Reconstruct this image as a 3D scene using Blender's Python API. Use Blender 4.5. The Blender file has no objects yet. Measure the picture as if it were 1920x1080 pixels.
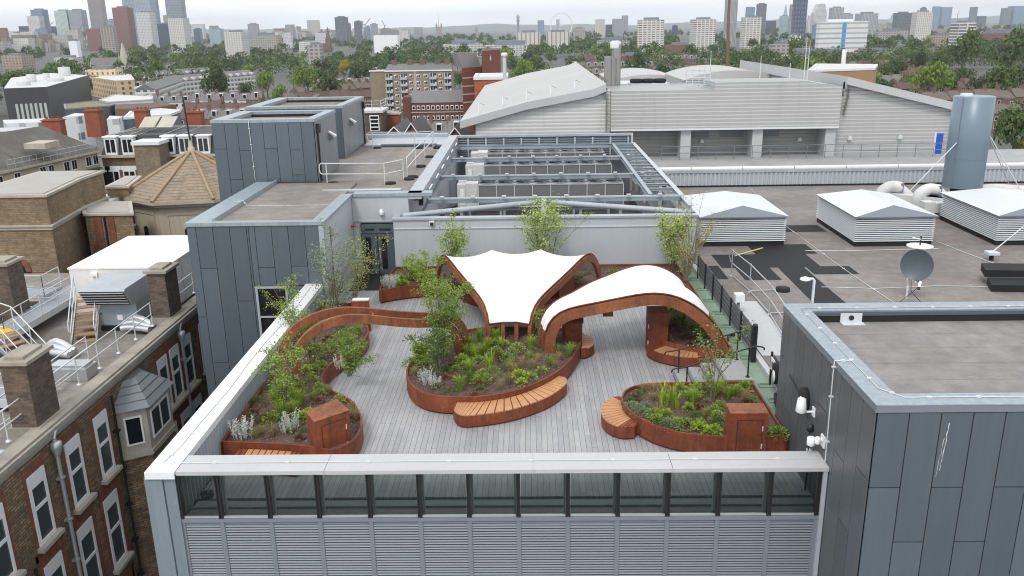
import bpy, math, random
from mathutils import Vector, Matrix
S = bpy.context.scene
COL = S.collection
RND = random.Random(7)
PI = math.pi

# ------------------------------------------------------------------ camera
F = 1590.0
PSI, TH, RO = .021, math.radians(17.1), .017
CAM = Vector((0, 0, 11.5))
FW = Vector((-math.sin(PSI)*math.cos(TH), math.cos(PSI)*math.cos(TH), -math.sin(TH)))
_r0 = Vector((math.cos(PSI), math.sin(PSI), 0))
_u0 = _r0.cross(FW)
RT = _r0*math.cos(RO) - _u0*math.sin(RO)
UP = _r0*math.sin(RO) + _u0*math.cos(RO)
GZ = -27.0                                   # street level below the terrace deck (deck is z = 0)
def ray(x, y): return FW + RT*((x-960)/F) + UP*((540-y)/F)
def PZ(x, y, z):
    d = ray(x, y); return CAM + d*((z-CAM.z)/d.z)
def PY(x, y, Y):
    d = ray(x, y); return CAM + d*(Y/d.y)
def PX(x, y, X):
    d = ray(x, y); return CAM + d*(X/d.x)
cd = bpy.data.cameras.new('camera'); cam = bpy.data.objects.new('camera', cd); COL.objects.link(cam)
cd.lens = 36*F/1920; cd.sensor_width = 36; cd.clip_end = 60000; cd.clip_start = .1
m = Matrix((RT, UP, -FW)).transposed().to_4x4(); m.translation = CAM
cam.matrix_world = m
S.camera = cam

# ------------------------------------------------------------------ materials
MATS = {}
def newmat(name):
    m = bpy.data.materials.new(name); m.use_nodes = True
    nt = m.node_tree
    for n in list(nt.nodes): nt.nodes.remove(n)
    o = nt.nodes.new('ShaderNodeOutputMaterial'); b = nt.nodes.new('ShaderNodeBsdfPrincipled')
    nt.links.new(b.outputs[0], o.inputs[0])
    MATS[name] = m
    return m, nt, b
def N(nt, t, **k):
    n = nt.nodes.new('ShaderNode'+t)
    for a, v in k.items():
        if a.startswith('i_'):
            key = a[2:]
            n.inputs[int(key) if key.isdigit() else key].default_value = v
        else: setattr(n, a, v)
    return n
def mth(nt, op, a, b=None, c=None):
    n = nt.nodes.new('ShaderNodeMath'); n.operation = op
    for i, v in enumerate((a, b, c)):
        if v is None: continue
        if isinstance(v, (int, float)): n.inputs[i].default_value = v
        else: nt.links.new(v, n.inputs[i])
    return n.outputs[0]
def mixc(nt, f, a, b, mode='MIX'):
    n = nt.nodes.new('ShaderNodeMix'); n.data_type = 'RGBA'; n.blend_type = mode
    for s, v in ((0, f), (6, a), (7, b)):
        if isinstance(v, (int, float)): n.inputs[s].default_value = v
        elif isinstance(v, (tuple, list)): n.inputs[s].default_value = (*v[:3], 1)
        else: nt.links.new(v, n.inputs[s])
    return n.outputs[2]
def ramp(nt, f, stops):
    n = nt.nodes.new('ShaderNodeValToRGB'); e = n.color_ramp.elements
    while len(e) < len(stops): e.new(.5)
    for i, (p, c) in enumerate(stops):
        e[i].position = p; e[i].color = (*c, 1) if isinstance(c, (tuple, list)) else (c, c, c, 1)
    nt.links.new(f, n.inputs[0]); return n.outputs[0]
def noise(nt, co, scale, detail=4, rough=.6, dist=0):
    n = N(nt, 'TexNoise', i_Scale=scale, i_Detail=detail, i_Roughness=rough, i_Distortion=dist)
    if co is not None: nt.links.new(co, n.inputs['Vector'])
    return n.outputs['Fac']
def coords(nt, world=True):
    if world: return N(nt, 'NewGeometry').outputs['Position']
    return N(nt, 'TexCoord').outputs['Object']
def scaled(nt, co, s):
    n = N(nt, 'Mapping'); n.inputs['Scale'].default_value = s; nt.links.new(co, n.inputs['Vector']); return n.outputs[0]
def bump(nt, b, h, strength=.3, dist=.02):
    n = N(nt, 'Bump', i_Strength=strength, i_Distance=dist); nt.links.new(h, n.inputs['Height']); nt.links.new(n.outputs[0], b.inputs['Normal'])
def lin(r, g=None, b=None):
    if g is None: g = b = r
    f = lambda c: (c/255/12.92 if c/255 <= .04045 else ((c/255+.055)/1.055)**2.4)
    return (f(r), f(g), f(b))
def mul(c, k): return tuple(min(1, x*k) for x in c)

def plain(name, col, rough=.6, metal=0, var=.12, scale=1.5, fine=.05, streak=0, bmp=0, spec=.5, dirt=None, dirt_amt=.0, world=True):
    """painted metal, stone, felt ...: base colour with blotches, fine grain and optional run-off streaks"""
    m, nt, b = newmat(name); co = coords(nt, world)
    n1 = noise(nt, co, scale, 5, .6); n2 = noise(nt, co, scale*14, 3, .6)
    c = mixc(nt, n1, mul(col, 1-var), mul(col, 1+var))
    c = mixc(nt, mth(nt, 'MULTIPLY', n2, 1), mixc(nt, 1., c, (1-fine*2,)*3, 'MULTIPLY'), mixc(nt, 1., c, (1+fine,)*3, 'MULTIPLY'))
    if streak:
        ns = noise(nt, scaled(nt, co, (5, 5, .25)), 1.2, 4, .65)
        f = ramp(nt, ns, [(.42, 0.), (.72, 1.)])
        c = mixc(nt, mth(nt, 'MULTIPLY', f, streak), c, dirt or mul(col, .55))
    elif dirt is not None:
        nd = noise(nt, co, scale*.6, 6, .7, .4)
        f = ramp(nt, nd, [(.45, 0.), (.7, 1.)])
        c = mixc(nt, mth(nt, 'MULTIPLY', f, dirt_amt), c, dirt)
    nt.links.new(c, b.inputs['Base Color'])
    b.inputs['Roughness'].default_value = rough; b.inputs['Metallic'].default_value = metal
    b.inputs['Specular IOR Level'].default_value = spec
    if bmp: bump(nt, b, n2, bmp, .01)
    return m
def face_uv(nt, world=False):
    """u along the wall, v up; object space so copies keep their pattern"""
    tc = N(nt, 'TexCoord'); sp = N(nt, 'SeparateXYZ'); nt.links.new(tc.outputs['Object'], sp.inputs[0])
    sn = N(nt, 'SeparateXYZ'); nt.links.new(tc.outputs['Normal'], sn.inputs[0])
    s = mth(nt, 'GREATER_THAN', mth(nt, 'ABSOLUTE', sn.outputs[0]), .7)
    d = mth(nt, 'SUBTRACT', sp.outputs[1], sp.outputs[0])
    u = mth(nt, 'ADD', sp.outputs[0], mth(nt, 'MULTIPLY', s, d))
    return u, sp.outputs[2], sn.outputs[2], tc.outputs['Object']
def facade(name, wall, glass=(.05, .06, .07), bay=3., floor=3., wu=.55, wv=.5, band=None, bandh=.2, rough=.7, mull=0, rnd=.5, top=None, vert=False):
    """far buildings: window grid on the walls, each pane its own shade"""
    m, nt, b = newmat(name); u, v, nz, co = face_uv(nt)
    fu = mth(nt, 'DIVIDE', u, bay); fv = mth(nt, 'DIVIDE', v, floor)
    iu = mth(nt, 'FLOOR', fu); iv = mth(nt, 'FLOOR', fv)
    ru = mth(nt, 'FRACT', fu); rv = mth(nt, 'FRACT', fv)
    mu = mth(nt, 'LESS_THAN', mth(nt, 'ABSOLUTE', mth(nt, 'SUBTRACT', ru, .5)), wu/2)
    mv = mth(nt, 'LESS_THAN', mth(nt, 'ABSOLUTE', mth(nt, 'SUBTRACT', rv, .5)), wv/2)
    win = mu if vert else mth(nt, 'MULTIPLY', mu, mv)
    cx = N(nt, 'CombineXYZ'); nt.links.new(iu, cx.inputs[0]); nt.links.new(iv, cx.inputs[1])
    wn = N(nt, 'TexWhiteNoise'); nt.links.new(cx.outputs[0], wn.inputs['Vector'])
    g = mixc(nt, mth(nt, 'MULTIPLY', wn.outputs[0], rnd), glass, mul(wall, .9))
    n1 = noise(nt, co, .25, 4)
    w = mixc(nt, n1, mul(wall, .85), mul(wall, 1.12))
    if band is not None:
        w = mixc(nt, mth(nt, 'LESS_THAN', rv, bandh), w, band)
    c = mixc(nt, win, w, g)
    up = mth(nt, 'GREATER_THAN', nz, .5)
    c = mixc(nt, up, c, top or mul(wall, .8))
    nt.links.new(c, b.inputs['Base Color']); b.inputs['Roughness'].default_value = rough
    return m
def brick(name, c1, c2, mortar, scale=1., bw=.225, bh=.075, stain=.35, stain_col=(.05, .045, .04)):
    m, nt, b = newmat(name); u, v, nz, co = face_uv(nt)
    cx = N(nt, 'CombineXYZ'); nt.links.new(u, cx.inputs[0]); nt.links.new(v, cx.inputs[1])
    t = N(nt, 'TexBrick', i_Scale=1.0); nt.links.new(cx.outputs[0], t.inputs['Vector'])
    t.inputs['Color1'].default_value = (*c1, 1); t.inputs['Color2'].default_value = (*c2, 1); t.inputs['Mortar'].default_value = (*mortar, 1)
    t.inputs['Brick Width'].default_value = bw*scale; t.inputs['Row Height'].default_value = bh*scale; t.inputs['Mortar Size'].default_value = .011*scale
    t.inputs['Bias'].default_value = -.1
    n1 = noise(nt, co, .55, 6, .7, .3); n2 = noise(nt, co, 3.5, 4, .7)
    f = mth(nt, 'MULTIPLY', ramp(nt, n1, [(.4, 0.), (.7, 1.)]), stain)
    c = mixc(nt, f, t.outputs[0], stain_col)
    c = mixc(nt, 1., c, ramp(nt, n2, [(.25, .65), (.75, 1.3)]), 'MULTIPLY')
    nt.links.new(c, b.inputs['Base Color']); b.inputs['Roughness'].default_value = .85
    bump(nt, b, t.outputs[1], -.4, .01)
    return m
def leaf(name, cols, trans=.25, rough=.6):
    m, nt, b = newmat(name)
    g = N(nt, 'NewGeometry'); oi = N(nt, 'ObjectInfo')
    c = ramp(nt, g.outputs['Random Per Island'], [(i/max(1, len(cols)-1), c) for i, c in enumerate(cols)])
    k = ramp(nt, oi.outputs['Random'], [(0, (.8, .84, .8)), (.5, (1, 1, 1)), (1, (1.2, 1.12, .95))])
    c = mixc(nt, 1., c, k, 'MULTIPLY')
    nt.links.new(c, b.inputs['Base Color']); b.inputs['Roughness'].default_value = rough
    b.inputs['Specular IOR Level'].default_value = .25
    if trans:
        tr = N(nt, 'BsdfTranslucent'); nt.links.new(c, tr.inputs[0])
        mx = N(nt, 'MixShader', i_0=trans); o = [n for n in nt.nodes if n.type == 'OUTPUT_MATERIAL'][0]
        nt.links.new(b.outputs[0], mx.inputs[1]); nt.links.new(tr.outputs[0], mx.inputs[2]); nt.links.new(mx.outputs[0], o.inputs[0])
    return m

# ------------------------------------------------------------------ mesh builder
class MB:
    def __init__(self): self.v = []; self.f = []; self.m = []; self.s = []
    def add(self, vs, fs, mi=0, smooth=False):
        o = len(self.v); self.v += [tuple(p) for p in vs]
        for q in fs: self.f.append(tuple(i+o for i in q)); self.m.append(mi); self.s.append(smooth)
        return self
    def box(self, x0, x1, y0, y1, z0, z1, mi=0):
        v = [(x0,y0,z0),(x1,y0,z0),(x1,y1,z0),(x0,y1,z0),(x0,y0,z1),(x1,y0,z1),(x1,y1,z1),(x0,y1,z1)]
        return self.add(v, [(3,2,1,0),(4,5,6,7),(0,1,5,4),(1,2,6,5),(2,3,7,6),(3,0,4,7)], mi)
    def obox(self, o, a, b, c, mi=0):
        """box with corner o and edge vectors a, b, c"""
        o, a, b, c = map(Vector, (o, a, b, c))
        v = [o, o+a, o+a+b, o+b, o+c, o+a+c, o+a+b+c, o+b+c]
        return self.add(v, [(3,2,1,0),(4,5,6,7),(0,1,5,4),(1,2,6,5),(2,3,7,6),(3,0,4,7)], mi)
    def prism(self, poly, z0, z1, mi=0, cap=True, top_mi=None, smooth=False):
        n = len(poly); v = [(p[0],p[1],z0) for p in poly]+[(p[0],p[1],z1) for p in poly]
        if sum(poly[i][0]*poly[(i+1)%n][1]-poly[(i+1)%n][0]*poly[i][1] for i in range(n)) < 0:
            v = v[:n][::-1]+v[n:][::-1]
        self.add(v, [(i,(i+1)%n,n+(i+1)%n,n+i) for i in range(n)], mi, smooth)
        if cap:
            self.add(v, [tuple(range(n,2*n))], mi if top_mi is None else top_mi); self.add(v, [tuple(range(n-1,-1,-1))], mi)
        return self
    def poly(self, pts, mi=0): return self.add(pts, [tuple(range(len(pts)))], mi)
    def extrude(self, pts, d, mi=0, side=None):
        """flat polygon given by 3-D points, thickened along vector d"""
        pts = [Vector(p) for p in pts]; d = Vector(d); n = len(pts)
        v = pts+[p+d for p in pts]; s = mi if side is None else side
        self.add(v, [tuple(range(n-1,-1,-1))], mi); self.add(v, [tuple(range(n,2*n))], mi)
        return self.add(v, [(i,(i+1)%n,n+(i+1)%n,n+i) for i in range(n)], s)
    def tube(self, pts, r, n=6, mi=0, smooth=True, r1=None, cap=True):
        pts = [Vector(p) for p in pts]; k = len(pts); rings = []
        prev = None
        for i, p in enumerate(pts):
            d = (pts[min(i+1,k-1)]-pts[max(i-1,0)])
            if d.length < 1e-9: d = Vector((0,0,1))
            d.normalize()
            a = Vector((0,0,1)) if abs(d.z) < .9 else Vector((1,0,0))
            if prev is not None: a = prev
            s = d.cross(a)
            if s.length < 1e-6: s = d.cross(Vector((1,.3,.2)))
            s.normalize(); t = s.cross(d); prev = t
            rr = r if r1 is None else r+(r1-r)*i/max(1,k-1)
            rings.append([p+(s*math.cos(2*PI*j/n)+t*math.sin(2*PI*j/n))*rr for j in range(n)])
        v = [q for R in rings for q in R]
        fs = [(i*n+j, (i+1)*n+j, (i+1)*n+(j+1)%n, i*n+(j+1)%n) for i in range(k-1) for j in range(n)]
        self.add(v, fs, mi, smooth)
        if cap: self.add(v, [tuple(range(n)), tuple(range(k*n-1,(k-1)*n-1,-1))], mi)
        return self
    def bar(self, p, q, w, h, mi=0, up=(0,0,1)):
        """rectangular bar from p to q, w wide and h high about its axis"""
        p, q = Vector(p), Vector(q); d = (q-p).normalized(); u = Vector(up)
        s = d.cross(u)
        if s.length < 1e-6: s = d.cross(Vector((0,1,0)))
        s.normalize(); u = s.cross(d)
        return self.obox(p-s*w/2-u*h/2, q-p, s*w, u*h, mi)
    def lathe(self, prof, c, n=16, mi=0, smooth=True, phase=0):
        c = Vector(c); v = []
        for r, z in prof: v += [c+Vector((r*math.cos(2*PI*j/n+phase), r*math.sin(2*PI*j/n+phase), z)) for j in range(n)]
        k = len(prof)
        self.add(v, [(i*n+j, i*n+(j+1)%n, (i+1)*n+(j+1)%n, (i+1)*n+j) for i in range(k-1) for j in range(n)], mi, smooth)
        self.add(v, [tuple(range(n-1,-1,-1)), tuple(range((k-1)*n, k*n))], mi)
        return self
    def strip(self, A, B, mi=0, smooth=True, closed=False):
        n = len(A); k = n if closed else n-1
        return self.add(list(A)+list(B), [(i,(i+1)%n,n+(i+1)%n,n+i) for i in range(k)], mi, smooth)
    def mesh(self, name, mats, origin=(0,0,0)):
        me = bpy.data.meshes.new(name); o = Vector(origin)
        me.from_pydata([(p[0]-o.x, p[1]-o.y, p[2]-o.z) for p in self.v], [], self.f)
        for x in (mats if isinstance(mats, (list, tuple)) else [mats]):
            me.materials.append(MATS[x] if isinstance(x, str) else x)
        me.polygons.foreach_set('material_index', self.m); me.polygons.foreach_set('use_smooth', self.s)
        me.update(); return me
    def build(self, name, mats, parent=None, loc=None):
        if parent is not None: org = origin_of(parent)
        else:
            org = Vector(loc) if loc is not None else self.base()
        o = bpy.data.objects.new(name, self.mesh(name, mats, org)); COL.objects.link(o)
        if parent is not None: o.parent = parent
        else: o.location = org
        return o
    def base(self):
        xs = [p[0] for p in self.v]; ys = [p[1] for p in self.v]
        return Vector(((min(xs)+max(xs))/2, (min(ys)+max(ys))/2, min(p[2] for p in self.v)))
def origin_of(o):
    p = Vector(o.location)
    while o.parent is not None: o = o.parent; p = p+Vector(o.location)
    return p
def tag(o, label, cat=None, group=None, kind=None):
    if label: o['label'] = label
    if cat: o['category'] = cat
    if group: o['group'] = group
    if kind: o['kind'] = kind
    return o
def thing(name, label, cat, loc, group=None, rz=0):
    o = bpy.data.objects.new(name, None); COL.objects.link(o); o.location = Vector(loc); o.rotation_euler.z = rz
    o.empty_display_size = .2
    return tag(o, label, cat, group)
def inst(src, name, loc, rz=0, sc=1, label=None, cat=None, group=None, parent=None):
    """copy of one object (mesh data shared)"""
    o = src.copy(); o.name = name; COL.objects.link(o); o.parent = parent; o.location = Vector(loc); o.rotation_euler = (0,0,rz)
    o.scale = (sc,)*3 if isinstance(sc, (int,float)) else sc
    if label: o['label'] = label
    if cat: o['category'] = cat
    if group: o['group'] = group
    return o
def meshobj(name, me, loc=(0,0,0), rz=0, sc=1, parent=None):
    o = bpy.data.objects.new(name, me); COL.objects.link(o); o.location = Vector(loc); o.rotation_euler.z = rz
    o.scale = (sc,)*3 if isinstance(sc, (int,float)) else sc
    o.parent = parent; return o
def copy_tree(root, loc, rz=0, sc=1, label=None, group=None):
    kids = {}
    for o in list(KIDS.get(root.name, [])): kids.setdefault(o.parent.name, []).append(o)
    def rec(o, par):
        c = o.copy(); COL.objects.link(c); c.parent = par
        for ch in kids.get(o.name, []): rec(ch, c)
        return c
    r = rec(root, None); r.location = Vector(loc); r.rotation_euler = (0,0,rz); r.scale = (sc,)*3 if isinstance(sc, (int,float)) else sc
    if label: r['label'] = label
    if group: r['group'] = group
    return r
KIDS = {}
def remember(root):
    """note all descendants once, so copies need no scene search"""
    out = []; st = [root]; al = [o for o in COL.objects if o.parent is not None]
    while st:
        p = st.pop()
        for o in al:
            if o.parent is p: out.append(o); st.append(o)
    KIDS[root.name] = out; return root
def spline(pts, n=6, closed=False):
    pts = [Vector(p) for p in pts]; k = len(pts); out = []
    for i in range(k if closed else k-1):
        g = (lambda j: pts[j % k]) if closed else (lambda j: pts[max(0, min(k-1, j))])
        p0, p1, p2, p3 = g(i-1), g(i), g(i+1), g(i+2)
        for a in range(n):
            t = a/n
            out.append(.5*((2*p1)+(p2-p0)*t+(2*p0-5*p1+4*p2-p3)*t*t+(3*p1-p0-3*p2+p3)*t**3))
    if not closed: out.append(pts[-1])
    return out
def lerp(a, b, t): return a+(b-a)*t
SKY_LO, SKY_HI, EXPO, HAZE = (9.2,9.7,10.3), (11.6,11.8,12.0), .42, 7.5e-5
# ------------------------------------------------------------------ materials used by many things
plain('cladding', (.078,.100,.120), .42, 0, .05, .5, .03, streak=.10, dirt=(.16,.18,.20))
plain('cladding_dark', (.098,.107,.117), .4, 0, .06, .5, .03)
plain('joint', (.012,.014,.017), .8)
plain('trim_grey', (.36,.39,.42), .45, 0, .07, .8, .05, dirt=(.2,.21,.21), dirt_amt=.35)
plain('trim_blue', (.235,.28,.31), .45, 0, .1, .6, .06, streak=.3, dirt=(.5,.52,.53))
plain('light_grey', (.42,.45,.48), .5, 0, .05, .3, .03, streak=.12)
plain('coping_white', (.70,.70,.70), .45, 0, .04, .7, .04, dirt=(.45,.44,.42), dirt_amt=.22)
plain('coping_grey', (.45,.45,.45), .5, 0, .06, .6, .05, dirt=(.4,.4,.39), dirt_amt=.4)
plain('white_paint', (.78,.78,.78), .45, 0, .04, 1, .03)
plain('white_membrane', (.74,.74,.73), .55, 0, .03, .8, .02, dirt=(.56,.56,.54), dirt_amt=.35)
plain('white_metal', (.58,.61,.63), .42, 0, .05, .4, .04, dirt=(.5,.52,.53), dirt_amt=.5)
plain('galv', (.50,.52,.53), .38, .55, .12, 2, .05)
plain('galv_pale', (.60,.62,.63), .5, .2, .12, 2, .05)
plain('steel_grey', (.27,.32,.36), .45, .1, .1, .7, .06, dirt=(.45,.47,.48), dirt_amt=.3)
plain('steel_pale', (.45,.48,.50), .45, .1, .1, .7, .06)
plain('black_metal', (.014,.014,.016), .45)
plain('black_rubber', (.012,.012,.013), .85, 0, .2, 2, .1)
plain('dark_void', (.012,.013,.014), .9)
plain('steel_louvre', (.19,.215,.25), .42, .1, .05, .5, .03)
plain('slate_metal', (.17,.19,.22), .45, 0, .08, 1, .05)
plain('stone', (.33,.30,.25), .85, 0, .14, 1.2, .10, dirt=(.11,.10,.085), dirt_amt=.6, bmp=.2)
plain('stone_pale', (.46,.42,.35), .85, 0, .12, 1, .08, dirt=(.22,.19,.15), dirt_amt=.5)
plain('cream_render', (.50,.44,.33), .8, 0, .1, .6, .05, streak=.35, dirt=(.22,.19,.14))
plain('grey_deckplate', (.26,.28,.31), .6, 0, .1, .6, .06)
plain('yellow_paint', (.70,.42,.03), .6, 0, .1, 1, .05)
plain('timber', (.36,.21,.10), .7, 0, .2, 3, .1)
plain('timber_seat', (.50,.25,.11), .55, 0, .22, 2, .10, dirt=(.30,.13,.06), dirt_amt=.5)
plain('red_paint', (.55,.03,.03), .5)
plain('blue_door', (.01,.09,.42), .5)
plain('green_felt', (.17,.25,.18), .85, 0, .18, 1.2, .08, dirt=(.28,.33,.27), dirt_amt=.5, bmp=.2)
plain('concrete', (.33,.33,.33), .8, 0, .15, .8, .08, dirt=(.2,.2,.2), dirt_amt=.5)
plain('concrete_pale', (.46,.46,.46), .8, 0, .12, .8, .08)
plain('mulch', (.105,.062,.05), .95, 0, .45, 3, .3, dirt=(.16,.11,.09), dirt_amt=.5, bmp=1.)
plain('asphalt', (.05,.05,.052), .9, 0, .2, .2, .1)
plain('slate', (.065,.063,.062), .75, 0, .3, .7, .2, streak=.5, dirt=(.16,.16,.15))
plain('slate_mossy', (.105,.098,.085), .85, 0, .3, .5, .2, dirt=(.17,.16,.13), dirt_amt=.8)
plain('roof_grey', (.16,.155,.15), .85, 0, .2, .1, .1)
plain('roof_red', (.115,.068,.052), .85, 0, .25, .2, .1)
plain('roof_brown', (.135,.11,.09), .85, 0, .25, .2, .1)
plain('roof_white', (.52,.52,.51), .6, 0, .06, .15, .04, dirt=(.45,.45,.43), dirt_amt=.5)
plain('orange_brick', (.27,.078,.042), .85, 0, .2, 1.5, .12, dirt=(.12,.06,.04), dirt_amt=.5)
plain('bark', (.13,.105,.08), .85, 0, .3, 8, .15)
plain('twig', (.22,.17,.12), .8, 0, .3, 8, .15)
plain('city_ground', (.10,.098,.094), .9, 0, .35, .012, .2, dirt=(.055,.075,.04), dirt_amt=.7)
plain('road', (.07,.07,.072), .9)
plain('hill', (.07,.10,.06), .95, 0, .4, .002, .2)
plain('grass', (.07,.12,.03), .95, 0, .3, .05, .2)
plain('soffit', (.09,.09,.09), .9)

def felt(name, col, light, seam=None, sd=(1, 0)):
    """mineral felt: blotches, ponding marks and lap seams"""
    m, nt, b = newmat(name); co = coords(nt)
    n1 = noise(nt, co, .22, 6, .65, .5); n2 = noise(nt, co, 1.6, 5, .7); n3 = noise(nt, co, 60, 2)
    c = mixc(nt, ramp(nt, n1, [(.35, 0.), (.68, 1.)]), col, light)
    c = mixc(nt, 1., c, ramp(nt, n2, [(.3, .78), (.7, 1.18)]), 'MULTIPLY')
    c = mixc(nt, 1., c, ramp(nt, n3, [(.3, .86), (.7, 1.12)]), 'MULTIPLY')
    sc = noise(nt, scaled(nt, co, (.9, 3.2, 1)), 1.3, 5, .7)
    c = mixc(nt, mth(nt, 'MULTIPLY', ramp(nt, sc, [(.63, 0.), (.72, 1.)]), .35), c, mul(light, 1.7))
    if seam:
        sp = N(nt, 'SeparateXYZ'); nt.links.new(co, sp.inputs[0])
        q = mth(nt, 'FRACT', mth(nt, 'DIVIDE', mth(nt, 'ADD', mth(nt, 'MULTIPLY', sp.outputs[0], sd[0]), mth(nt, 'MULTIPLY', sp.outputs[1], sd[1])), seam))
        c = mixc(nt, mth(nt, 'MULTIPLY', mth(nt, 'LESS_THAN', q, .025), .5), c, mul(col, .45))
    nt.links.new(c, b.inputs['Base Color']); b.inputs['Roughness'].default_value = .85
    bump(nt, b, n3, .25, .01)
felt('felt_brown', (.165,.145,.135), (.235,.212,.198), 1.0, (0, 1))
felt('felt_tower', (.170,.150,.132), (.26,.235,.205), 1.0, (0, 1))
felt('felt_roof', (.185,.168,.158), (.26,.245,.235), 1.0, (0, 1))

def boards(name):
    """weathered grey deck boards along Y"""
    m, nt, b = newmat(name); co = coords(nt); sp = N(nt, 'SeparateXYZ'); nt.links.new(co, sp.inputs[0])
    fx = mth(nt, 'DIVIDE', sp.outputs[0], .1585); ix = mth(nt, 'FLOOR', fx); rx = mth(nt, 'FRACT', fx)
    w1 = N(nt, 'TexWhiteNoise'); w1.noise_dimensions = '1D'; nt.links.new(ix, w1.inputs['W'])
    fy = mth(nt, 'DIVIDE', mth(nt, 'ADD', sp.outputs[1], mth(nt, 'MULTIPLY', w1.outputs[0], 9.)), 3.6); iy = mth(nt, 'FLOOR', fy); ry = mth(nt, 'FRACT', fy)
    cx = N(nt, 'CombineXYZ'); nt.links.new(ix, cx.inputs[0]); nt.links.new(iy, cx.inputs[1])
    w2 = N(nt, 'TexWhiteNoise'); nt.links.new(cx.outputs[0], w2.inputs['Vector'])
    g = noise(nt, scaled(nt, co, (14, .9, 1)), 2.2, 5, .7); n1 = noise(nt, co, .35, 5, .65)
    c = ramp(nt, w2.outputs[0], [(0, (.29,.29,.30)), (.5, (.325,.325,.335)), (1, (.36,.355,.36))])
    c = mixc(nt, 1., c, ramp(nt, g, [(.25, .8), (.75, 1.15)]), 'MULTIPLY')
    c = mixc(nt, 1., c, ramp(nt, n1, [(.3, .84), (.7, 1.1)]), 'MULTIPLY')
    gap = mth(nt, 'MAXIMUM', mth(nt, 'LESS_THAN', rx, .075), mth(nt, 'LESS_THAN', ry, .003))
    c = mixc(nt, mth(nt, 'MULTIPLY', gap, .75), c, (.07,.07,.07))
    nt.links.new(c, b.inputs['Base Color']); b.inputs['Roughness'].default_value = .7
    bump(nt, b, mth(nt, 'SUBTRACT', 1., gap), .5, .01)
boards('deck_boards')

def corten(name, k=1., gk=1.08):
    mul = lambda c, q: (c[0]*q, c[1]*q*gk, c[2]*q*gk)
    m, nt, b = newmat(name); co = coords(nt)
    n1 = noise(nt, co, .9, 6, .65, .3); n2 = noise(nt, co, 9, 5, .7); n3 = noise(nt, scaled(nt, co, (4, 4, .5)), 1.2, 5, .7)
    c = ramp(nt, n1, [(.25, mul((.135,.030,.014), k)), (.5, mul((.215,.050,.021), k)), (.75, mul((.30,.082,.033), k))])
    c = mixc(nt, mth(nt, 'MULTIPLY', ramp(nt, n3, [(.44, 0.), (.70, 1.)]), .75), c, mul((.075,.025,.017), k))
    c = mixc(nt, 1., c, ramp(nt, n2, [(.3, .75), (.7, 1.25)]), 'MULTIPLY')
    nt.links.new(c, b.inputs['Base Color']); b.inputs['Roughness'].default_value = .62; b.inputs['Specular IOR Level'].default_value = .35
    bump(nt, b, n2, .12, .01)
corten('corten', .97); corten('corten_rib', 1.15, 1.45); corten('corten_dark', .72)

def glassmat(name, tint, refl=.08, rough=.02):
    m, nt, b = newmat(name)
    for n in list(nt.nodes):
        if n.type == 'BSDF_PRINCIPLED': nt.nodes.remove(n)
    o = [n for n in nt.nodes if n.type == 'OUTPUT_MATERIAL'][0]
    t = N(nt, 'BsdfTransparent'); t.inputs[0].default_value = (*tint, 1)
    g = N(nt, 'BsdfGlossy'); g.inputs['Roughness'].default_value = rough; g.inputs[0].default_value = (.9,.95,.95,1)
    f = N(nt, 'Fresnel', i_IOR=1.5); mx = N(nt, 'MixShader')
    nt.links.new(mth(nt, 'ADD', f.outputs[0], refl), mx.inputs[0]); nt.links.new(t.outputs[0], mx.inputs[1]); nt.links.new(g.outputs[0], mx.inputs[2]); nt.links.new(mx.outputs[0], o.inputs[0])
glassmat('balustrade_glass', (.62,.66,.65), .0)
def darkglass(name, col=(.012,.014,.016), rough=.06):
    m, nt, b = newmat(name); b.inputs['Base Color'].default_value = (*col, 1); b.inputs['Roughness'].default_value = rough
    b.inputs['Specular IOR Level'].default_value = .5
darkglass('window_glass'); darkglass('window_glass_grey', (.05,.06,.065), .15)

brick('brick_yellow', (.31,.215,.115), (.21,.14,.075), (.17,.14,.10), 1.6, stain=.45)
brick('brick_brown', (.31,.20,.105), (.14,.085,.05), (.085,.07,.055), 1.4, stain=.5)
brick('brick_dark', (.15,.10,.065), (.06,.042,.03), (.10,.085,.07), 1.4, stain=.5)
brick('brick_red', (.25,.075,.04), (.18,.05,.028), (.16,.09,.06), 1.4, stain=.35)
brick('brick_mid', (.185,.095,.065), (.135,.07,.048), (.2,.14,.1), 2., stain=.3)

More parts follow.
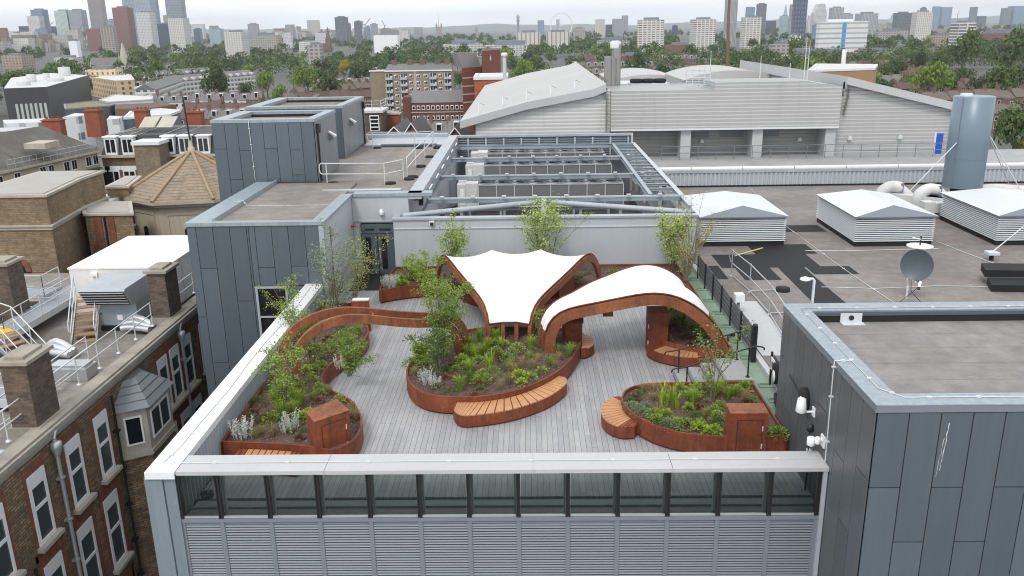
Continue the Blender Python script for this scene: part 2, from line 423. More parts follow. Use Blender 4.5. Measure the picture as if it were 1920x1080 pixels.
def roof_tiles():
    m, nt, b = newmat('tower_tiles'); co = coords(nt); sp = N(nt, 'SeparateXYZ'); nt.links.new(co, sp.inputs[0])
    q = mth(nt, 'FRACT', mth(nt, 'DIVIDE', sp.outputs[2], .19))
    n1 = noise(nt, co, 1.1, 6, .7, .3); n2 = noise(nt, scaled(nt, co, (1, 1, 3)), 4, 4, .7)
    c = ramp(nt, n1, [(.3, (.17,.135,.095)), (.5, (.26,.21,.15)), (.64, (.30,.21,.135)), (.78, (.42,.15,.075))])
    c = mixc(nt, 1., c, ramp(nt, n2, [(.3, .72), (.7, 1.25)]), 'MULTIPLY')
    c = mixc(nt, mth(nt, 'MULTIPLY', mth(nt, 'LESS_THAN', q, .16), .6), c, (.06,.045,.03))
    nt.links.new(c, b.inputs['Base Color']); b.inputs['Roughness'].default_value = .85
roof_tiles()
def corrug(name, col, pitch=.24, axis='z', amt=.45, var=.06):
    """profiled metal sheet, ribs as groove shade painted into the colour, plus relief"""
    m, nt, b = newmat(name); u, v, nz, oc = face_uv(nt); co = coords(nt)
    t = v if axis == 'z' else u
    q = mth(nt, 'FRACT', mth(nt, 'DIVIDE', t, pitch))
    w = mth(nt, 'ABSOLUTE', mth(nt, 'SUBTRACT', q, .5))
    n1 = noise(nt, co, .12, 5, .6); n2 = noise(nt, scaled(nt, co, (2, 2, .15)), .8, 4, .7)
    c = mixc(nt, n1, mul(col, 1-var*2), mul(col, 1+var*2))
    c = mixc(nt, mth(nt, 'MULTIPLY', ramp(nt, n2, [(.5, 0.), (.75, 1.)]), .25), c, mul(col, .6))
    c = mixc(nt, mth(nt, 'MULTIPLY', mth(nt, 'LESS_THAN', q, .2), amt), c, mul(col, .3))  # dark line per rib: groove shade put into the colour
    nt.links.new(c, b.inputs['Base Color']); b.inputs['Roughness'].default_value = .5
    bump(nt, b, w, .6, pitch*.3)
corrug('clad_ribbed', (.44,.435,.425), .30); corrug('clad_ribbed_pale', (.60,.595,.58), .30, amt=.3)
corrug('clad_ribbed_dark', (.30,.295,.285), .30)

leaf('leaf_green', [(0.111,0.191,0.037), (0.187,0.293,0.055), (0.298,0.405,0.084), (0.397,0.471,0.112)], .3)
leaf('leaf_yellow', [(0.207,0.274,0.036), (0.352,0.392,0.053), (0.498,0.470,0.072)], .3)
leaf('leaf_dark', [(0.062,0.112,0.033), (0.099,0.169,0.047), (0.175,0.248,0.075)], .25)
leaf('leaf_lime', [(0.191,0.299,0.031), (0.287,0.414,0.052), (0.383,0.483,0.083)], .3)
leaf('leaf_silver', [(.45,.48,.44), (.58,.60,.56), (.70,.72,.68)], .1)
leaf('leaf_straw', [(.30,.24,.10), (.40,.33,.16), (.24,.24,.10)], .3)
leaf('leaf_bronze', [(0.145,0.065,0.058), (0.217,0.102,0.072), (0.116,0.087,0.043)], .2)
leaf('leaf_bluegreen', [(0.124,0.196,0.108), (0.187,0.274,0.153), (0.270,0.332,0.199)], .2)
leaf('crown_mid', [(0.048,0.087,0.022), (0.080,0.132,0.033), (0.119,0.180,0.044)], .2)
leaf('crown_dark', [(0.035,0.063,0.019), (0.057,0.093,0.028), (0.083,0.128,0.037)], .2)
leaf('crown_fresh', [(0.103,0.173,0.028), (0.159,0.240,0.041), (0.223,0.300,0.055)], .25)
leaf('crown_gold', [(.36,.28,.02), (.48,.38,.03), (.28,.26,.03)], .25)
leaf('crown_copper', [(.055,.022,.024), (.075,.03,.03), (.04,.025,.022)], .15)

# ------------------------------------------------------------------ sky, sun and air
SUN_EL, SUN_AZ = math.radians(52), math.radians(200)         # sun behind the camera, high, over a thin cloud sheet
w = bpy.data.worlds.new('World'); S.world = w; w.use_nodes = True
nt = w.node_tree
for n in list(nt.nodes): nt.nodes.remove(n)
wo = nt.nodes.new('ShaderNodeOutputWorld'); bg = nt.nodes.new('ShaderNodeBackground'); bg.inputs[1].default_value = .10
sky = nt.nodes.new('ShaderNodeTexSky'); sky.sky_type = 'NISHITA'; sky.sun_disc = False
sky.sun_elevation = SUN_EL; sky.sun_rotation = SUN_AZ; sky.air_density = 1.2; sky.dust_density = 2.5; sky.altitude = 60
tc = N(nt, 'TexCoord'); mp = N(nt, 'Mapping'); mp.inputs['Scale'].default_value = (1.1, 1.1, 6.0); nt.links.new(tc.outputs['Generated'], mp.inputs['Vector'])
c1 = noise(nt, mp.outputs[0], 1.6, 7, .58, .6)
cl = ramp(nt, c1, [(.32, .0), (.60, 1.)])
cloud = mixc(nt, noise(nt, mp.outputs[0], 3.4, 5, .55, .4), SKY_LO, SKY_HI)
mix = mixc(nt, mth(nt, 'ADD', mth(nt, 'MULTIPLY', cl, .30), .68), sky.outputs[0], cloud)
nt.links.new(mix, bg.inputs[0]); nt.links.new(bg.outputs[0], wo.inputs[0])
sd = bpy.data.lights.new('sun', 'SUN'); sd.energy = 1.3; sd.angle = math.radians(14); sd.color = (1, .965, .92)
so = bpy.data.objects.new('sun', sd); COL.objects.link(so)
# Nishita: rotation 0 puts the sun along +Y, turning clockwise seen from above
dirv = Vector((math.sin(SUN_AZ)*math.cos(SUN_EL), math.cos(SUN_AZ)*math.cos(SUN_EL), math.sin(SUN_EL)))
so.rotation_euler = dirv.to_track_quat('Z', 'Y').to_euler(); so.location = (0, -40, 80)
S.view_settings.view_transform = 'Standard'; S.view_settings.look = 'None'; S.view_settings.exposure = EXPO; S.view_settings.gamma = 1
S.cycles.max_bounces = 6; S.cycles.diffuse_bounces = 3; S.cycles.transparent_max_bounces = 12; S.cycles.volume_bounces = 0
S.cycles.use_denoising = True; S.cycles.filter_width = 1.1; S.cycles.sample_clamp_indirect = 4
plain('flue_blue', (.15,.205,.25), .38, .1, .06, .6, .03)
plain('stone_pale_white', (.58,.58,.57), .6, 0, .1, 1, .06, dirt=(.35,.33,.3), dirt_amt=.5)
plain('trim_white', (.66,.67,.68), .4, .1, .05, .8, .03)
plain('yellow_pole', (.5,.45,.12), .5)
plain('side_panel', (.165,.175,.19), .42, 0, .05, .5, .03)
plain('coil_mesh', (.15,.152,.152), .7, 0, .12, 1, .1)
plain('fan_dark', (.05,.05,.052), .5)
plain('fence_slat', (.10,.105,.11), .55, 0, .1, 1, .05)
plain('bark_chip', (.10,.058,.044), .95, 0, .5, 25, .2)
leaf('leaf_birch', [(0.176,0.274,0.053), (0.270,0.371,0.081), (0.394,0.489,0.144), (0.622,0.645,0.288)], .3)
plain('zinc', (.17,.18,.20), .5, .1, .1, .8, .05)
plain('white_wall', (.74,.74,.74), .55, 0, .04, .6, .04, streak=.12)
plain('white_roof', (.82,.80,.79), .5, 0, .04, .4, .03, dirt=(.62,.58,.56), dirt_amt=.25)
plain('foil', (.62,.63,.65), .3, .5, .15, 6, .1)
plain('ridge_tile', (.33,.25,.16), .85, 0, .2, 2, .1, dirt=(.30,.12,.07), dirt_amt=.5)
plain('slate_dark', (.04,.04,.042), .7, 0, .25, 2, .15)
brick('brick_tan', (.27,.20,.13), (.20,.145,.09), (.2,.17,.13), 2., stain=.4)
plain('hall_roof', (.37,.36,.345), .5, 0, .04, .15, .03, dirt=(.44,.43,.41), dirt_amt=.6)
plain('steel_flue', (.30,.29,.28), .4, .4, .2, .8, .05, streak=.4)
plain('dark_ribbed', (.045,.043,.045), .6, 0, .1, .3, .05, streak=.2, dirt=(.09,.085,.085))
plain('pale_strip', (.45,.47,.45), .4)
plain('cream_wall', (.62,.49,.32), .75, 0, .06, .2, .04)
plain('roof_moss', (.20,.19,.10), .9, 0, .25, .3, .1, dirt=(.12,.12,.06), dirt_amt=.6)
plain('ribbed_grey_roof', (.17,.165,.16), .7, 0, .15, .4, .05, streak=.3)
plain('tan_clad', (.36,.21,.11), .7, 0, .15, .3, .05, streak=.3)
plain('window_white', (.62,.62,.62), .5)
brick('brick_tan_far', (.30,.235,.17), (.25,.19,.135), (.27,.22,.17), 6, stain=.2)
brick('brick_red_far', (.25,.065,.04), (.19,.05,.03), (.2,.08,.05), 6, stain=.25)
brick('brick_orange_far', (.40,.10,.045), (.34,.085,.04), (.34,.12,.07), 6, stain=.2)
brick('brick_dark_red', (.16,.045,.035), (.12,.035,.028), (.13,.05,.04), 6, stain=.25)
facade('fac_cream', (.62,.47,.29), (.05,.05,.05), 3.4, 3.0, .36, .55, rnd=.25, top=(.5,.45,.38))
facade('fac_glass', (.07,.10,.14), (.10,.15,.20), 1.6, 3.2, .8, .9, rnd=.5, top=(.5,.5,.5), rough=.3)
facade('fac_whitebox', (.62,.63,.63), (.10,.14,.18), 4.2, 4.0, .35, .45, rnd=.6, top=(.6,.6,.6))
facade('fac_creamcol', (.52,.47,.33), (.12,.12,.10), 3.2, 6., .35, .7, rnd=.3, top=(.45,.43,.4))
facade('fac_flats', (.52,.50,.47), (.07,.07,.07), 3.3, 2.8, .6, .5, band=(.68,.68,.66), bandh=.25, rnd=.4, top=(.2,.2,.2))
m, nt, b = newmat('haze_air'); nt.nodes.remove(b); v = N(nt, 'VolumePrincipled'); v.inputs['Color'].default_value = (.86,.91,.97,1); v.inputs['Density'].default_value = HAZE; v.inputs['Anisotropy'].default_value = .2
nt.links.new(v.outputs[0], [n for n in nt.nodes if n.type == 'OUTPUT_MATERIAL'][0].inputs['Volume'])
FS = dict(fs_white=((.55,.55,.54),(.18,.20,.22),3.2,3.2,.5,.5), fs_navy=((.05,.07,.11),(.03,.04,.06),3.2,3.2,.6,.6), fs_cream=((.56,.54,.50),(.2,.2,.21),3.6,3.1,.38,.6), fs_blue=((.17,.25,.34),(.10,.16,.24),3.,3.4,.7,.7), fs_green=((.46,.53,.49),(.20,.25,.25),3.4,3.2,.45,.7), fs_grey=((.30,.32,.34),(.14,.16,.18),3.,3.2,.55,.55),
 fs_brown=((.27,.25,.24),(.13,.13,.14),2.8,3.1,.5,.6), fs_red=((.20,.085,.075),(.10,.07,.07),3.2,3.1,.5,.5), fs_grid=((.34,.30,.26),(.08,.08,.08),5.,3.2,.62,.55), fs_bluegrid=((.36,.40,.44),(.12,.18,.26),4.,3.4,.66,.72), fs_band=((.26,.28,.31),(.13,.15,.17),3.2,4.0,.75,.5), fs_glassy=((.34,.43,.46),(.22,.31,.35),4.,3.6,.8,.8), fs_conc=((.36,.34,.31),(.10,.10,.10),4.4,3.3,.62,.5),
 fs_slate=((.13,.15,.18),(.06,.07,.09),3.2,3.3,.55,.6), fs_slats=((.33,.34,.36),(.14,.15,.17),2.4,40.,.45,.98), fs_stripe=((.42,.43,.44),(.10,.12,.15),3.8,3.4,.55,.85), fs_balc=((.62,.60,.56),(.06,.055,.05),5.6,2.8,.72,.46), fs_bands=((.60,.60,.58),(.05,.05,.05),60.,3.4,.97,.55), fs_pattern=((.05,.07,.13),(.20,.23,.30),6.,9.,.34,.5), fs_slab=((.66,.66,.65),(.30,.34,.36),40.,5.6,.98,.34), fs_stripeblue=((.07,.27,.52),(.15,.38,.62),4,5.6,.6,.4),
 fs_ribs=((.56,.54,.50),(.16,.15,.14),6.5,40.,.26,.96), fs_flats2=((.36,.29,.22),(.10,.10,.10),4.,3.,.5,.5), fs_long=((.52,.52,.50),(.13,.13,.13),5.,3.,.7,.45), fs_gable=((.50,.47,.43),(.12,.07,.06),4.,4.,.4,.6), fs_stone=((.29,.26,.21),(.17,.15,.13),6.,9.,.35,.6), fac_low_a=((.42,.40,.37),(.13,.13,.13),4.,3.2,.5,.45), fac_low_b=((.21,.165,.135),(.08,.07,.07),4.,3.2,.45,.45), fac_low_c=((.33,.29,.23),(.10,.10,.10),4.,3.2,.5,.45), fac_low_d=((.55,.54,.52),(.18,.18,.18),5.,3.4,.5,.4), brick_far_mass=((.19,.135,.105),(.08,.07,.07),4.,3.,.45,.4))
for k, a in FS.items(): facade(k, *a, rnd=.35, rough=.6)
plain('fs_dome', (.26,.29,.31), .6); plain('fs_slate_plain', (.15,.17,.20), .6); plain('mast_rust', (.20,.10,.055), .7)
plain('corner_blue', (.165,.20,.23), .45, 0, .07, .6, .05, streak=.25, dirt=(.3,.33,.35))
plain('gutter_felt', (.30,.33,.31), .85, 0, .15, 1.2, .08); plain('fan_ring_grey', (.22,.22,.22), .5); plain('riser_grey', (.16,.16,.165), .8); plain('timber_pale', (.45,.36,.22), .75); plain('roof_beige', (.36,.34,.31), .85, 0, .12, .5, .06)
for k in ('cladding', 'cladding_dark', 'side_panel'):
    nt = MATS[k].node_tree; b = [n for n in nt.nodes if n.type == 'BSDF_PRINCIPLED'][0]; src = b.inputs['Base Color'].links[0].from_socket; g = N(nt, 'NewGeometry')
    nt.links.new(mixc(nt, 1., src, ramp(nt, g.outputs['Random Per Island'], [(0, (.88,.885,.89)), (1, (1.1,1.095,1.09))]), 'MULTIPLY'), b.inputs['Base Color'])
    nt.links.new(mth(nt, 'ADD', mth(nt, 'MULTIPLY', noise(nt, coords(nt), 1.7, 4), .22), .30), b.inputs['Roughness'])
leaf('chip_mix', [(.05,.028,.022), (.10,.06,.048), (.16,.10,.08), (.30,.22,.17)], 0)
plain('stain_white', (.5,.52,.53), .8)
plain('seam_grey', (.45,.45,.44), .6)
# ------------------------------------------------------------------ cladding helper
def clad(mb, o, u, n, W, z0, z1, col_w, cols, mi=0, back=1, gap=.022, t=.03, x_first=0):
    """upright panels on a wall: o = foot corner, u along the wall, n outward; cols = joint heights per column, cycled"""
    o, u, n = Vector(o), Vector(u), Vector(n)
    mb.obox(o+Vector((0,0,z0))-n*.06, u*W, n*.06, Vector((0,0,z1-z0)), back)
    x = x_first-col_w if x_first else 0; k = 0
    while x < W-.02:
        a, b = max(0, x), min(W, x+col_w)
        js = [z0]+[z for z in sorted(cols[k % len(cols)]) if z0+.1 < z < z1-.1]+[z1]
        for p, q in zip(js, js[1:]):
            if b-a > gap*1.5:
                mb.obox(o+u*(a+gap/2)+Vector((0,0,p+gap/2)), u*(b-a-gap), n*t, Vector((0,0,q-p-gap)), mi)
        x += col_w; k += 1
    return mb
def coping_ring(mb, x0, x1, y0, y1, z, wl, wf, wb, wr, h=.16, mi=0, over=.05):
    """flat metal coping round a roof: widths left, front, back, right"""
    a0, a1, b0, b1 = x0-over, x1+over, y0-over, y1+over
    mb.box(a0, a1, b0, y0+wf, z-h, z, mi); mb.box(a0, a1, y1-wb, b1, z-h, z, mi)
    mb.box(a0, x0+wl, y0+wf, y1-wb, z-h, z, mi); mb.box(x1-wr, a1, y0+wf, y1-wb, z-h, z, mi)
def wire(pts, r=.014, n=5): return MB().tube(pts, r, n)

# ------------------------------------------------------------------ deck and the block that carries it
deck = tag(MB().box(-8.6, 7.12, 19.2, 39.2, -.3, 0).build('deck_floor', 'deck_boards'), 'grey weathered timber deck of the roof terrace', kind='structure')
tag(MB().box(-8.6, 7.12, 18.36, 19.17, -.33, -.06).build('deck_edge_path', 'gutter_felt'), 'grey green felt gutter strip behind the balustrade glass', kind='structure')
tag(MB().box(-8.6, 7.12, 18.75, 18.81, -.055, .02).box(-8.6, 7.12, 18.36, 18.74, -.055, -.03).build('deck_kerb_path', 'concrete'), 'thin ledge along the foot of the balustrade glass', kind='structure')
tag(MB().box(-8.3, -6.42, 37.2, 39.9, .004, .012).build('entrance_mat_floor', 'black_rubber'), 'dark matting on the floor before the double doors', kind='structure')

T = thing('terrace_building', 'roof terrace wing with louvred front, strip of dark balustrade glass and pale coping', 'building', (-.8, 18.3, GZ))
XS = [PY(x, 880, 18.3).x for x in (328, 403, 497, 591, 688, 783, 877, 971, 1065, 1160, 1255, 1351, 1448, 1539)]
MB().box(-9.3, 7.1, 18.45, 39.2, GZ, -.36).build('wall', 'cladding_dark', T)
# louvre panels below the glass
for i in range(13):
    a, b = XS[i]+.05, XS[i+1]-.05
    mb = MB(); z = -.19
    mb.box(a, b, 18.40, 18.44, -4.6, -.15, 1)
    while z > -4.5:
        mb.add([(a,18.30,z),(b,18.30,z),(b,18.332,z+.024),(a,18.332,z+.024)], [(0,1,2,3)], 0)
        mb.add([(a,18.30,z-.012),(b,18.30,z-.012),(b,18.30,z),(a,18.30,z)], [(0,1,2,3)], 0)
        z -= .0745
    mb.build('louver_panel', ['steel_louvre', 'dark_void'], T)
MB().box(XS[0]-.05, XS[-1]+.05, 18.27, 18.40, -.13, -.03).build('transom', 'slate_metal', T)
for i in range(14):
    x = XS[i]
    MB().box(x-.055, x+.055, 18.29, 18.42, -4.6, -.13).build('louver_mullion', 'slate_metal', T)
    m_ = MB().box(x-.05, x-.022, 18.26, 18.40, -.02, 1.23).box(x+.018, x+.05, 18.26, 18.40, -.02, 1.23).box(x-.022, x+.018, 18.29, 18.40, -.02, 1.23)
    m_.build('glazing_bar', 'black_metal', T)
    if i < 13:
        MB().box(x+.062, XS[i+1]-.062, 18.32, 18.332, .03, 1.2).build('glass_pane', 'balustrade_glass', T)
        MB().box(x+.062, XS[i+1]-.062, 18.30, 18.35, -.02, .028).build('bottom_rail', ['galv'], T); MB().box(x+.062, XS[i+1]-.062, 18.25, 18.36, 1.2, 1.24).build('pane_rail', ['galv'], T)
    if 0 < i < 13: MB().box(x+.07*(1 if i < 7 else -1)-.03, x+.07*(1 if i < 7 else -1)+.03, 18.45, 18.56, -.05, 1.24).build('inner_post', 'galv_pale', T)
# coping of the front parapet, four lengths with fine joints
cuts = [-8.62, -5.0, .05, 3.4, 7.12]
for a, b in zip(cuts, cuts[1:]):
    MB().box(a+.006, b-.006, 18.18, 19.02, 1.27, 1.335).box(a+.006, b-.006, 18.18, 18.205, 1.235, 1.27).build('front_coping', 'coping_grey', T)
MB().box(-9.36, -8.635, 18.14, 19.03, 1.262, 1.345).box(-9.36, -8.635, 18.14, 18.17, 1.16, 1.262).build('corner_coping', 'coping_white', T)
for a, b in ((19.04, 24.6), (24.61, 29.4), (29.41, 33.93)):
    MB().box(-9.36, -8.635, a, b, 1.262, 1.345).box(-8.66, -8.635, a, b, 1.16, 1.262).build('side_coping', 'coping_white', T)
# corrugated inner face and plain outer face of the side parapet
mb = MB(); y = 18.5
while y < 33.9:
    mb.add([(-8.72,y,-.06),(-8.655,y+.05,-.06),(-8.655,y+.11,-.06),(-8.72,y+.16,-.06),(-8.72,y+.22,-.06)]+[(-8.72,y,1.26),(-8.655,y+.05,1.26),(-8.655,y+.11,1.26),(-8.72,y+.16,1.26),(-8.72,y+.22,1.26)],
           [(i+1,i,5+i,6+i) for i in range(4)], 0); y += .22
mb.build('corrugated_lining', 'trim_grey', T)
mb = MB(); clad(mb, (-9.3, 18.3, 0), (0,1,0), (-1,0,0), 15.7, GZ, 1.26, 1.2, [[0, -6, -12, -18], [-3, -9, -15]])
mb.box(-9.3, -8.75, 18.3, 33.95, GZ, 1.255, 0); mb.build('side_wall', ['cladding', 'joint'], T)
# grey corner blade at the front
MB().box(-9.42, -8.98, 18.2, 18.5, GZ, 1.155).box(-8.955, -8.68, 18.24, 18.5, GZ, 1.155).box(-8.98, -8.955, 18.26, 18.5, GZ, 1.15, 1).box(-9.42, -9.38, 18.5, 18.9, GZ, 1.155).build('corner_panel', ['corner_blue', 'slate_metal'], T)
MB().box(7.0, 7.1, 18.2, 18.45, -12, 1.24).build('end_post', 'trim_grey', T)
# lightning tape on the copings
def tape(name, label, pts, step=1.1, r=.012):
    mb = MB().tube(pts, r, 4)
    for p, q in zip(pts, pts[1:]):
        p, q = Vector(p), Vector(q); n = max(1, int((q-p).length/step))
        for i in range(n):
            c = p.lerp(q, (i+.5)/n); mb.box(c.x-.05, c.x+.05, c.y-.03, c.y+.03, c.z-.014, c.z+.02)
    return tag(mb.build(name, 'galv_pale'), label, 'cable')
tape('lightning_tape', 'thin earthing tape clipped along the pale front coping', [(7.0, 18.62, 1.35)]+[(x, 18.62+.012*math.sin(x*3), 1.35) for x in (5, 3, 1, -1, -3, -5, -7, -8.6)]+[(-9.08, 18.6, 1.36)])
tape('lightning_tape', 'wavy earthing tape running up the bright side coping', [(-9.08, 18.6, 1.36), (-8.98, 19.4, 1.357)]+[(-8.98+.05*math.sin(y*.9), y, 1.357) for y in (21, 23, 25, 27, 29, 31, 33.4)], 1.6)
for x, y in ((-8.45, 19.35),):
    t = thing('floor_lamp_reel', 'dark round cable reel hanging behind the first balustrade pane', 'cable reel', (x+.35, 18.62, .45))
    MB().lathe([(.05,-.06),(.16,-.05),(.16,.05),(.05,.06)], (x+.35, 18.62, .45), 14).build('drum', 'black_rubber', t)
    wire([(x+.35, 18.62, .45), (x+.55, 18.7, .95), (x+.62, 18.85, 1.25)], .02).build('hose', 'galv_pale', t)
    t.name = 'hose_reel'

# ------------------------------------------------------------------ left tower
T = thing('stair_tower', 'blue grey panelled tower with a tall dark window and flat brown felt roof', 'building', (-11.3, 34, GZ))
tx0, tx1, ty0, ty1, tz = -14.1, -8.5, 34.0, 43.7, 4.0
mb = MB(); clad(mb, (tx0, ty0, 0), (1,0,0), (0,-1,0), 2.55, GZ, tz-.16, .70, [[-.1,-5], [2.05,-2.2,-7], [-3.4,-9], [.6,-1.9,-6]], x_first=.36)
clad(mb, (tx0+2.55, ty0, 0), (1,0,0), (0,-1,0), 3.05, 1.26, tz-.16, .69, [[9], [2.05], [9], [2.1]], x_first=.03+.22)
clad(mb, (tx0+2.55+1.38, ty0, 0), (1,0,0), (0,-1,0), 1.67, GZ, 1.24, .7, [[-1.9,-6], [.2,-4]])
clad(mb, (tx0+2.55, ty0, 0), (1,0,0), (0,-1,0), 1.36, GZ, -1.35, .68, [[-3.4], [-6]])
mb.build('front_cladding', ['cladding', 'joint'], T)
mb = MB(); clad(mb, (tx0, ty1, 0), (0,-1,0), (-1,0,0), ty1-ty0, GZ, tz-.16, .7, [[2,-4], [-1,-7]]); mb.build('side_cladding', ['cladding', 'joint'], T)
MB().box(tx0+.02, tx1-.02, ty0+.06, ty1, GZ, tz-.25).build('core', 'light_grey', T)
MB().box(tx1-.02, tx1+.02, ty0+.3, 40.2, -.02, tz-.17).build('terrace_wall', 'light_grey', T)
MB().box(tx1-.14, tx1+.06, ty0-.05, ty0+.28, -.3, tz-.17).build('corner_post', 'trim_grey', T)
MB().box(tx1+.021, tx1+.04, 35.2, 35.3, .3, 3.5).build('black_slot', 'black_metal', T)  # black vertical slot, a thin black bar on the pale wall
w_ = MB().box(tx0+2.56, tx0+2.66, ty0-.05, ty0+.05, -1.33, 1.23).box(tx0+3.82, tx0+3.92, ty0-.05, ty0+.05, -1.33, 1.23).box(tx0+2.66, tx0+3.82, ty0-.05, ty0+.05, 1.14, 1.23).box(tx0+2.66, tx0+3.82, ty0-.04, ty0+.05, -.16, -.09).box(tx0+2.66, tx0+3.82, ty0-.05, ty0+.05, -1.33, -1.25).build('window', 'trim_grey', T)
MB().box(tx0+2.66, tx0+3.82, ty0+.0, ty0+.02, -1.25, 1.14).build('pane', 'window_glass', w_)
mb = MB()
mb.box(tx0-.06, tx1+.1, ty0-.08, ty0+.32, tz-.15, tz).box(tx0-.06, tx0+.95, ty0+.325, ty1-.03, tz-.15, tz+.003)
mb.build('roof_coping', 'trim_blue', T)
mb = MB(); mb.box(tx0+.95, tx0+1.05, ty0+.33, ty1-.05, tz-.2, tz+.10, 0); mb.box(tx1-.45, tx1+.1, ty0+.325, 40.0, tz-.15, tz+.001, 0).build('roof_edge', ['trim_blue'], T)
MB().box(tx0+1.0, tx1-.4, ty0+.3, ty1, tz-.3, tz-.10).build('roof_felt', 'felt_tower', T)
tape('lightning_tape', 'pale earthing tape crossing the brown tower roof', [(tx0+.6, 38.2, tz+.03), (tx0+1.1, 38.0, tz+.12), (tx0+1.3, 37.8, tz-.08), (tx1-.5, 37.75, tz-.08)], 1.2)

# alcove with the double doors, joined to the tower
T = thing('entrance_wall', 'pale grey wall with dark double doors in the corner of the terrace', 'wall', (-7.4, 40, 0))
MB().box(tx1+.03, -5.75, 40.02, 40.5, 2.56, tz-.155).box(tx1+.03, -8.13, 40.02, 40.5, -.3, 2.56).box(-6.53, -5.75, 40.02, 40.5, -.3, 2.56).build('wall_panel', 'light_grey', T)
MB().box(tx1+.11, -4.6, 39.95, 40.62, tz-.15, tz).build('wall_coping', 'trim_blue', T)
MB().box(tx1+.03, -5.75, 39.96, 40.019, 2.62, 2.66).build('conduit_rail', 'trim_grey', T)
for a, b in ((-8.08, -7.36), (-7.32, -6.58)):
    d = MB().box(a, b, 40.0, 40.05, 0, 2.06).build('door', 'cladding', T)
    MB().box(a+.16, a+.42, 39.985, 40.0, .25, 1.85).build('glass_slot', 'window_glass', d)
    MB().box(b-.12 if a < -7.5 else a+.06, b-.08 if a < -7.5 else a+.10, 39.94, 39.985, .8, 1.3).build('handle', 'galv', d)
    MB().box(a+.1, b-.12, 39.97, 40.0, 2.20, 2.28).build('vent_slot', 'black_metal', T)
MB().box(-8.13, -8.08, 39.96, 40.1, 0, 2.5).box(-6.58, -6.53, 39.96, 40.1, 0, 2.5).box(-8.08, -6.58, 39.96, 40.1, 2.06, 2.12).box(-8.08, -6.58, 40.0, 40.1, 2.12, 2.5).build('door_frame', 'cladding', T)
def wall_lamp(p, label, group=None):
    p = Vector(p); t = thing('wall_lamp', label, 'lamp', p, group)
    MB().box(p.x-.1, p.x+.1, p.y-.06, p.y, p.z-.1, p.z+.1).build('bracket', 'white_paint', t)
    MB().lathe([(.02,.16),(.08,.12),(.1,-.06),(.07,-.12)], p+Vector((0,-.16,.05)), 12).build('lamp_head', 'white_paint', t)
wall_lamp((-7.05, 40.0, 3.05), 'white wall lamp above the double doors of the terrace')
t = thing('alarm_bell', 'small red alarm bell on the tower corner beside the double doors', 'alarm bell', (tx1+.03, 39.6, 2.55))
MB().lathe([(.02,.1),(.12,.06),(.13,-.02),(.02,-.04)], (tx1+.1, 39.6, 2.5), 12).build('bell', 'red_paint', t)

# ------------------------------------------------------------------ pale wall at the back of the terrace
T = thing('screen_wall', 'long pale grey wall closing the back of the terrace', 'wall', (.8, 39.2, 0))
MB().box(-6.4, 7.9, 39.2, 39.42, -.3, 2.86).build('wall_panel', 'light_grey', T)
MB().box(-6.46, 7.96, 39.12, 39.55, 2.86, 2.95).build('wall_coping', 'trim_grey', T)
MB().box(-6.38, 7.88, 39.15, 39.199, 2.42, 2.455).build('cable_tray', 'white_metal', T)
MB().box(-6.4, -6.2, 39.43, 40.9, -.3, 2.86).box(-6.46, -6.14, 39.56, 40.9, 2.86, 2.95).build('return_wall', 'trim_grey', T)
MB().box(-6.38, 7.88, 39.17, 39.199, .18, .22).build('skirting', 'trim_grey', T)
for x, lb in ((-4.55, 'small black and white camera at the alcove end of the pale screen wall'), (1.35, 'small dark camera half hidden by the birch on the screen wall'), (7.0, 'small black and white camera at the vent end of the screen wall')):
    t = thing('security_camera', lb, 'camera', (x, 39.2, 2.68))
    MB().box(x-.11, x+.11, 39.05, 39.2, 2.6, 2.82).build('housing', 'white_paint', t); MB().box(x-.08, x+.08, 38.98, 39.049, 2.62, 2.76).build('lens', 'black_metal', t)
# ------------------------------------------------------------------ right stair block in front
rx0, rx1, ry0, ry1, rz = 7.15, 30., 16.07, 22.63, 3.98
T = thing('stair_block', 'large blue grey panelled block with a brown felt roof beside the balustrade', 'building', (16, 16.07, GZ))
mb = MB(); clad(mb, (rx0, ry0, 0), (1,0,0), (0,-1,0), rx1-rx0, -14, rz-.19, .655, [[2.05,-.9,-4], [.72,-1.9], [2.05,-1.2], [.72,-2.6,-5], [2.05,-.4]]); mb.build('front_cladding', ['cladding', 'joint'], T)
mb = MB(); clad(mb, (rx0, ry1, 0), (0,-1,0), (-1,0,0), ry1-ry0, -14, rz-.19, .655, [[2.5,-1], [1.2,-2.4], [1.9], [.5,-1.5], [2.2,-.8]]); mb.build('side_cladding', ['cladding_dark', 'joint'], T)
MB().box(rx0+.03, rx1, ry0+.06, ry1, -14, rz-.5).build('core', 'cladding_dark', T)
mb = MB(); mb.box(rx0-.06, rx1, ry0-.06, ry0+.5, rz-.02, rz).box(rx0-.06, rx1, ry1-.6, ry1+.05, rz-.02, rz).box(rx0-.06, rx0+.54, ry0+.5, ry1-.6, rz-.02, rz)
mb.build('roof_coping', 'trim_blue', T)
MB().box(rx0-.05, rx1, ry0-.05, ry0+.05, rz-.18, rz-.022).box(rx0-.05, rx0+.05, ry0+.05, ry1, rz-.18, rz-.022).build('coping_fascia', 'slate_metal', T)
MB().box(rx0+.54, rx1, ry1-.68, ry1-.6, rz-.13, rz-.025).build('upstand_flashing', 'cladding', T)
MB().box(rx0+.54, rx1, ry1-.66, ry1-.61, rz-.4, rz-.131).build('upstand', 'black_rubber', T)
MB().box(rx0+.45, rx0+.56, ry0+.4, ry1-.6, rz-.4, rz-.022).box(rx0+.5, rx1, ry0+.4, ry0+.52, rz-.4, rz-.022).build('upstand', 'slate_metal', T)
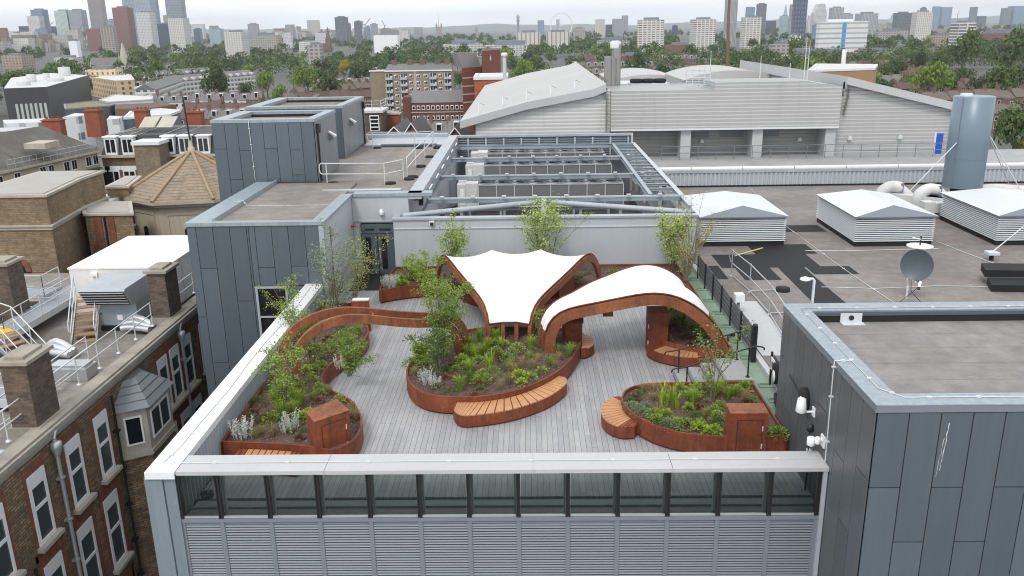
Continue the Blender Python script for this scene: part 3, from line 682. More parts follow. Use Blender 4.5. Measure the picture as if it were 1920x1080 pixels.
MB().box(rx0+.5, rx1, ry0+.5, ry1-.6, rz-.45, rz-.32).build('roof_felt', 'felt_roof', T)
tape('lightning_tape', 'earthing tape running round the coping of the blue grey block', [(rx1, ry0+.28, rz+.012), (rx0+.66, ry0+.28, rz+.012), (rx0+.3, ry0+.75, rz+.012), (rx0+.3, ry1-.42, rz+.012), (rx1, ry1-.38, rz+.012)], 1.0, .013)
tape('lightning_tape', 'earthing rod dropping down the side of the blue grey block', [(rx0+.3, 18.4, rz+.014), (rx0-.09, 18.4, rz+.012), (rx0-.1, 18.38, rz-.3), (rx0-.09, 18.34, 1.36)], .9, .016)
t = thing('overflow_spout', 'pale metal overflow plate standing at the upstand of the felt roof', 'overflow', (8.75, ry1-.75, rz-.32))
MB().box(8.45, 9.03, ry1-.72, ry1-.69, rz-.30, rz-.05).box(8.45, 9.05, ry1-.95, ry1-.72, rz-.315, rz-.29).build('plate', 'white_metal', t)
mb = MB(); mb.lathe([(.07,0),(.07,.02)], (0,0,0), 12); mb.v = [(8.74+p[0], ry1-.722-p[2], rz-.17+p[1]) for p in mb.v]; mb.build('hole', 'black_metal', t)
rs = random.Random(3)
for x, zt_, L_, w_ in ((1778, 3.55, 1.1, .05), (1772, 3.2, .9, .025), (1754, -.3, .25, .03), (1620, 3.4, .5, .02)):
    if x < 1650: continue
    mb = MB(); xx = PY(x, 800, ry0).x; A, B = [], []
    for k in range(15):
        z = zt_-L_*k/14; dx = rs.uniform(-.012, .012)-.07*k/14; ww = w_*rs.uniform(.15, .6)*(1-.5*k/14); A.append((xx+dx-ww/2, ry0-.033, z)); B.append((xx+dx+ww/2, ry0-.033, z))
    mb.strip(B, A, 0, False)
    mb.build('bird_stain', 'stain_white', T)
# things on its side wall
def side_lamp(y, z, label, s=1.):
    t = thing('sensor_lamp', label, 'lamp', (rx0-.03, y, z))
    MB().box(rx0-.06, rx0-.03, y-.08*s, y+.08*s, z-.12, z+.12).tube([(rx0-.06, y, z), (rx0-.3, y, z), (rx0-.34, y, z+.1)], .03, 6).build('bracket', 'white_paint', t)
    MB().lathe([(.04,.36*s),(.10*s,.34*s),(.14*s,0),(.10*s,-.03)], (rx0-.36, y, z+.02), 14).build('lamp_head', 'white_paint', t)
side_lamp(18.55+1.0, 2.15, 'white cone shaped lamp on a bracket on the dark panelled side wall')
t = thing('sensor_lamp', 'short white twin lamp beside the earthing rod on the dark side wall', 'lamp', (rx0-.03, 18.75, 1.75))
MB().box(rx0-.07, rx0-.03, 18.6, 18.85, 1.62, 1.9).tube([(rx0-.05, 18.75, 1.78), (rx0-.25, 18.8, 1.78)], .05, 8).build('bracket', 'white_paint', t)
MB().lathe([(.07,.1),(.1,.08),(.1,-.1),(.06,-.13)], (rx0-.3, 18.82, 1.72), 12).lathe([(.05,.1),(.07,.08),(.07,-.06),(.05,-.08)], (rx0-.2, 18.66, 1.8), 10).build('lamp_head', 'white_paint', t)
def reel(p, label, nx=-1):
    p = Vector(p); t = thing('wall_speaker', label, 'hose reel', p)
    t.name = 'hose_reel'
    mb = MB(); mb.lathe([(.1,0),(.27,.02),(.27,.13),(.1,.15)], (0,0,0), 18); mb.v = [(p.x+nx*q[2], p.y+q[0], p.z+q[1]*1.25) for q in mb.v]; mb.build('drum', 'black_rubber', t)
    mb = MB(); mb.lathe([(.02,.155),(.16,.157),(.16,.165),(.02,.167)], (0,0,0), 14); mb.v = [(p.x+nx*q[2], p.y+q[0]-.05, p.z+q[1]*1.25-.08) for q in mb.v]; mb.build('plate', 'white_paint', t)
reel((rx0-.03, 20.15, 2.2), 'black round hose reel with white disc on the dark side wall')
t = thing('socket_box', 'small grey socket box with hanging black cable on the dark side wall', 'socket', (rx0-.03, 18.95, .9))
MB().box(rx0-.16, rx0-.03, 19.35, 19.6, .55, .95).box(rx0-.12, rx0-.03, 19.42, 19.6, .96, 1.1).build('box', 'galv_pale', t)
wire([(rx0-.1, 19.5, 1.1), (rx0-.1, 19.5, 1.75), (rx0-.06, 20.1, 2.05), (rx0-.06, 21.6, 2.3)], .014).build('cable', 'black_metal', t)
wire([(rx0-.1, 19.45, .55), (rx0-.12, 19.4, .02)], .03).build('flex', 'black_metal', t)
MB().lathe([(.02,.12),(.08,.08),(.08,-.08),(.02,-.12)], (rx0-.1, 19.5, 1.72), 10).build('plug', 'black_metal', t)

# ------------------------------------------------------------------ main roof on the right
RZ = .6
T = thing('main_roof_block', 'broad flat roofed wing covered in worn grey brown felt', 'building', (24, 40, GZ))
MB().box(7.95, 48, 22.7, 59.0, RZ-.25, RZ).build('roof_felt', 'felt_brown', T)
MB().box(7.1, 48, 22.75, 59.2, GZ, RZ-.26).build('wall', 'cladding_dark', T)
MB().box(7.13, 7.94, 22.66, 39.1, -.3, .46).build('edge_upstand', 'green_felt', T)
MB().box(7.74, 7.94, 22.66, 39.1, .461, .58).build('edge_kerb', 'concrete_pale', T)
tag(MB().box(7.96, 9.3, 27.2, 33.2, RZ+.004, RZ+.014).build('roof_walkway_path', 'concrete_pale'), 'pale worn walkway strip beside the black fence', kind='structure')
for i, (a, b, c, d) in enumerate(((9.0,13.6,38.2,40.6), (9.6,11.2,36.2,38.2), (11.2,14.2,40.6,42.5), (13.6,16.2,45.2,46.8), (12.9,14.9,37.0,38.3), (7.98,8.9,36.4,38.6))):
    tag(MB().box(a, b, c, d, RZ+.004+.0008*i, RZ+.010+.0008*i).build('black_roof_mat', 'black_rubber'), ['wide black mat spread in front of the first louvred vent', 'black mat stepping out under the pale guard rail', 'black mat at the near corner of the first louvred vent', 'black mat in the gap between two louvred vents', 'black mat tongue pointing at the dish', 'small black mat in the roof corner at the fence'][i], 'roof mat')
q = [PZ(x, y, RZ+.004) for x, y in ((1456,499), (1502,497), (1588,570), (1527,570))]
tag(MB().prism([(p.x, p.y) for p in q], RZ+.003, RZ+.012).build('black_roof_mat', 'black_rubber'), 'long slanting black mat reaching to the coping of the blue grey block', 'roof mat')
# thin conductor lines over the felt
for pts, lb in (([(1475,425), (1560,488), (1605,520), (1675,567)], 'pale conductor line running from the first vent down to the block'), ([(1395,340), (1415,362), (1475,425)], 'pale conductor line behind the first louvred vent'),
                ([(1755,452), (1800,470), (1880,500), (1920,512)], 'pale conductor line leaving the corner of the second vent'), ([(1540,538), (1640,541), (1760,536), (1880,538)], 'pale conductor line crossing the felt behind the dish'), ([(1510,470), (1600,470), (1760,466)], 'pale conductor line along the foot of the second vent')):
    P = [PZ(x, y, RZ+.02) for x, y in pts]; tape('lightning_tape', lb, P, 2.2, .018)
def vent(x0, x1, y0, y1, label, h=1.55):
    t = thing('roof_vent', label, 'roof vent', ((x0+x1)/2, (y0+y1)/2, RZ), 'louvred roof vents')
    MB().box(x0+.06, x1-.06, y0+.06, y1-.06, RZ, RZ+.25).build('kerb', 'black_rubber', t)
    MB().box(x0+.12, x1-.12, y0+.12, y1-.12, RZ+.25, RZ+h).build('inner_box', 'black_metal', t)
    mb = MB(); z = RZ+.27; n = 13; dz = (h-.3)/n
    for i in range(n):
        a, b = z+i*dz, z+i*dz+dz*.5
        mb.add([(x0,y0,a),(x1,y0,a),(x1,y1,a),(x0,y1,a),(x0+.07,y0+.07,b),(x1-.07,y0+.07,b),(x1-.07,y1-.07,b),(x0+.07,y1-.07,b)], [(0,1,5,4),(1,2,6,5),(2,3,7,6),(3,0,4,7),(3,2,1,0)], 0)
    mb.build('louver_slats', 'white_metal', t)
    zt = RZ+h; xm = (x0+x1)/2; o = .08; r = zt+.48; yg = y0+.02
    a0, a1, b0, b1 = x0-o, x1+o, y0-o, y1+o
    # hipped low roof: grey gable facet at the front, pale sheets behind
    v = [(a0,b0,zt),(a1,b0,zt),(a1,b1,zt),(a0,b1,zt),(xm,b0+.55,r),(xm,b1-1.2,r)]
    mb = MB().add(v, [(0,1,4)], 1).add(v, [(1,2,5,4),(2,3,5),(3,0,4,5)], 0).add([(a0,b0,zt-.05),(a1,b0,zt-.05),(a1,b1,zt-.05),(a0,b1,zt-.05)]+v[:4], [(0,1,5,4),(1,2,6,5),(2,3,7,6),(3,0,4,7),(3,2,1,0)], 1)
    mb.build('cover', ['white_metal', 'slate_metal'], t)
    return t
p = [PZ(1312,463,RZ), PZ(1474,463,RZ), PZ(1600,463,RZ), PZ(1752,463,RZ)]
vent(p[0].x, p[1].x, p[0].y, p[0].y+5.6, 'pale louvred roof vent nearest the pale screen wall')
vent(p[2].x, p[3].x, p[2].y, p[2].y+5.9, 'pale louvred roof vent standing behind the satellite dish')
vent(p[3].x+3.05, p[3].x+7.4, p[2].y-.1, p[2].y+6.0, 'pale louvred roof vent cut by the picture edge')

# satellite dish on a pole
b = PZ(1707,566,RZ); dc = PY(1719,497,b.y+.1)
t = thing('satellite_dish', 'blue grey satellite dish on a thin pale pole above the felt roof', 'satellite dish', b)
mb = MB(); R = .62; prof = [(R*i/7, .16*(i/7)**2) for i in range(8)]
n = 28; vv = []
ax = (CAM-dc); ax.z = 4.5; ax.x -= 6; ax.normalize(); sx = ax.cross(Vector((0,0,1))).normalized(); sy = sx.cross(ax).normalized()*-1
for r, h in prof: vv += [dc+(sx*math.cos(2*PI*j/n)+sy*math.sin(2*PI*j/n)*1.04)*r+ax*(h-.16) for j in range(n)]
mb.add(vv, [(i*n+j, i*n+(j+1)%n, (i+1)*n+(j+1)%n, (i+1)*n+j) for i in range(7) for j in range(n)], 0, True)
back = [q-ax*.03 for q in vv]; mb.add(back, [((i+1)*n+j, (i+1)*n+(j+1)%n, i*n+(j+1)%n, i*n+j) for i in range(7) for j in range(n)], 0, True)
mb.strip(vv[-n:], back[-n:], 0, closed=True); mb.build('reflector', 'cladding', t)
MB().tube([b+Vector((0,.4,0)), (b.x+.04, b.y+.45, dc.z-.35), dc-ax*.42, dc-ax*.2], .045, 8).build('pole', 'white_metal', t)
fp = dc+ax*.55+sx*-.28-Vector((0,0,.62))
MB().tube([dc-Vector((0,0,.6))-ax*.05, fp], .025, 6).build('feed_arm', 'cladding', t)
MB().tube([fp-ax*.05, fp+ax*.02, fp+ax*.16-Vector((0,0,.16))], .06, 8, 0).build('receiver', 'white_paint', t)
MB().tube([fp+ax*.15-Vector((0,0,.15)), fp+ax*.22-Vector((0,0,.24))], .055, 8).build('receiver_cap', 'black_metal', t)
wire([fp, fp+Vector((-.05,.1,-.25)), (b.x-.1, b.y-.1, RZ+.35), (b.x-.5, b.y-.1, RZ+.02)], .013).build('cable', 'black_metal', t)
wire([dc-Vector((.15,0,.6)), (b.x-.1, b.y-.15, RZ+.5), (b.x+.35, b.y-.2, RZ+.02)], .013).build('cable', 'black_metal', t)
# small ring antenna behind the dish
b = PZ(1716,530,RZ); c = PY(1717,463,b.y)
t = thing('ring_antenna', 'white ring shaped antenna on a post between dish and vent', 'antenna', b)
MB().tube([b, (b.x, b.y, c.z-.2)], .04, 6).tube([(b.x-.35, b.y, b.z), (b.x-.35, b.y, c.z-.1)], .025, 5).build('post', 'white_metal', t)
mb = MB(); mb.lathe([(.30,0),(.52,.01),(.54,.06),(.30,.07)], (b.x, b.y, c.z), 20); mb.build('ring', 'white_paint', t)
MB().tube([(b.x, b.y, c.z-.2), (b.x, b.y, c.z+.5)], .03, 6).build('rod', 'black_metal', t)
MB().tube([(b.x-.35, b.y, c.z+.4), (b.x+.02, b.y, c.z+.34)], .03, 5).tube([(b.x-.5, b.y, c.z+.04), (b.x+.5, b.y, c.z+.04)], .025, 5).build('arm', 'white_paint', t)
# chimney flue with guy wires
b = PZ(1800,376,RZ); top = PY(1823,180,b.y)
t = thing('flue_stack', 'tall round blue grey flue stack with pale guy wires on the felt roof', 'chimney', (b.x, b.y, RZ))
fr = 1.16; fx, fy = b.x, b.y; fh = top.z-RZ
MB().lathe([(fr,.9),(fr,fh*.55),(fr,fh*.55+.01),(fr,fh-.02),(fr-.06,fh)], (fx, fy, RZ), 32).build('casing', 'flue_blue', t)
MB().lathe([(fr-.5,0),(fr-.5,.9)], (fx, fy, RZ), 20).build('base', 'black_rubber', t)
MB().lathe([(fr+.012,fh*.42),(fr+.012,fh*.42+.05)], (fx, fy, RZ), 32).bar((fx-.84*fr, fy-.55*fr, RZ+.9), (fx-.84*fr, fy-.55*fr, RZ+fh-.05), .035, .05, 0, (.84,.55,0)).build('seam', 'slate_metal', t)
MB().lathe([(.35,0),(.35,.14),(.3,.16)], (fx-.5, fy, RZ+fh), 14).build('outlet', 'white_metal', t)
for dx, dy, z0 in ((-4.6, -1.5, .62), (3.6, -1.0, .7), (4.6, 2.6, .7)):
    wire([(fx+fr*math.copysign(.6, dx), fy-.5, RZ+fh*z0), (fx+dx, fy+dy, RZ+.1)], .03).build('guy_wire', 'white_metal', t)
# lagged ducts and fans at the foot of the flue
def elbow(pts, r, n=10): return MB().tube(spline(pts, 4), r, n)
P = lambda x, y, z=RZ: PZ(x, y, z)
for k, (x, y) in enumerate(((1655, 392), (1725, 398))):
    o = P(x, y); t = thing('duct_fan', ['pale lagged fan and duct behind the second vent', 'pale lagged fan and duct nearest the foot of the flue'][k], 'duct', o)
    elbow([o+Vector((-.2,0,.2)), o+Vector((-.2,0,.95)), o+Vector((.3,0,1.35)), o+Vector((.9,0,1.3))], .36).build('fan_case', 'stone_pale_white', t)
    elbow([o+Vector((.9,0,1.3)), o+Vector((1.35,-.1,.9)), o+Vector((1.8,-.1,.62)), o+Vector((2.9,.2,.6)), o+Vector((3.4,.6,.7))], .27).build('duct', 'galv_pale', t)
    MB().box(o.x+.82, o.x+.98, o.y-.32, o.y+.32, RZ+1.0, RZ+1.6).build('flange', 'slate_metal', t)
    MB().box(o.x-.5, o.x+.4, o.y-.5, o.y+.4, RZ, RZ+.25).build('stand', 'slate_metal', t)
    MB().obox(o+Vector((.1,-.3,.55)), (3.0-k*1.2,-2.0+k*.6,0), (.35,.5,0), (0,0,.45)).build('square_duct', 'stone_pale_white', t)
o = P(1770, 405); t = thing('square_duct_run', 'pale boxy duct turning down between the second and third vents', 'duct', o)
MB().box(o.x-1.0, o.x+1.5, o.y-.5, o.y+.1, RZ+.3, RZ+.85).box(o.x-1.6, o.x-1.0, o.y-.9, o.y-.2, RZ, RZ+1.0).box(o.x+1.5, o.x+2.8, o.y-.8, o.y+.3, RZ+.2, RZ+.7).build('duct', 'stone_pale_white', t)
MB().box(o.x-1.8, o.x+2.9, o.y-.5, o.y+.2, RZ, RZ+.2).build('support', 'slate_metal', t)
for k, (x, y) in enumerate(((1880, 378), (1912, 392))):
    o = P(x, y); t = thing('duct_fan', ['pale lagged duct lying behind the third vent', 'round lagged fan at the picture edge behind the third vent'][k], 'duct', o)
    elbow([o+Vector((-2.2,.3,.5)), o+Vector((-.8,.2,.75)), o+Vector((.6,0,.7)), o+Vector((2,-.2,.6))], .34).build('duct', 'stone_pale_white', t)
    MB().lathe([(.2,0),(.6,.05),(.6,.7),(.2,.75)], o+Vector((.4,-.3,.1)), 16).build('fan_case', 'stone_pale_white', t)
# guard rail along the black mats
def rail(name, label, posts, h=1.1, rails=(1.05, .55), mat='galv', r=.024, foot=True, z=None, group=None, cat='railing', close=False):
    """pipe guard rail: posts are ground points"""
    P = [Vector(p) for p in posts]; t = thing(name, label, cat, P[0], group)
    for p in P:
        MB().tube([p, p+Vector((0,0,h))], r, 6).build('post', mat, t)
    for z_ in rails: MB().tube([p+Vector((0,0,z_)) for p in P], r, 6).build('rail', mat, t)
    if foot:
        for p in P: MB().lathe([(.09,0),(.09,.03),(.04,.06)], p, 8).build('foot', mat, t)
    return t
pp = [PZ(x, y, RZ) for x, y in ((1371,518), (1405,548), (1442,590), (1468,632))]
t = rail('guard_rail', 'pale galvanised guard rail standing on the felt beside the black mats', pp, 1.25, (1.2, .62, .08))
for p in pp[1:3]:
    MB().tube([p+Vector((0,0,.06)), p+Vector((1.3,.15,.06))], .024, 6).build('brace', 'galv', t); MB().lathe([(.3,0),(.3,.14),(.1,.16)], p+Vector((1.45,.15,0)), 12).build('counterweight', 'black_rubber', t)
MB().tube([pp[0]+Vector((0,0,1.2)), pp[0]+Vector((-.08,.25,.9)), pp[0]+Vector((0,.2,.62))], .024, 6).build('rail_end', 'galv', t)
MB().tube([pp[0]+Vector((.1,0,.95)), pp[0]+Vector((1.5,.6,1.15))], .03, 6).build('pole', 'yellow_pole', t)
# small street type lamp on the block edge
b = Vector((8.55, 22.75, RZ)); p = PY(1527,523,b.y)
t = thing('roof_lamp', 'small white swan neck lamp rising behind the block coping', 'lamp', (p.x, b.y, RZ))
MB().tube([(p.x, b.y, RZ), (p.x, b.y, p.z-.05), (p.x-.04, b.y, p.z), (p.x-.12, b.y, p.z+.01)], .04, 7).build('pole', 'white_metal', t)
MB().lathe([(.02,.07),(.13,.03),(.15,-.02),(.1,-.04)], (p.x-.25, b.y, p.z), 12).build('lamp_head', 'white_paint', t)
# stack of black mats
for k, (x, y, lb) in enumerate(((1885, 527, 'loose black mat lying askew on the pile beside the dish roof'), (1900, 540, 'lower black mat of the pile near the picture edge'))):
    p = PZ(x, y, RZ); tag(MB().obox((p.x-1.2, p.y-.5, RZ+.35-.33*k), (2.9,-.25,0), (.3,.95,.05), (0,0,.3-.02*k)).build('folded_mat', 'black_rubber'), lb, 'roof mat')
p = PZ(1858, 488, RZ); t = thing('wire_anchor', 'small pale anchor block for a guy wire at the edge of the felt', 'anchor', p)
MB().lathe([(.1,0),(.1,.3)], p, 8).build('base', 'black_rubber', t); MB().box(p.x-.25, p.x+.25, p.y-.25, p.y+.25, RZ+.3, RZ+.42).build('plate', 'white_metal', t); wire([p+Vector((0,0,.4)), p+Vector((2.2,1.0,1.7))], .03).build('wire', 'white_metal', t)
p = PZ(1365, 560, RZ); t = thing('roof_box', 'small white junction box on a post behind the black fence', 'junction box', (8.1, p.y, RZ-.02))
MB().box(8.0, 8.35, 31.4, 31.75, RZ+.55, RZ+.85).build('box', 'white_paint', t); MB().box(8.1, 8.2, 31.5, 31.6, RZ-.02, RZ+.55).build('post', 'slate_metal', t)

# ------------------------------------------------------------------ corrugated parapet and walkway behind the main roof
T = thing('corrugated_parapet', 'long ribbed grey metal parapet with a bright rounded capping', 'parapet', (28, 58.6, RZ))
yb = PZ(1600,347,RZ).y; zt = PY(1600,312,yb).z
mb = MB(); x = 7.8
while x < 48:
    mb.add([(x,yb,RZ),(x+.06,yb-.08,RZ),(x+.17,yb-.08,RZ),(x+.23,yb,RZ),(x+.30,yb,RZ)]+[(x,yb,zt-.3),(x+.06,yb-.08,zt-.3),(x+.17,yb-.08,zt-.3),(x+.23,yb,zt-.3),(x+.30,yb,zt-.3)], [(i,i+1,6+i,5+i) for i in range(4)], 0); x += .30
mb.build('ribbed_sheet', 'light_grey', T)
MB().box(7.8, 48, yb-.10, yb-.04, RZ-.02, RZ+.12).build('kerb', 'black_rubber', T)
MB().box(7.8, 48, yb-.12, yb+.3, zt-.31, zt-.12).build('rail_band', 'trim_grey', T)
mb = MB(); x = 7.8; k = 0
while x < 48:
    b_ = min(48, x+3.55); mb = MB().tube([(x+.02, yb+.1, zt-.06), (b_-.02, yb+.1, zt-.06)], .16, 10); mb.build('capping', 'trim_white', T); x += 3.56
MB().box(7.8, 48, yb+.1, yb+.6, RZ-2, zt-.32).build('backing', 'slate_metal', T)
tag(MB().box(7.6, 60, yb+.7, 74, RZ-.6, .75).build('roof_walkway_path', 'concrete'), 'grey flat roof strip between ribbed parapet and the metal clad hall', kind='structure')
# ------------------------------------------------------------------ two rooftop plant boxes and the roof between them
FZ = 3.8
T = thing('upper_roof', 'brown felt upper roof with a pale coping between plant boxes and chiller yard', 'building', (-9, 50, GZ))
MB().box(-14.2, -5.75, 41.0, 62.4, FZ-.3, FZ).build('roof_felt', 'felt_tower', T)
MB().box(-14.1, -5.35, 40.7, 62.3, GZ, FZ-.31).build('wall', 'light_grey', T)
MB().box(-5.75, -5.1, 40.0, 62.6, FZ-.1, 4.0).build('roof_coping', 'trim_grey', T); MB().box(-5.12, -5.06, 40.62, 62.4, FZ-.55, 3.86).build('coping_fascia', 'trim_blue', T)
MB().box(-14.2, -5.78, 62.4, 62.9, FZ-.3, 4.15).build('rear_parapet', 'trim_grey', T)
MB().box(-11.2, -5.8, 58.2, 62.39, FZ+.001, FZ+.12).build('raised_slab', 'trim_grey', T)
for a, b, c, d in ((-10.7, -8.9, 44.6, 58.0),): MB().box(a, b, c, d, FZ+.003, FZ+.008).build('walkway', 'felt_roof', T)
def box_room(label, x0, x1, y0, y1, z1, cw, cols, lamp, pipe):
    t = thing('plant_box', label, 'plant room', ((x0+x1)/2, y0, FZ), 'panelled plant boxes')
    mb = MB(); clad(mb, (x0+2.64, y0, 0), (1,0,0), (0,-1,0), x1-x0-2.64, FZ+.12, z1-.16, cw, cols); clad(mb, (x0, y0, 0), (1,0,0), (0,-1,0), 2.64, GZ, z1-.16, cw, [[5.7,2.4,-2],[4.1,-.5],[5.6,1.8],[9]]); mb.build('front_cladding', ['cladding', 'joint'], t)
    mb = MB(); clad(mb, (x1, y0, 0), (0,1,0), (1,0,0), y1-y0, FZ+.12, z1-.16, 1.6, [[9]]); mb.build('side_cladding', ['side_panel', 'joint'], t)
    MB().box(x0, x1-.03, y0+.06, y1, FZ, z1-.55).box(x0, -14.2, y0+.06, y1, GZ, FZ).build('core', 'slate_metal', t)
    mb = MB(); coping_ring(mb, x0, x1, y0, y1, z1, .75, .5, .5, .42, .16); mb.build('roof_coping', 'trim_blue', t)
    MB().box(x0+.7, x1-.4, y1-.56, y1-.52, z1-.4, z1-.161).build('upstand', 'black_rubber', t)
    MB().box(x0+.7, x1-.4, y0+.4, y1-.5, z1-.5, z1-.3).build('roof_felt', 'felt_tower', t)
    MB().box(x1+.03, x1+.12, y0+pipe-.05, y0+pipe+.04, FZ+.1, z1-.5).box(x1+.03, x1+.22, y0+pipe-.15, y0+pipe+.14, z1-.75, z1-.3).build('downpipe', 'black_metal', t)
    ly, lz = lamp
    L_ = MB().add([(x1+.02,ly-.15,lz),(x1+.4,ly-.15,lz-.25),(x1+.4,ly+.25,lz-.25),(x1+.02,ly+.25,lz),(x1+.02,ly-.15,lz-.08),(x1+.36,ly-.15,lz-.35),(x1+.36,ly+.25,lz-.35),(x1+.02,ly+.25,lz-.08)], [(0,1,2,3),(7,6,5,4),(0,4,5,1),(1,5,6,2),(2,6,7,3)]).build('floodlight', 'trim_white', t)
    MB().box(x1, x1+.22, ly-.1, ly+.2, lz-.5, lz-.2).build('lamp_body', 'slate_metal', L_)
    return t
box_room('nearer plant box with dark blue grey panels and a floodlight', -16.25, -10.95, 43.94, 48.9, 7.18, .66, [[5.7], [9], [5.6,4.3], [9], [5.7], [9], [5.7], [9]], (47.0, 6.2), .35)
tape('lightning_tape', 'pale earthing rod down the face of the nearer plant box', [(-14.3, 44.2, 7.2), (-14.3, 43.85, 7.15), (-14.28, 43.86, 5.5), (-14.26, 43.86, 4.05)], .8, .016)
box_room('farther plant box partly hidden behind the nearer one', -17.3, -11.4, 52.8, 60.1, 7.07, .66, [[9], [5.6]], (55.0, 6.1), 6.6)
# guard rails on the upper roof
def loop_rail(name, label, posts, h=1.1, mid=.55, ends=(True, False)):
    P = [Vector(p) for p in posts]; t = thing(name, label, 'railing', P[0])
    U = Vector((0,0,1)); d0 = (P[0]-P[1]).normalized()*.35
    pts = [p+U*h for p in P]; low = [p+U*mid for p in P]
    if ends[0]:
        loop = [P[0]+U*h, P[0]+d0*.7+U*h, P[0]+d0+U*(h-.12), P[0]+d0+U*(mid+.12), P[0]+d0*.7+U*mid, P[0]+U*mid]
        MB().tube(spline(loop, 3), .027, 6).build('rail_end', 'galv_pale', t)
    MB().tube(pts, .027, 6).build('rail', 'galv_pale', t); MB().tube(low, .027, 6).build('rail', 'galv_pale', t)
    for p in P:
        MB().tube([p, p+U*h], .027, 6).build('post', 'galv_pale', t); MB().lathe([(.3,0),(.3,.1),(.1,.13)], p+Vector((.25,.15,0)), 10).build('counterweight', 'black_rubber', t)
    return t
a = [PZ(x, y, FZ) for x, y in ((614,346), (722,346), (757,338))]
loop_rail('guard_rail', 'pale guard rail across the brown upper roof in front of the nearer plant box', [a[0], a[1], a[2]])
b = [PZ(x, y, FZ) for x, y in ((764,334), (780,314), (797,296), (812,279))]
loop_rail('guard_rail', 'pale guard rail running back along the chiller yard coping', b, ends=(False, False))
c = [PZ(x, y, FZ) for x, y in ((700,279), (778,279), (814,277))]
loop_rail('guard_rail', 'pale guard rail at the far edge of the upper roof', c)
tag(MB().box(-10.2, -6.3, 41.3, 41.75, FZ+.02, FZ+.12).build('cable_ladder', 'galv'), 'flat galvanised cable ladder lying on the brown felt before the guard rail', 'cable tray')
tag(MB().box(-10.0, -6.2, 58.0, 58.3, FZ+.12, FZ+.2).build('cable_ladder', 'slate_metal'), 'dark perforated cable tray near the rear parapet of the upper roof', 'cable tray')

# ------------------------------------------------------------------ chiller yard
yx0, yx1, yy0, yy1, yfl = -5.1, 7.75, 39.5, 62.4, -.4
T = thing('chiller_yard', 'sunken plant yard with grey walls and a louvred back screen', 'plant yard', (1.3, 51, yfl))
MB().box(-5.34, 8.0, 39.45, 62.9, yfl-.3, yfl).build('yard_floor', 'asphalt', T)
MB().box(-5.34, -5.14, 40.7, 62.4, yfl, FZ-.56).build('side_wall', 'light_grey', T)
MB().box(-5.35, 7.6, 62.4, 62.75, 3.82, 3.98).build('back_coping', 'trim_grey', T)
MB().box(-5.2, 7.6, 62.62, 62.7, yfl, 3.82).build('back_screen', 'slate_metal', T)
mb = MB()
for k in range(9): mb.box(-5.1, 7.55, 62.50, 62.61, 2.35+k*.155, 2.35+k*.155+.05)
mb.build('louver_slats', 'steel_grey', T)
for k in range(10): MB().box(-4.4+k*1.3, -4.28+k*1.3, 62.42, 62.499, 2.2, 3.75).build('screen_post', 'steel_pale', T)
MB().box(-5.1, 7.6, 62.36, 62.42, 2.1, 2.24).build('screen_rail', 'steel_pale', T)
MB().box(7.55, 7.68, 62.3, 62.75, yfl, 3.98).build('end_post', 'steel_pale', T)
# right hand louvred wall of the yard, seen through the steelwork
mb = MB(); y = 40.5
while y < 62: mb.box(7.86, 7.96, y, y+.14, yfl, 2.2); y += .3
mb.build('slatted_wall', 'trim_grey', T)
MB().box(7.97, 8.02, 39.5, 62.4, yfl, 2.2).build('slat_backing', 'slate_metal', T)
# steelwork over the yard
T = thing('yard_steelwork', 'grey steel frame of beams and bracing spanning the chiller yard', 'steel frame', (1.3, 41, 2.0))
sz = 3.22
def ibeam(p, q, h=.34, w=.16, name='beam', mat='steel_grey'):
    p, q = Vector(p), Vector(q); d = (q-p).normalized(); s = Vector((0,0,1)).cross(d).normalized(); u = Vector((0,0,1))
    mb = MB()
    for z_, hh in ((h/2-.02, .03), (-h/2+.02, .03)): mb.bar(p+u*z_, q+u*z_, w, hh)
    mb.bar(p, q, .05, h-.07)
    return mb.build(name, mat, T)
for Y_ in (42.0, 48.7, 55.6): 
    ibeam((yx0, Y_, sz), (yx1-1.55 if Y_ > 43 else yx1, Y_, sz), .28)
    b_ = MB().bar((yx0+.1, Y_-.35, sz+.16), (6.1 if Y_ > 43 else yx1-.1, Y_-.35, sz+.16), .07, .07).build('rail', 'steel_pale', T)
    mb = MB()
    for k in range(8): mb.box(yx0+.7+k*1.55, yx0+.9+k*1.55, Y_-.42, Y_-.2, sz+.2, sz+.27)
    mb.build('clamp_row_pattern', 'steel_pale', T)
ibeam((yx0, 61.6, sz), (yx1-.1, 61.6, sz), .3)
ibeam((6.15, 42.2, sz+.05), (6.15, 61.6, sz+.05), .26, .2)
ibeam((yx1-.05, 39.55, sz-.05), (yx1-.05, 62.3, sz-.05), .34, .26, 'beam', 'steel_pale')
for k in range(14):
    y = 44.2+k*1.33; ibeam((6.2, y, sz+.02), (yx1-.1, y, sz+.02), .15, .14, 'purlin')
for k in range(4):
    MB().box(yx1-.2, yx1-.02, 42.0+k*6.5, 42.2+k*6.5, yfl, sz-.2).build('column', 'steel_pale', T)
MB().tube([(-6.0, 39.62, 2.98), (.35, 41.7, 3.12)], .13, 10).build('brace', 'trim_grey', T)
MB().tube([(7.5, 39.7, 2.98), (1.2, 41.7, 3.12)], .13, 10).build('brace', 'trim_grey', T)
MB().box(.66, .9, 41.2, 41.75, 2.2, 3.3).build('king_post', 'white_metal', T)
MB().bar((-5.1, 40.62, 3.05), (-5.0, 62.2, 3.35), .1, .1).build('gutter', 'slate_metal', T)
for k in range(6):
    y = 42.5+k*3.3; MB().tube([(-5.0, y, 3.72), (-5.0, y+1.3, 3.72)], .045, 6).build('strip_lamp', 'white_paint', T)
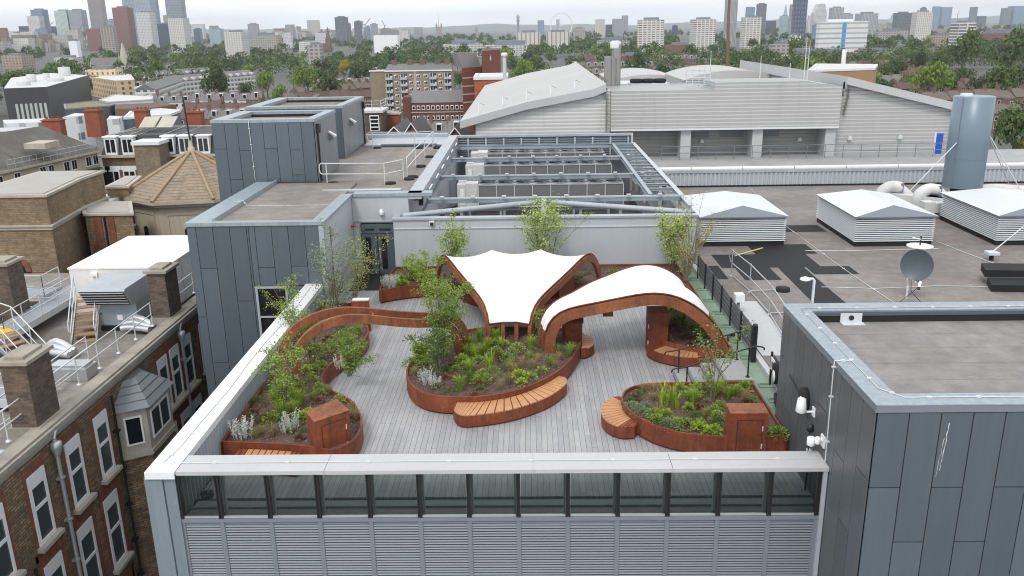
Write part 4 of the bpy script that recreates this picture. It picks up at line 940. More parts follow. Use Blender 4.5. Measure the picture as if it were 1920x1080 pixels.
# chillers
def chiller(y0, label):
    zt = 3.0; xa, xb = PY(897,345,47.9).x, PY(1168,345,47.9).x; W = xb-xa; dp = 2.15
    t = thing('air_chiller', label, 'chiller', ((xa+xb)/2, y0, yfl), 'air cooled chillers in the yard')
    MB().box(xa, xb, y0+.03, y0+dp-.03, zt-1.25, zt-.07).build('coil_bank', 'coil_mesh', t)
    MB().box(xa, xb, y0, y0+dp, zt-.07, zt).build('fan_deck', 'trim_grey', t)
    mb = MB()
    for i in range(9): mb.box(xa+W*i/8-.02, xa+W*i/8+.02, y0-.01, y0+.03, zt-1.3, zt-.07)
    mb.box(xa, xb, y0-.012, y0+.03, zt-1.32, zt-1.25); mb.build('coil_frame', 'galv_pale', t)
    for i in range(8):
        for j in range(2):
            c = (xa+W*(i+.5)/8, y0+dp*(j*.5+.25), zt)
            f_ = MB().lathe([(.50,0),(.52,.03),(.52,.05),(.47,.052),(.47,.02)], c, 18).build('fan_ring', 'fan_ring_grey', t)
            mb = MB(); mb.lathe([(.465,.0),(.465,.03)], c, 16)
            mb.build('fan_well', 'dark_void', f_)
            mb = MB()
            for k in range(6):
                a = 2*PI*k/6+.3*i; r0, r1 = .1, .42
                mb.add([(c[0]+r0*math.cos(a), c[1]+r0*math.sin(a), zt+.045), (c[0]+r1*math.cos(a), c[1]+r1*math.sin(a), zt+.045), (c[0]+r1*math.cos(a+.5), c[1]+r1*math.sin(a+.5), zt+.075), (c[0]+r0*math.cos(a+.7), c[1]+r0*math.sin(a+.7), zt+.06)], [(0,1,2,3)])
            mb.lathe([(.1,.03),(.1,.085)], c, 8); mb.build('fan_blades', 'fan_dark', f_)
    MB().box(xa-.72, xa-.02, y0+.1, y0+dp-.1, zt-1.35, zt+.05).box(xa-1.22, xa-.73, y0+.25, y0+dp-.25, zt-1.35, zt-.03).build('control_cabinet', 'stone_pale_white', t)
    MB().box(xa-1.05, xa-.8, y0+.22, y0+.249, zt-1.2, zt-.3).build('cabinet_door', 'white_paint', t)
    MB().box(xa-1.2, xb, y0+.2, y0+.4, zt-1.55, zt-1.32).box(xa-1.2, xb, y0+dp-.4, y0+dp-.2, zt-1.55, zt-1.32).build('base_frame', 'trim_grey', t)
    for i in range(5):
        x = lerp(xa-1.1, xb-.2, i/4)
        MB().box(x, x+.15, y0+.2, y0+.4, yfl, zt-1.55).build('leg', 'trim_grey', t); MB().box(x, x+.15, y0+dp-.4, y0+dp-.2, yfl, zt-1.55).build('leg', 'trim_grey', t)
y1_, y2_, y3_ = PZ(1030,344.5,3.0).y, PZ(1030,308.5,3.0).y, PZ(1030,283,3.0).y
chiller(y1_, 'nearest air chiller with a mesh front and two rows of fans')
chiller(y2_, 'middle air chiller between the nearest and the farthest one')
chiller(min(y3_, 60.0), 'farthest air chiller against the louvred back screen')
t = thing('yard_pump', 'dark pump and pipes below the chillers in the near corner of the yard', 'pump', (-3.9, 45.5, yfl))
MB().lathe([(.3,0),(.45,.2),(.45,1.0),(.2,1.2)], (-3.9, 45.2, yfl+.8), 12).build('casing', 'black_metal', t); MB().tube([(-4.6,44.5,yfl),(-4.6,44.5,2.2),(-3.9,45.2,2.3)], .12, 8).build('pipe', 'black_metal', t); MB().box(-4.5,-3.3,44.6,45.8,yfl,yfl+.8).build('base', 'slate_metal', t)
t = thing('pipe_rack', 'rack of pale lagged pipes low in the yard behind the screen wall', 'pipe rack', (2.5, 41.5, yfl))
for k in range(4): MB().tube([(-3.5, 40.6+k*.4, 1.6+.1*(k%2)), (7.2, 40.6+k*.4, 1.6+.1*(k%2))], .12, 7).build('pipe', ['white_metal', 'galv', 'slate_metal', 'galv'][k], t)
for x in (-3, 0, 3, 6): MB().box(x, x+.15, 40.4, 42.0, yfl, 1.48).build('leg', 'steel_pale', t)
# ------------------------------------------------------------------ corten planters
def offset(poly, d):
    n = len(poly); area = sum(poly[i][0]*poly[(i+1)%n][1]-poly[(i+1)%n][0]*poly[i][1] for i in range(n)); s = 1 if area > 0 else -1
    out = []
    for i in range(n):
        p, q, r = Vector(poly[i-1][:2]), Vector(poly[i][:2]), Vector(poly[(i+1)%n][:2])
        e1, e2 = (q-p).normalized(), (r-q).normalized()
        nn = Vector((-e1.y-e2.y, e1.x+e2.x)); k = nn.length
        if k < 1e-6: nn = Vector((-e1.y, e1.x)); k = 1
        nn = nn/k; c = max(.45, nn.dot(Vector((-e1.y, e1.x))))
        out.append(tuple(q+nn*s*d/c))
    return out
def smooth_outline(pts, n=5): return [(p.x, p.y) for p in spline([(x, y, 0) for x, y in pts], n, True)]
PLANTERS = {}
def planter(key, label, pts, h=.62, n=5, corners=None):
    """pts: outline; a point given twice stays a sharp corner"""
    segs = []; cur = [pts[0]]
    ring = pts+[pts[0]]
    for a, b in zip(ring, ring[1:]):
        if a == b: segs.append(cur); cur = [b]
        else: cur.append(b)
    segs.append(cur)
    if len(segs) == 1: poly = smooth_outline(pts, n)
    else:
        if segs[0][0] == segs[-1][-1] and pts[0] != pts[-1]: segs = [segs[-1]+segs[0][1:]]+segs[1:-1]
        poly = []
        for s in segs: poly += [(p.x, p.y) for p in spline([(x, y, 0) for x, y in s], n)][:-1] if len(s) > 2 else [s[0]]
    cx = sum(p[0] for p in poly)/len(poly); cy = sum(p[1] for p in poly)/len(poly)
    t = thing('planter', label, 'planter', (cx, cy, 0), 'weathered steel planters')
    inner = offset(poly, .055); plinth = offset(poly, .07); nn = len(poly)
    mb = MB()
    mb.strip([(x, y, .07) for x, y in poly], [(x, y, h) for x, y in poly], 0, True, True)
    mb.strip([(x, y, h) for x, y in poly], [(x, y, h) for x, y in inner], 0, False, True)
    mb.strip([(x, y, h) for x, y in inner], [(x, y, h-.2) for x, y in inner], 0, True, True)
    mb.strip([(x, y, .07) for x, y in inner], [(x, y, .07) for x, y in poly], 0, False, True)
    mb.build('steel_wall', 'corten', t)
    MB().prism(plinth, .0, .08, 0, False).build('plinth', 'corten_dark', t)
    # joints between plates
    mb = MB(); acc = 0
    for i in range(nn):
        p, q = Vector(poly[i]), Vector(poly[(i+1)%nn]); acc += (q-p).length
        if acc > 2.1:
            acc = 0; d = (q-p).normalized(); o = Vector((d.y, -d.x)); 
            if sum(poly[k][0]*poly[(k+1)%nn][1]-poly[(k+1)%nn][0]*poly[k][1] for k in range(nn)) < 0: o = -o
            mb.obox((q.x-d.x*.006, q.y-d.y*.006, .08), (d.x*.012, d.y*.012, 0), (o.x*.003, o.y*.003, 0), (0,0,h-.085))
    if mb.v: mb.build('joint_seam', 'corten_dark', t)
    ms = offset(poly, .05); mb = MB(); c = Vector((cx, cy, h-.08)); nn = len(ms)
    mb.add([(x, y, h-.11) for x, y in ms], [tuple(range(nn))]); mb.build('mulch', 'mulch', t)
    PLANTERS[key] = (poly, h-.11, t); return t
def bench(t, outer, inner, h=.44, n=8, slat=.16, ends=.25):
    """outer and inner edges as XY lists of equal count; slats cover the middle of the seat"""
    A = spline([(x, y, 0) for x, y in outer], n); B = spline([(x, y, 0) for x, y in inner], n)
    poly = [(p.x, p.y) for p in A]+[(p.x, p.y) for p in reversed(B)]
    b = MB().prism(poly, .06, h-.035, 0, True, smooth=False).build('bench', 'corten', t)
    k = len(A); L = sum((A[i+1]-A[i]).length for i in range(k-1)); m_ = int(L/slat)
    def at(C, f):
        x = f*(k-1); i = min(k-2, int(x)); return C[i].lerp(C[i+1], x-i)
    mb = MB(); e = ends/L
    mb2 = MB(); mb3 = MB()
    for i in range(m_):
        f0, f1 = i/m_, (i+1)/m_
        g = .012/L
        q = [at(A, f0+g), at(A, f1-g), at(B, f1-g), at(B, f0+g)]
        tgt = mb if e < (f0+f1)/2 < 1-e else mb2 if i < m_/2 else mb3
        tgt.extrude([(p.x, p.y, h-.034) for p in q], (0,0,.036))
    mb.build('seat_slats', 'timber_seat', b)
    for q in (mb2, mb3):
        if q.v: q.build('seat_end', 'corten', b)
    MB().prism(offset(poly, .05), 0, .06, 0, False).build('plinth', 'corten_dark', b)
    return b
def cabinet(t, quad, h, door=(0, 1), hinge=True, lid=None, mat='corten'):
    """quad: footprint, first edge is the door side"""
    c = MB().prism(quad, .0, h, 0).build('cabinet', mat, t)
    a, b = Vector((*quad[0], 0)), Vector((*quad[1], 0)); d = (b-a); L = d.length; d.normalize()
    n = Vector((d.y, -d.x, 0)); ctr = sum((Vector((*q, 0)) for q in quad), Vector())/4
    if (ctr-a).dot(n) > 0: n = -n
    if door:
        o = a+d*(L*.2)+Vector((0,0,.1)); W = L*.66
        MB().obox(o, d*W, n*.012, Vector((0,0,h-.3))).build('door', mat, c)
        mb = MB()
        for p, q in ((o-d*.02, d*.018), (o+d*W, d*.018)): mb.obox(p, q, n*.004, Vector((0,0,h-.3)))
        mb.obox(o+Vector((0,0,h-.3)), d*W, n*.004, Vector((0,0,.018))); mb.build('door_gap', 'black_metal', c)
        for k in (.25, .72):
            MB().obox(o+d*W+Vector((0,0,(h-.3)*k)), d*.03, n*.03, Vector((0,0,.14))).build('hinge', 'galv_pale', c)
    mb = MB(); mb.prism(offset([tuple(q) for q in quad], -.012), h, h+.02); mb.build('lid', 'corten_rib' if lid is None else lid, c)
    return c
P1 = [(-8.6,21.14),(-8.6,21.14),(-7.7,21.06),(-6.6,20.93),(-5.9,20.74),(-5.35,20.62),(-5.02,20.95),(-4.86,21.4),(-4.84,21.9),(-4.93,22.55),(-5.17,23.2),(-5.5,23.85),(-5.98,24.35),(-6.5,24.85),(-6.78,25.5),(-6.84,26.2),(-6.76,26.9),(-6.5,27.7),(-6.2,28.5),(-6.04,29.6),(-6.2,30.6),(-6.6,31.5),(-7.0,32.4),(-7.3,33.5),(-7.3,33.5),(-8.6,33.6),(-8.6,33.6)]
p1 = planter('left', 'long curving weathered steel planter along the bright side parapet', P1)
cabinet(p1, [(-5.82,20.66),(-5.02,21.38),(-5.52,22.1),(-6.2,21.3)], 1.42)
cabinet(p1, [(-7.0,31.6),(-6.3,31.7),(-6.4,32.2),(-7.1,32.1)], 1.25, False)
MB().box(-7.0,-6.35,31.75,32.05,1.275,1.30).build('label_plate', 'white_paint', p1)
bench(p1, [(-8.1,20.42),(-7.2,20.36),(-6.3,20.2)], [(-8.1,21.05),(-7.2,20.97),(-6.3,20.82)], .44, 6)
P2 = [(-4.13,26.36),(-4.04,25.67),(-3.8,24.95),(-3.43,24.42),(-2.96,24.12),(-2.37,24.0),(-1.55,24.02),(-.65,24.33),(.1,24.9),(.81,25.79),(1.39,26.94),(1.81,28.45),(1.9,29.3),(1.7,29.95),(1.0,30.25),(.1,30.35),(-.9,30.4),(-1.9,30.3),(-2.65,29.9),(-3.2,29.25),(-3.67,28.23),(-4.02,27.2)]
p2 = planter('centre', 'egg shaped weathered steel planter in the middle of the deck with a curved timber bench', P2)
bench(p2, [(-2.36,23.62),(-2.2,23.22),(-1.8,23.08),(-.6,23.46),(.5,24.3),(1.12,25.25),(1.2,25.7),(1.1,25.95)], [(-2.33,23.99),(-2.1,23.98),(-1.55,24.0),(-.68,24.30),(.08,24.87),(.62,25.5),(.84,25.82),(.98,26.08)], .44, 7, .165, .42)
c_ = cabinet(p2, [(1.28,28.95),(1.9,29.0),(1.98,29.9),(1.22,29.9)], 1.2, False)
MB().lathe([(.36,0),(.36,.1)], (0,0,0), 8)
mb = MB(); 
arc = [(lerp(29.0,29.9,.5)-.45*math.cos(a), 1.2+.2*math.sin(a)) for a in [PI*k/8 for k in range(9)]]
mb.extrude([(1.24, y, z) for y, z in arc], (.72,0,0)); mb.build('rounded_top', 'corten_dark', c_)
MB().box(1.3,1.88,29.35,29.6,1.405,1.42).build('label_plate', 'white_paint', c_)
bench(p2, [(2.0,28.5),(2.32,28.9),(2.35,29.6),(2.0,30.1)], [(1.84,28.5),(1.9,28.9),(1.9,29.6),(1.75,30.0)], .42, 5)
P3 = [(2.78,23.6),(2.82,24.0),(2.99,24.45),(3.35,24.78),(4.01,24.97),(5.19,25.0),(7.08,25.0),(7.08,25.0),(7.08,21.22),(7.08,21.22),(6.2,21.22),(5.51,21.22),(4.93,21.27),(4.1,21.52),(3.43,22.05),(2.95,22.85)]
p3 = planter('right', 'rounded weathered steel planter beside the stair with a rusty cabinet at its end', P3)
cabinet(p3, [(5.42,20.98),(6.42,20.98),(6.44,21.6),(5.42,21.6)], 1.42)
bench(p3, [(3.0,22.28),(2.62,22.26),(2.26,22.6),(2.12,23.2),(2.3,24.0),(2.66,24.36),(2.86,24.34)], [(3.12,22.5),(2.98,22.75),(2.87,23.0),(2.79,23.4),(2.79,23.8),(2.83,24.05),(2.88,24.2)], .42, 6, .15, .55)
P4 = [(4.62,29.2),(4.95,28.6),(5.5,28.2),(6.2,27.85),(7.1,27.75),(7.1,27.75),(7.1,36.2),(7.1,36.2),(6.3,35.9),(5.75,34.0),(5.3,32.0),(4.75,30.3)]
p4 = planter('corner', 'weathered steel planter in the corner by the black fence under the open ended canopy', P4)
cabinet(p4, [(4.3,29.6),(4.3,28.75),(4.98,28.75),(5.0,29.6)], 1.62, True, mat='corten_dark')
bench(p4, [(4.22,28.7),(4.5,28.15),(5.1,27.72),(5.7,27.55),(6.4,27.5)], [(4.72,28.9),(4.95,28.6),(5.4,28.25),(5.8,28.02),(6.4,27.8)], .44, 6, .17, .5)
P5 = [(-6.58,36.9),(-6.55,35.2),(-6.55,35.2),(-5.6,35.75),(-4.55,36.06),(-3.5,36.0),(-2.6,35.4),(-1.6,34.3),(-.5,33.5),(.45,33.45),(1.07,33.85),(2.04,35.2),(3.05,36.2),(4.48,36.42),(7.05,36.5),(7.05,36.5),(7.05,39.05),(7.05,39.05),(-6.38,39.05),(-6.38,39.05)]
p5 = planter('back', 'long weathered steel planter running along the pale back wall', P5)
cabinet(p5, [(-2.9,35.3),(-1.9,34.35),(-1.5,34.8),(-2.5,35.8)], 1.45, True, mat='corten_dark')
cabinet(p5, [(1.25,33.9),(1.95,34.9),(1.5,35.3),(.8,34.4)], 1.2, False, mat='corten_dark')
bench(p5, [(-1.5,33.8),(-.5,33.0),(.5,32.95),(1.2,33.4)], [(-1.25,34.1),(-.45,33.47),(.45,33.42),(.95,33.75)], .44, 6)

# ------------------------------------------------------------------ canopies
def rib_curve(a, b, prof, n=5):
    a, b = Vector((*a, 0)), Vector((*b, 0))
    return [a.lerp(b, p.x)+Vector((0,0,p.z)) for p in spline([(t, 0, z) for t, z in prof], n)]
def rib(parent, C, a, b, w=.13, dp=.36, mat='corten_rib', name='rib'):
    d = (Vector((*b,0))-Vector((*a,0))).normalized(); s = Vector((-d.y, d.x, 0)); n = len(C); rows = []
    for i, p in enumerate(C):
        tg = (C[min(i+1,n-1)]-C[max(i-1,0)]).normalized(); nr = tg.cross(s)
        if i < n/2 and nr.dot(d) < 0 and abs(tg.z) > .9: nr = -nr
        nr = s.cross(tg) if s.cross(tg).z < 0 or abs(tg.z) > .85 and ((s.cross(tg).dot(d) > 0) == (i < n/2)) else -s.cross(tg)
        q = p+nr*dp; rows.append([p-s*w/2, p+s*w/2, q+s*w/2, q-s*w/2])
    v = [x for r in rows for x in r]; fs = [(i*4+j, (i+1)*4+j, (i+1)*4+(j+1)%4, i*4+(j+1)%4) for i in range(n-1) for j in range(4)]
    o = MB().add(v, fs).add(rows[0], [(0,1,2,3)]).add(rows[-1], [(3,2,1,0)]).build(name, mat, parent)
    return o, rows
def membrane(parent, curves, lo, hi, sag=.14, m_=8, up=.05):
    """cloth laid over neighbouring ribs, sagging between them; lo/hi: share of each curve covered"""
    mb = MB(); N_ = 48
    def samp(C, f):
        L = [0]
        for i in range(len(C)-1): L.append(L[-1]+(C[i+1]-C[i]).length)
        x = f*L[-1]
        for i in range(len(C)-1):
            if L[i+1] >= x: return C[i].lerp(C[i+1], (x-L[i])/max(1e-6, L[i+1]-L[i]))
        return C[-1]
    G = []
    for i in range(N_+1):
        f = lerp(lo, hi, i/N_); pts = [samp(C, f) for C in curves]; nx = [samp(C, min(1, f+.01))-samp(C, max(0, f-.01)) for C in curves]
        row = []
        for k in range(len(pts)-1):
            cr = (pts[k+1]-pts[k]).cross(nx[k]+nx[k+1])
            if cr.length < 1e-6: cr = Vector((0,0,1))
            cr.normalize()
            if cr.z < 0: cr = -cr
            if i < N_*.25 and cr.dot(INTO) > 0 and abs(cr.z) < .35: cr = -cr
            for j in range(m_):
                u = j/m_; w_ = (pts[k+1]-pts[k]).length
                row.append(pts[k].lerp(pts[k+1], u)+cr*(up-min(sag, w_*.09)*4*u*(1-u)))
        row.append(pts[-1]+cr*up); G.append(row)
    c = len(G[0]); v = [p for r in G for p in r]
    mb.add(v, [(i*c+j, i*c+j+1, (i+1)*c+j+1, (i+1)*c+j) for i in range(N_) for j in range(c-1)], 0, True)
    o = mb.build('membrane', 'white_membrane', parent)
    # hem: dark keder rail along both outer ribs and the lower lip
    MB().tube([G[i][0] for i in range(0, N_+1, 2)], .028, 5).build('edge_cord', 'corten_dark', o); MB().tube([G[i][-1] for i in range(0, N_+1, 2)], .028, 5).build('edge_cord', 'corten_dark', o)
    return o, G
INTO = Vector((0, 1, 0))
prof1 = [(0,.45),(.004,.8),(.012,1.15),(.035,1.48),(.075,1.70),(.14,1.84),(.25,1.94),(.40,2.03),(.55,2.13),(.66,2.22),(.75,2.24),(.83,2.14),(.90,1.86),(.955,1.40),(.985,1.0),(1,.45)]
t = thing('canopy', 'white membrane canopy on four rusty ribs fanning back from the egg shaped planter', 'canopy', (-.7, 29.1, .5), 'curved rusty canopies')
ends1 = [((-1.45,29.1),(-4.15,36.4)), ((-.97,29.2),(-1.75,37.2)), ((-.49,29.2),(.75,37.2)), ((-.02,28.95),(3.2,36.4))]
cur = []
for k, (a, b) in enumerate(ends1):
    pr = [(u, z+(.14*math.sin(PI*min(1, u/.95))**2 if k in (1, 2) else 0)) for u, z in prof1]
    C = rib_curve(a, b, pr); rib(t, C, a, b, .14, .30 if k in (0, 3) else .24); cur.append(C)
_, G = membrane(t, cur, .075, .93, .20)
for i in (8, 18, 28, 38):
    for k in (0, 2): MB().bar(cur[k][int(i*1.5)]-Vector((0,0,.17)), cur[k+1][int(i*1.5)]-Vector((0,0,.17)), .06, .06).build('strut', 'corten_rib', t)
MB().tube([p-Vector((0,0,.02)) for p in G[0]], .03, 5).build('lower_rail', 'corten_dark', t)
INTO = Vector((1, 0, 0))
prof2 = [(0,.45),(.004,.85),(.012,1.22),(.035,1.6),(.075,1.88),(.13,2.06),(.20,2.18),(.30,2.31),(.41,2.46),(.51,2.58),(.595,2.62),(.68,2.54),(.75,2.36),(.82,2.08),(.88,1.74),(.925,1.4),(.965,1.02),(1.0,.55)]
t = thing('canopy', 'white membrane canopy on rusty ribs arching from the egg shaped planter to the stair corner', 'canopy', (.6, 28.4, .5), 'curved rusty canopies')
ends2 = [((.52,28.0),(6.98,27.85)), ((.42,28.35),(7.0,30.4)), ((.34,28.75),(6.7,32.7))]
cur = []
for k, (a, b) in enumerate(ends2):
    pr = [(u, z+(.05*k if .2 < u < .9 else 0)) for u, z in prof2]
    C = rib_curve(a, b, pr); rib(t, C, a, b, .16, .36); cur.append(C)
membrane(t, cur, .09, .93, .16)
for i in (20, 34, 52, 66): MB().bar(cur[0][i]-Vector((0,0,.2)), cur[1][i]-Vector((0,0,.2)), .08, .08).build('strut', 'corten_rib', t)
MB().box(2.6,2.95,28.3,28.9,1.7,2.0).build('bracket_lamp', 'corten_dark', t)
prof3 = [(0,.4),(.0,.9),(.008,1.45),(.03,1.86),(.075,2.22),(.14,2.48),(.22,2.64),(.31,2.68),(.40,2.60),(.50,2.44),(.60,2.26),(.72,2.08),(.82,1.97),(.90,1.83),(.95,1.58),(.985,1.15),(1,.45)]
t = thing('canopy', 'bare pair of rusty ribs arching from the side parapet planter without a membrane', 'canopy', (-7.5, 25.4, .5), 'curved rusty canopies')
ends3 = [((-8.28,25.75),(-2.15,28.7)), ((-7.62,24.95),(-2.35,28.0))]
cur = []
for a, b in ends3:
    C = rib_curve(a, b, prof3); rib(t, C, a, b, .12, .29); cur.append(C)
for i in (14, 44, 60): MB().bar(cur[0][i]-Vector((0,0,.16)), cur[1][i]-Vector((0,0,.16)), .07, .1).build('strut', 'corten_rib', t)

# ------------------------------------------------------------------ stair, black rails and fence
t = thing('terrace_steps', 'pale paved steps climbing from the deck to the green upstand', 'steps', (6, 26.3, 0))
sx = [4.9, 5.35, 5.8, 6.25]
for k, x in enumerate(sx): MB().box(x, 7.12, 25.15, 26.95-.002*k, .155*k+.002, .155*(k+1)-.045).build('step', 'riser_grey', t); MB().box(x-.02, (sx[k+1] if k < 3 else 7.12), 25.14, 26.97, .155*(k+1)-.044, .155*(k+1)).build('tread', 'concrete', t); MB().box(x-.022, x+.05, 25.16, 26.95, .155*(k+1)+.001, .155*(k+1)+.006).build('nosing', 'slate_metal', t)
MB().box(6.3, 7.14, 25.06, 25.135, .05, .57).build('riser_side', 'black_metal', t)
def handrail(label, pts, posts):
    t = thing('handrail', label, 'handrail', pts[0], 'black handrails of the terrace steps')
    MB().tube(spline(pts, 3), .026, 7).build('rail', 'black_metal', t)
    for (x, y, z0, z1) in posts: MB().tube([(x, y, z0), (x, y, z1)], .026, 6).lathe([(.07,0),(.07,.03)], (x, y, z0), 8).build('post', 'black_metal', t)
for y, lb in ((26.85, 'black tubular handrail on the canopy side of the terrace steps'), (25.35, 'black tubular handrail on the planter side of the terrace steps')):
    handrail(lb, [(4.55,y,.80),(4.62,y,.92),(4.9,y,.96),(5.2,y,1.05),(7.0,y,1.62),(7.3,y,1.66),(7.45,y,1.62),(7.46,y,1.54)], [(5.05,y,.1,1.0),(7.0,y,.62,1.62)])
def fence(label, y0, y1, n, extra=()):
    t = thing('slat_fence', label, 'fence', (7.62, y0, .46), 'black slatted fences on the green upstand')
    for k in range(n+1):
        y = lerp(y0, y1, k/n)
        MB().box(7.59, 7.65, y-.03, y+.03, .48, 1.62).build('post', 'black_metal', t)
        MB().box(7.28, 7.72, y-.17, y+.17, .465, .50).box(7.3, 7.66, y-.02, y+.02, .50, .56).build('foot_plate', 'green_felt', t)
        if k < n:
            q = lerp(y0, y1, (k+1)/n); mb = MB()
            for z in (.68, .86, 1.04, 1.22, 1.40): mb.box(7.655, 7.68, y+.05, q-.05, z, z+.15)
            mb.build('slat_panel', 'fence_slat', t)
    return t
fence('black slatted fence between corner planter and felt roof', 27.4, 36.9, 6)
fence('short black slatted fence between the steps and the blue grey block', 22.75, 25.0, 2)
t = thing('gate_post', 'thick black gate post at the head of the terrace steps', 'post', (7.6, 27.05, .46))
MB().box(7.52, 7.68, 26.95, 27.11, .46, 1.75).build('post', 'black_metal', t); MB().lathe([(.09,0),(.09,.05),(.05,.08)], (7.6, 27.03, 1.75), 8).build('cap', 'black_metal', t)
t = thing('notice_sign', 'small white notice sign fixed to the short black fence', 'sign', (7.57, 24.7, 1.1))
MB().box(7.565, 7.588, 24.5, 24.9, 1.1, 1.5).build('plate', 'white_paint', t); MB().box(7.558, 7.564, 24.6, 24.8, 1.2, 1.4).build('symbol', 'slate_metal', t)
reel((7.6, 24.15, 1.25), 'black round hose reel with white disc on the short black fence')
for pts, lb in (([(7.3,22.8,.55),(7.2,22.9,.85),(7.3,23.3,.95),(7.45,23.4,.6)], 'black hose loop on the green upstand beside the rusty planter'), ([(7.2,29.0,.5),(7.3,29.3,.58),(7.55,29.5,.52)], 'black cable bundle lying on the green upstand under the canopy')):
    tag(MB().tube(spline(pts, 4), .05, 7).build('hose', 'black_rubber'), lb, 'hose')
# ------------------------------------------------------------------ garden plants
R = random.Random(21)
def leaf_quad(mb, p, d, size, w=.5, mi=0, rnd=R):
    """one leaf: a small folded diamond growing from p along d"""
    d = d.normalized(); s = d.cross(Vector((rnd.uniform(-1,1), rnd.uniform(-1,1), rnd.uniform(-.3,1))))
    if s.length < 1e-4: s = Vector((1,0,0))
    s.normalize(); u = s.cross(d)*size*.12
    mb.add([p, p+d*size*.5+s*size*w*.5+u, p+d*size, p+d*size*.5-s*size*w*.5+u], [(0,1,2,3)], mi)
def blade(mb, p, az, L, lean, w, mi=0):
    """grass blade arching outwards"""
    o = Vector((math.cos(az), math.sin(az), 0)); s = Vector((-o.y, o.x, 0))*w/2
    q = p+o*L*lean*.35+Vector((0,0,L*.62)); r = p+o*L*lean+Vector((0,0,L*(.95-.45*lean)))
    mb.add([p-s, p+s, q+s*.8, q-s*.8, r], [(0,1,2,3),(3,2,4)], mi)
def tuft(n, L, lean, w, seed):
    r = random.Random(seed); mb = MB()
    for i in range(n):
        a = r.uniform(0, 2*PI); rr = r.uniform(0, .06)
        blade(mb, Vector((rr*math.cos(a), rr*math.sin(a), 0)), a+r.uniform(-.4,.4), L*r.uniform(.6,1.1), r.uniform(.1, lean), w)
    return mb
def mound(n, rad, h, size, seed, w=.8):
    r = random.Random(seed); mb = MB()
    for i in range(n):
        a = r.uniform(0, 2*PI); e = r.uniform(.05, 1.5); k = r.uniform(.6, 1)
        d = Vector((math.cos(a)*math.cos(e), math.sin(a)*math.cos(e), math.sin(e)))
        p = Vector((d.x*rad*k, d.y*rad*k, abs(d.z)*h*k+.03))
        leaf_quad(mb, p, Vector((d.x, d.y, d.z*.5+r.uniform(-.3,.3))), size*r.uniform(.7,1.2), w, 0, r)
    return mb
def spikes(n, h, rad, leafn, size, seed):
    r = random.Random(seed); mb = MB()
    for i in range(n):
        a = r.uniform(0, 2*PI); rr = rad*math.sqrt(r.random()); p = Vector((rr*math.cos(a), rr*math.sin(a), 0)); hh = h*r.uniform(.6,1.1)
        t = p+Vector((math.cos(a)*rr*.5, math.sin(a)*rr*.5, hh)); mb.tube([p, t], .006, 3, 0, False, cap=False)
        for j in range(leafn):
            f = r.uniform(.15, 1); b = r.uniform(0, 2*PI)
            leaf_quad(mb, p.lerp(t, f), Vector((math.cos(b), math.sin(b), r.uniform(.2,.9))), size*r.uniform(.7,1.2), .4, 0, r)
    return mb
KINDS_ = {}
def proto(key, builder, mat, variants=3):
    KINDS_[key] = [builder(k).mesh(key, mat) for k in range(variants)]
proto('grass_tuft', lambda k: tuft(150, .50, .62, .011, 40+k), 'leaf_lime')
proto('dark_grass_tuft', lambda k: tuft(110, .48, .7, .010, 50+k), 'leaf_green')
proto('feather_grass', lambda k: tuft(120, .42, .75, .007, 60+k), 'leaf_straw')
proto('silver_plant', lambda k: spikes(16, .48, .17, 22, .055, 70+k), 'leaf_silver')
proto('lime_mound', lambda k: mound(80, .18, .18, .095, 80+k), 'leaf_lime')
proto('green_mound', lambda k: mound(230, .22, .24, .05, 90+k, .6), 'leaf_green')
proto('dark_mound', lambda k: mound(190, .26, .22, .06, 100+k, .5), 'leaf_dark')
proto('blue_mound', lambda k: mound(220, .28, .2, .055, 110+k, .4), 'leaf_bluegreen')
proto('bronze_mound', lambda k: mound(110, .18, .14, .08, 120+k), 'leaf_bronze')
proto('iris_clump', lambda k: tuft(34, .75, .30, .035, 130+k), 'leaf_lime')
DESC = {'grass_tuft': ('bright green fine leaved grass tuft', 'grass tuft'), 'dark_grass_tuft': ('dark green arching grass tuft', 'grass tuft'), 'feather_grass': ('straw coloured feathery grass', 'grass tuft'),
        'silver_plant': ('upright silver white foliage plant', 'plant'), 'lime_mound': ('low lime green leafy plant', 'plant'), 'green_mound': ('low mid green leafy plant', 'plant'), 'dark_mound': ('dark green low cushion plant', 'plant'),
        'blue_mound': ('blue green fine leaved cushion plant', 'plant'), 'bronze_mound': ('reddish bronze low plant', 'plant'), 'iris_clump': ('tall sword leaved lime clump', 'plant')}
WHERE = {'left': 'in the curving planter along the bright parapet', 'centre': 'in the egg shaped planter', 'right': 'in the planter beside the steps', 'corner': 'in the fence corner planter', 'back': 'in the planter at the pale back wall'}
def inside(p, poly):
    c = False; n = len(poly)
    for i in range(n):
        a, b = poly[i], poly[(i+1)%n]
        if (a[1] > p[1]) != (b[1] > p[1]) and p[0] < (b[0]-a[0])*(p[1]-a[1])/(b[1]-a[1])+a[0]: c = not c
    return c
def put(key, kind, x, y, sc=1.):
    me = R.choice(KINDS_[kind]); z = PLANTERS[key][1]
    o = meshobj(kind, me, (x, y, z-.01), R.uniform(0, 6.28), sc*R.uniform(.85, 1.2))
    d, c = DESC[kind]; tag(o, d+' '+WHERE[key], c, kind.replace('_', ' ')+' repeats '+WHERE[key])
def at_px(key, kind, pts, sc=1.):
    for x, y in pts:
        p = PZ(x, y, PLANTERS[key][1]); put(key, kind, p.x, p.y, sc)
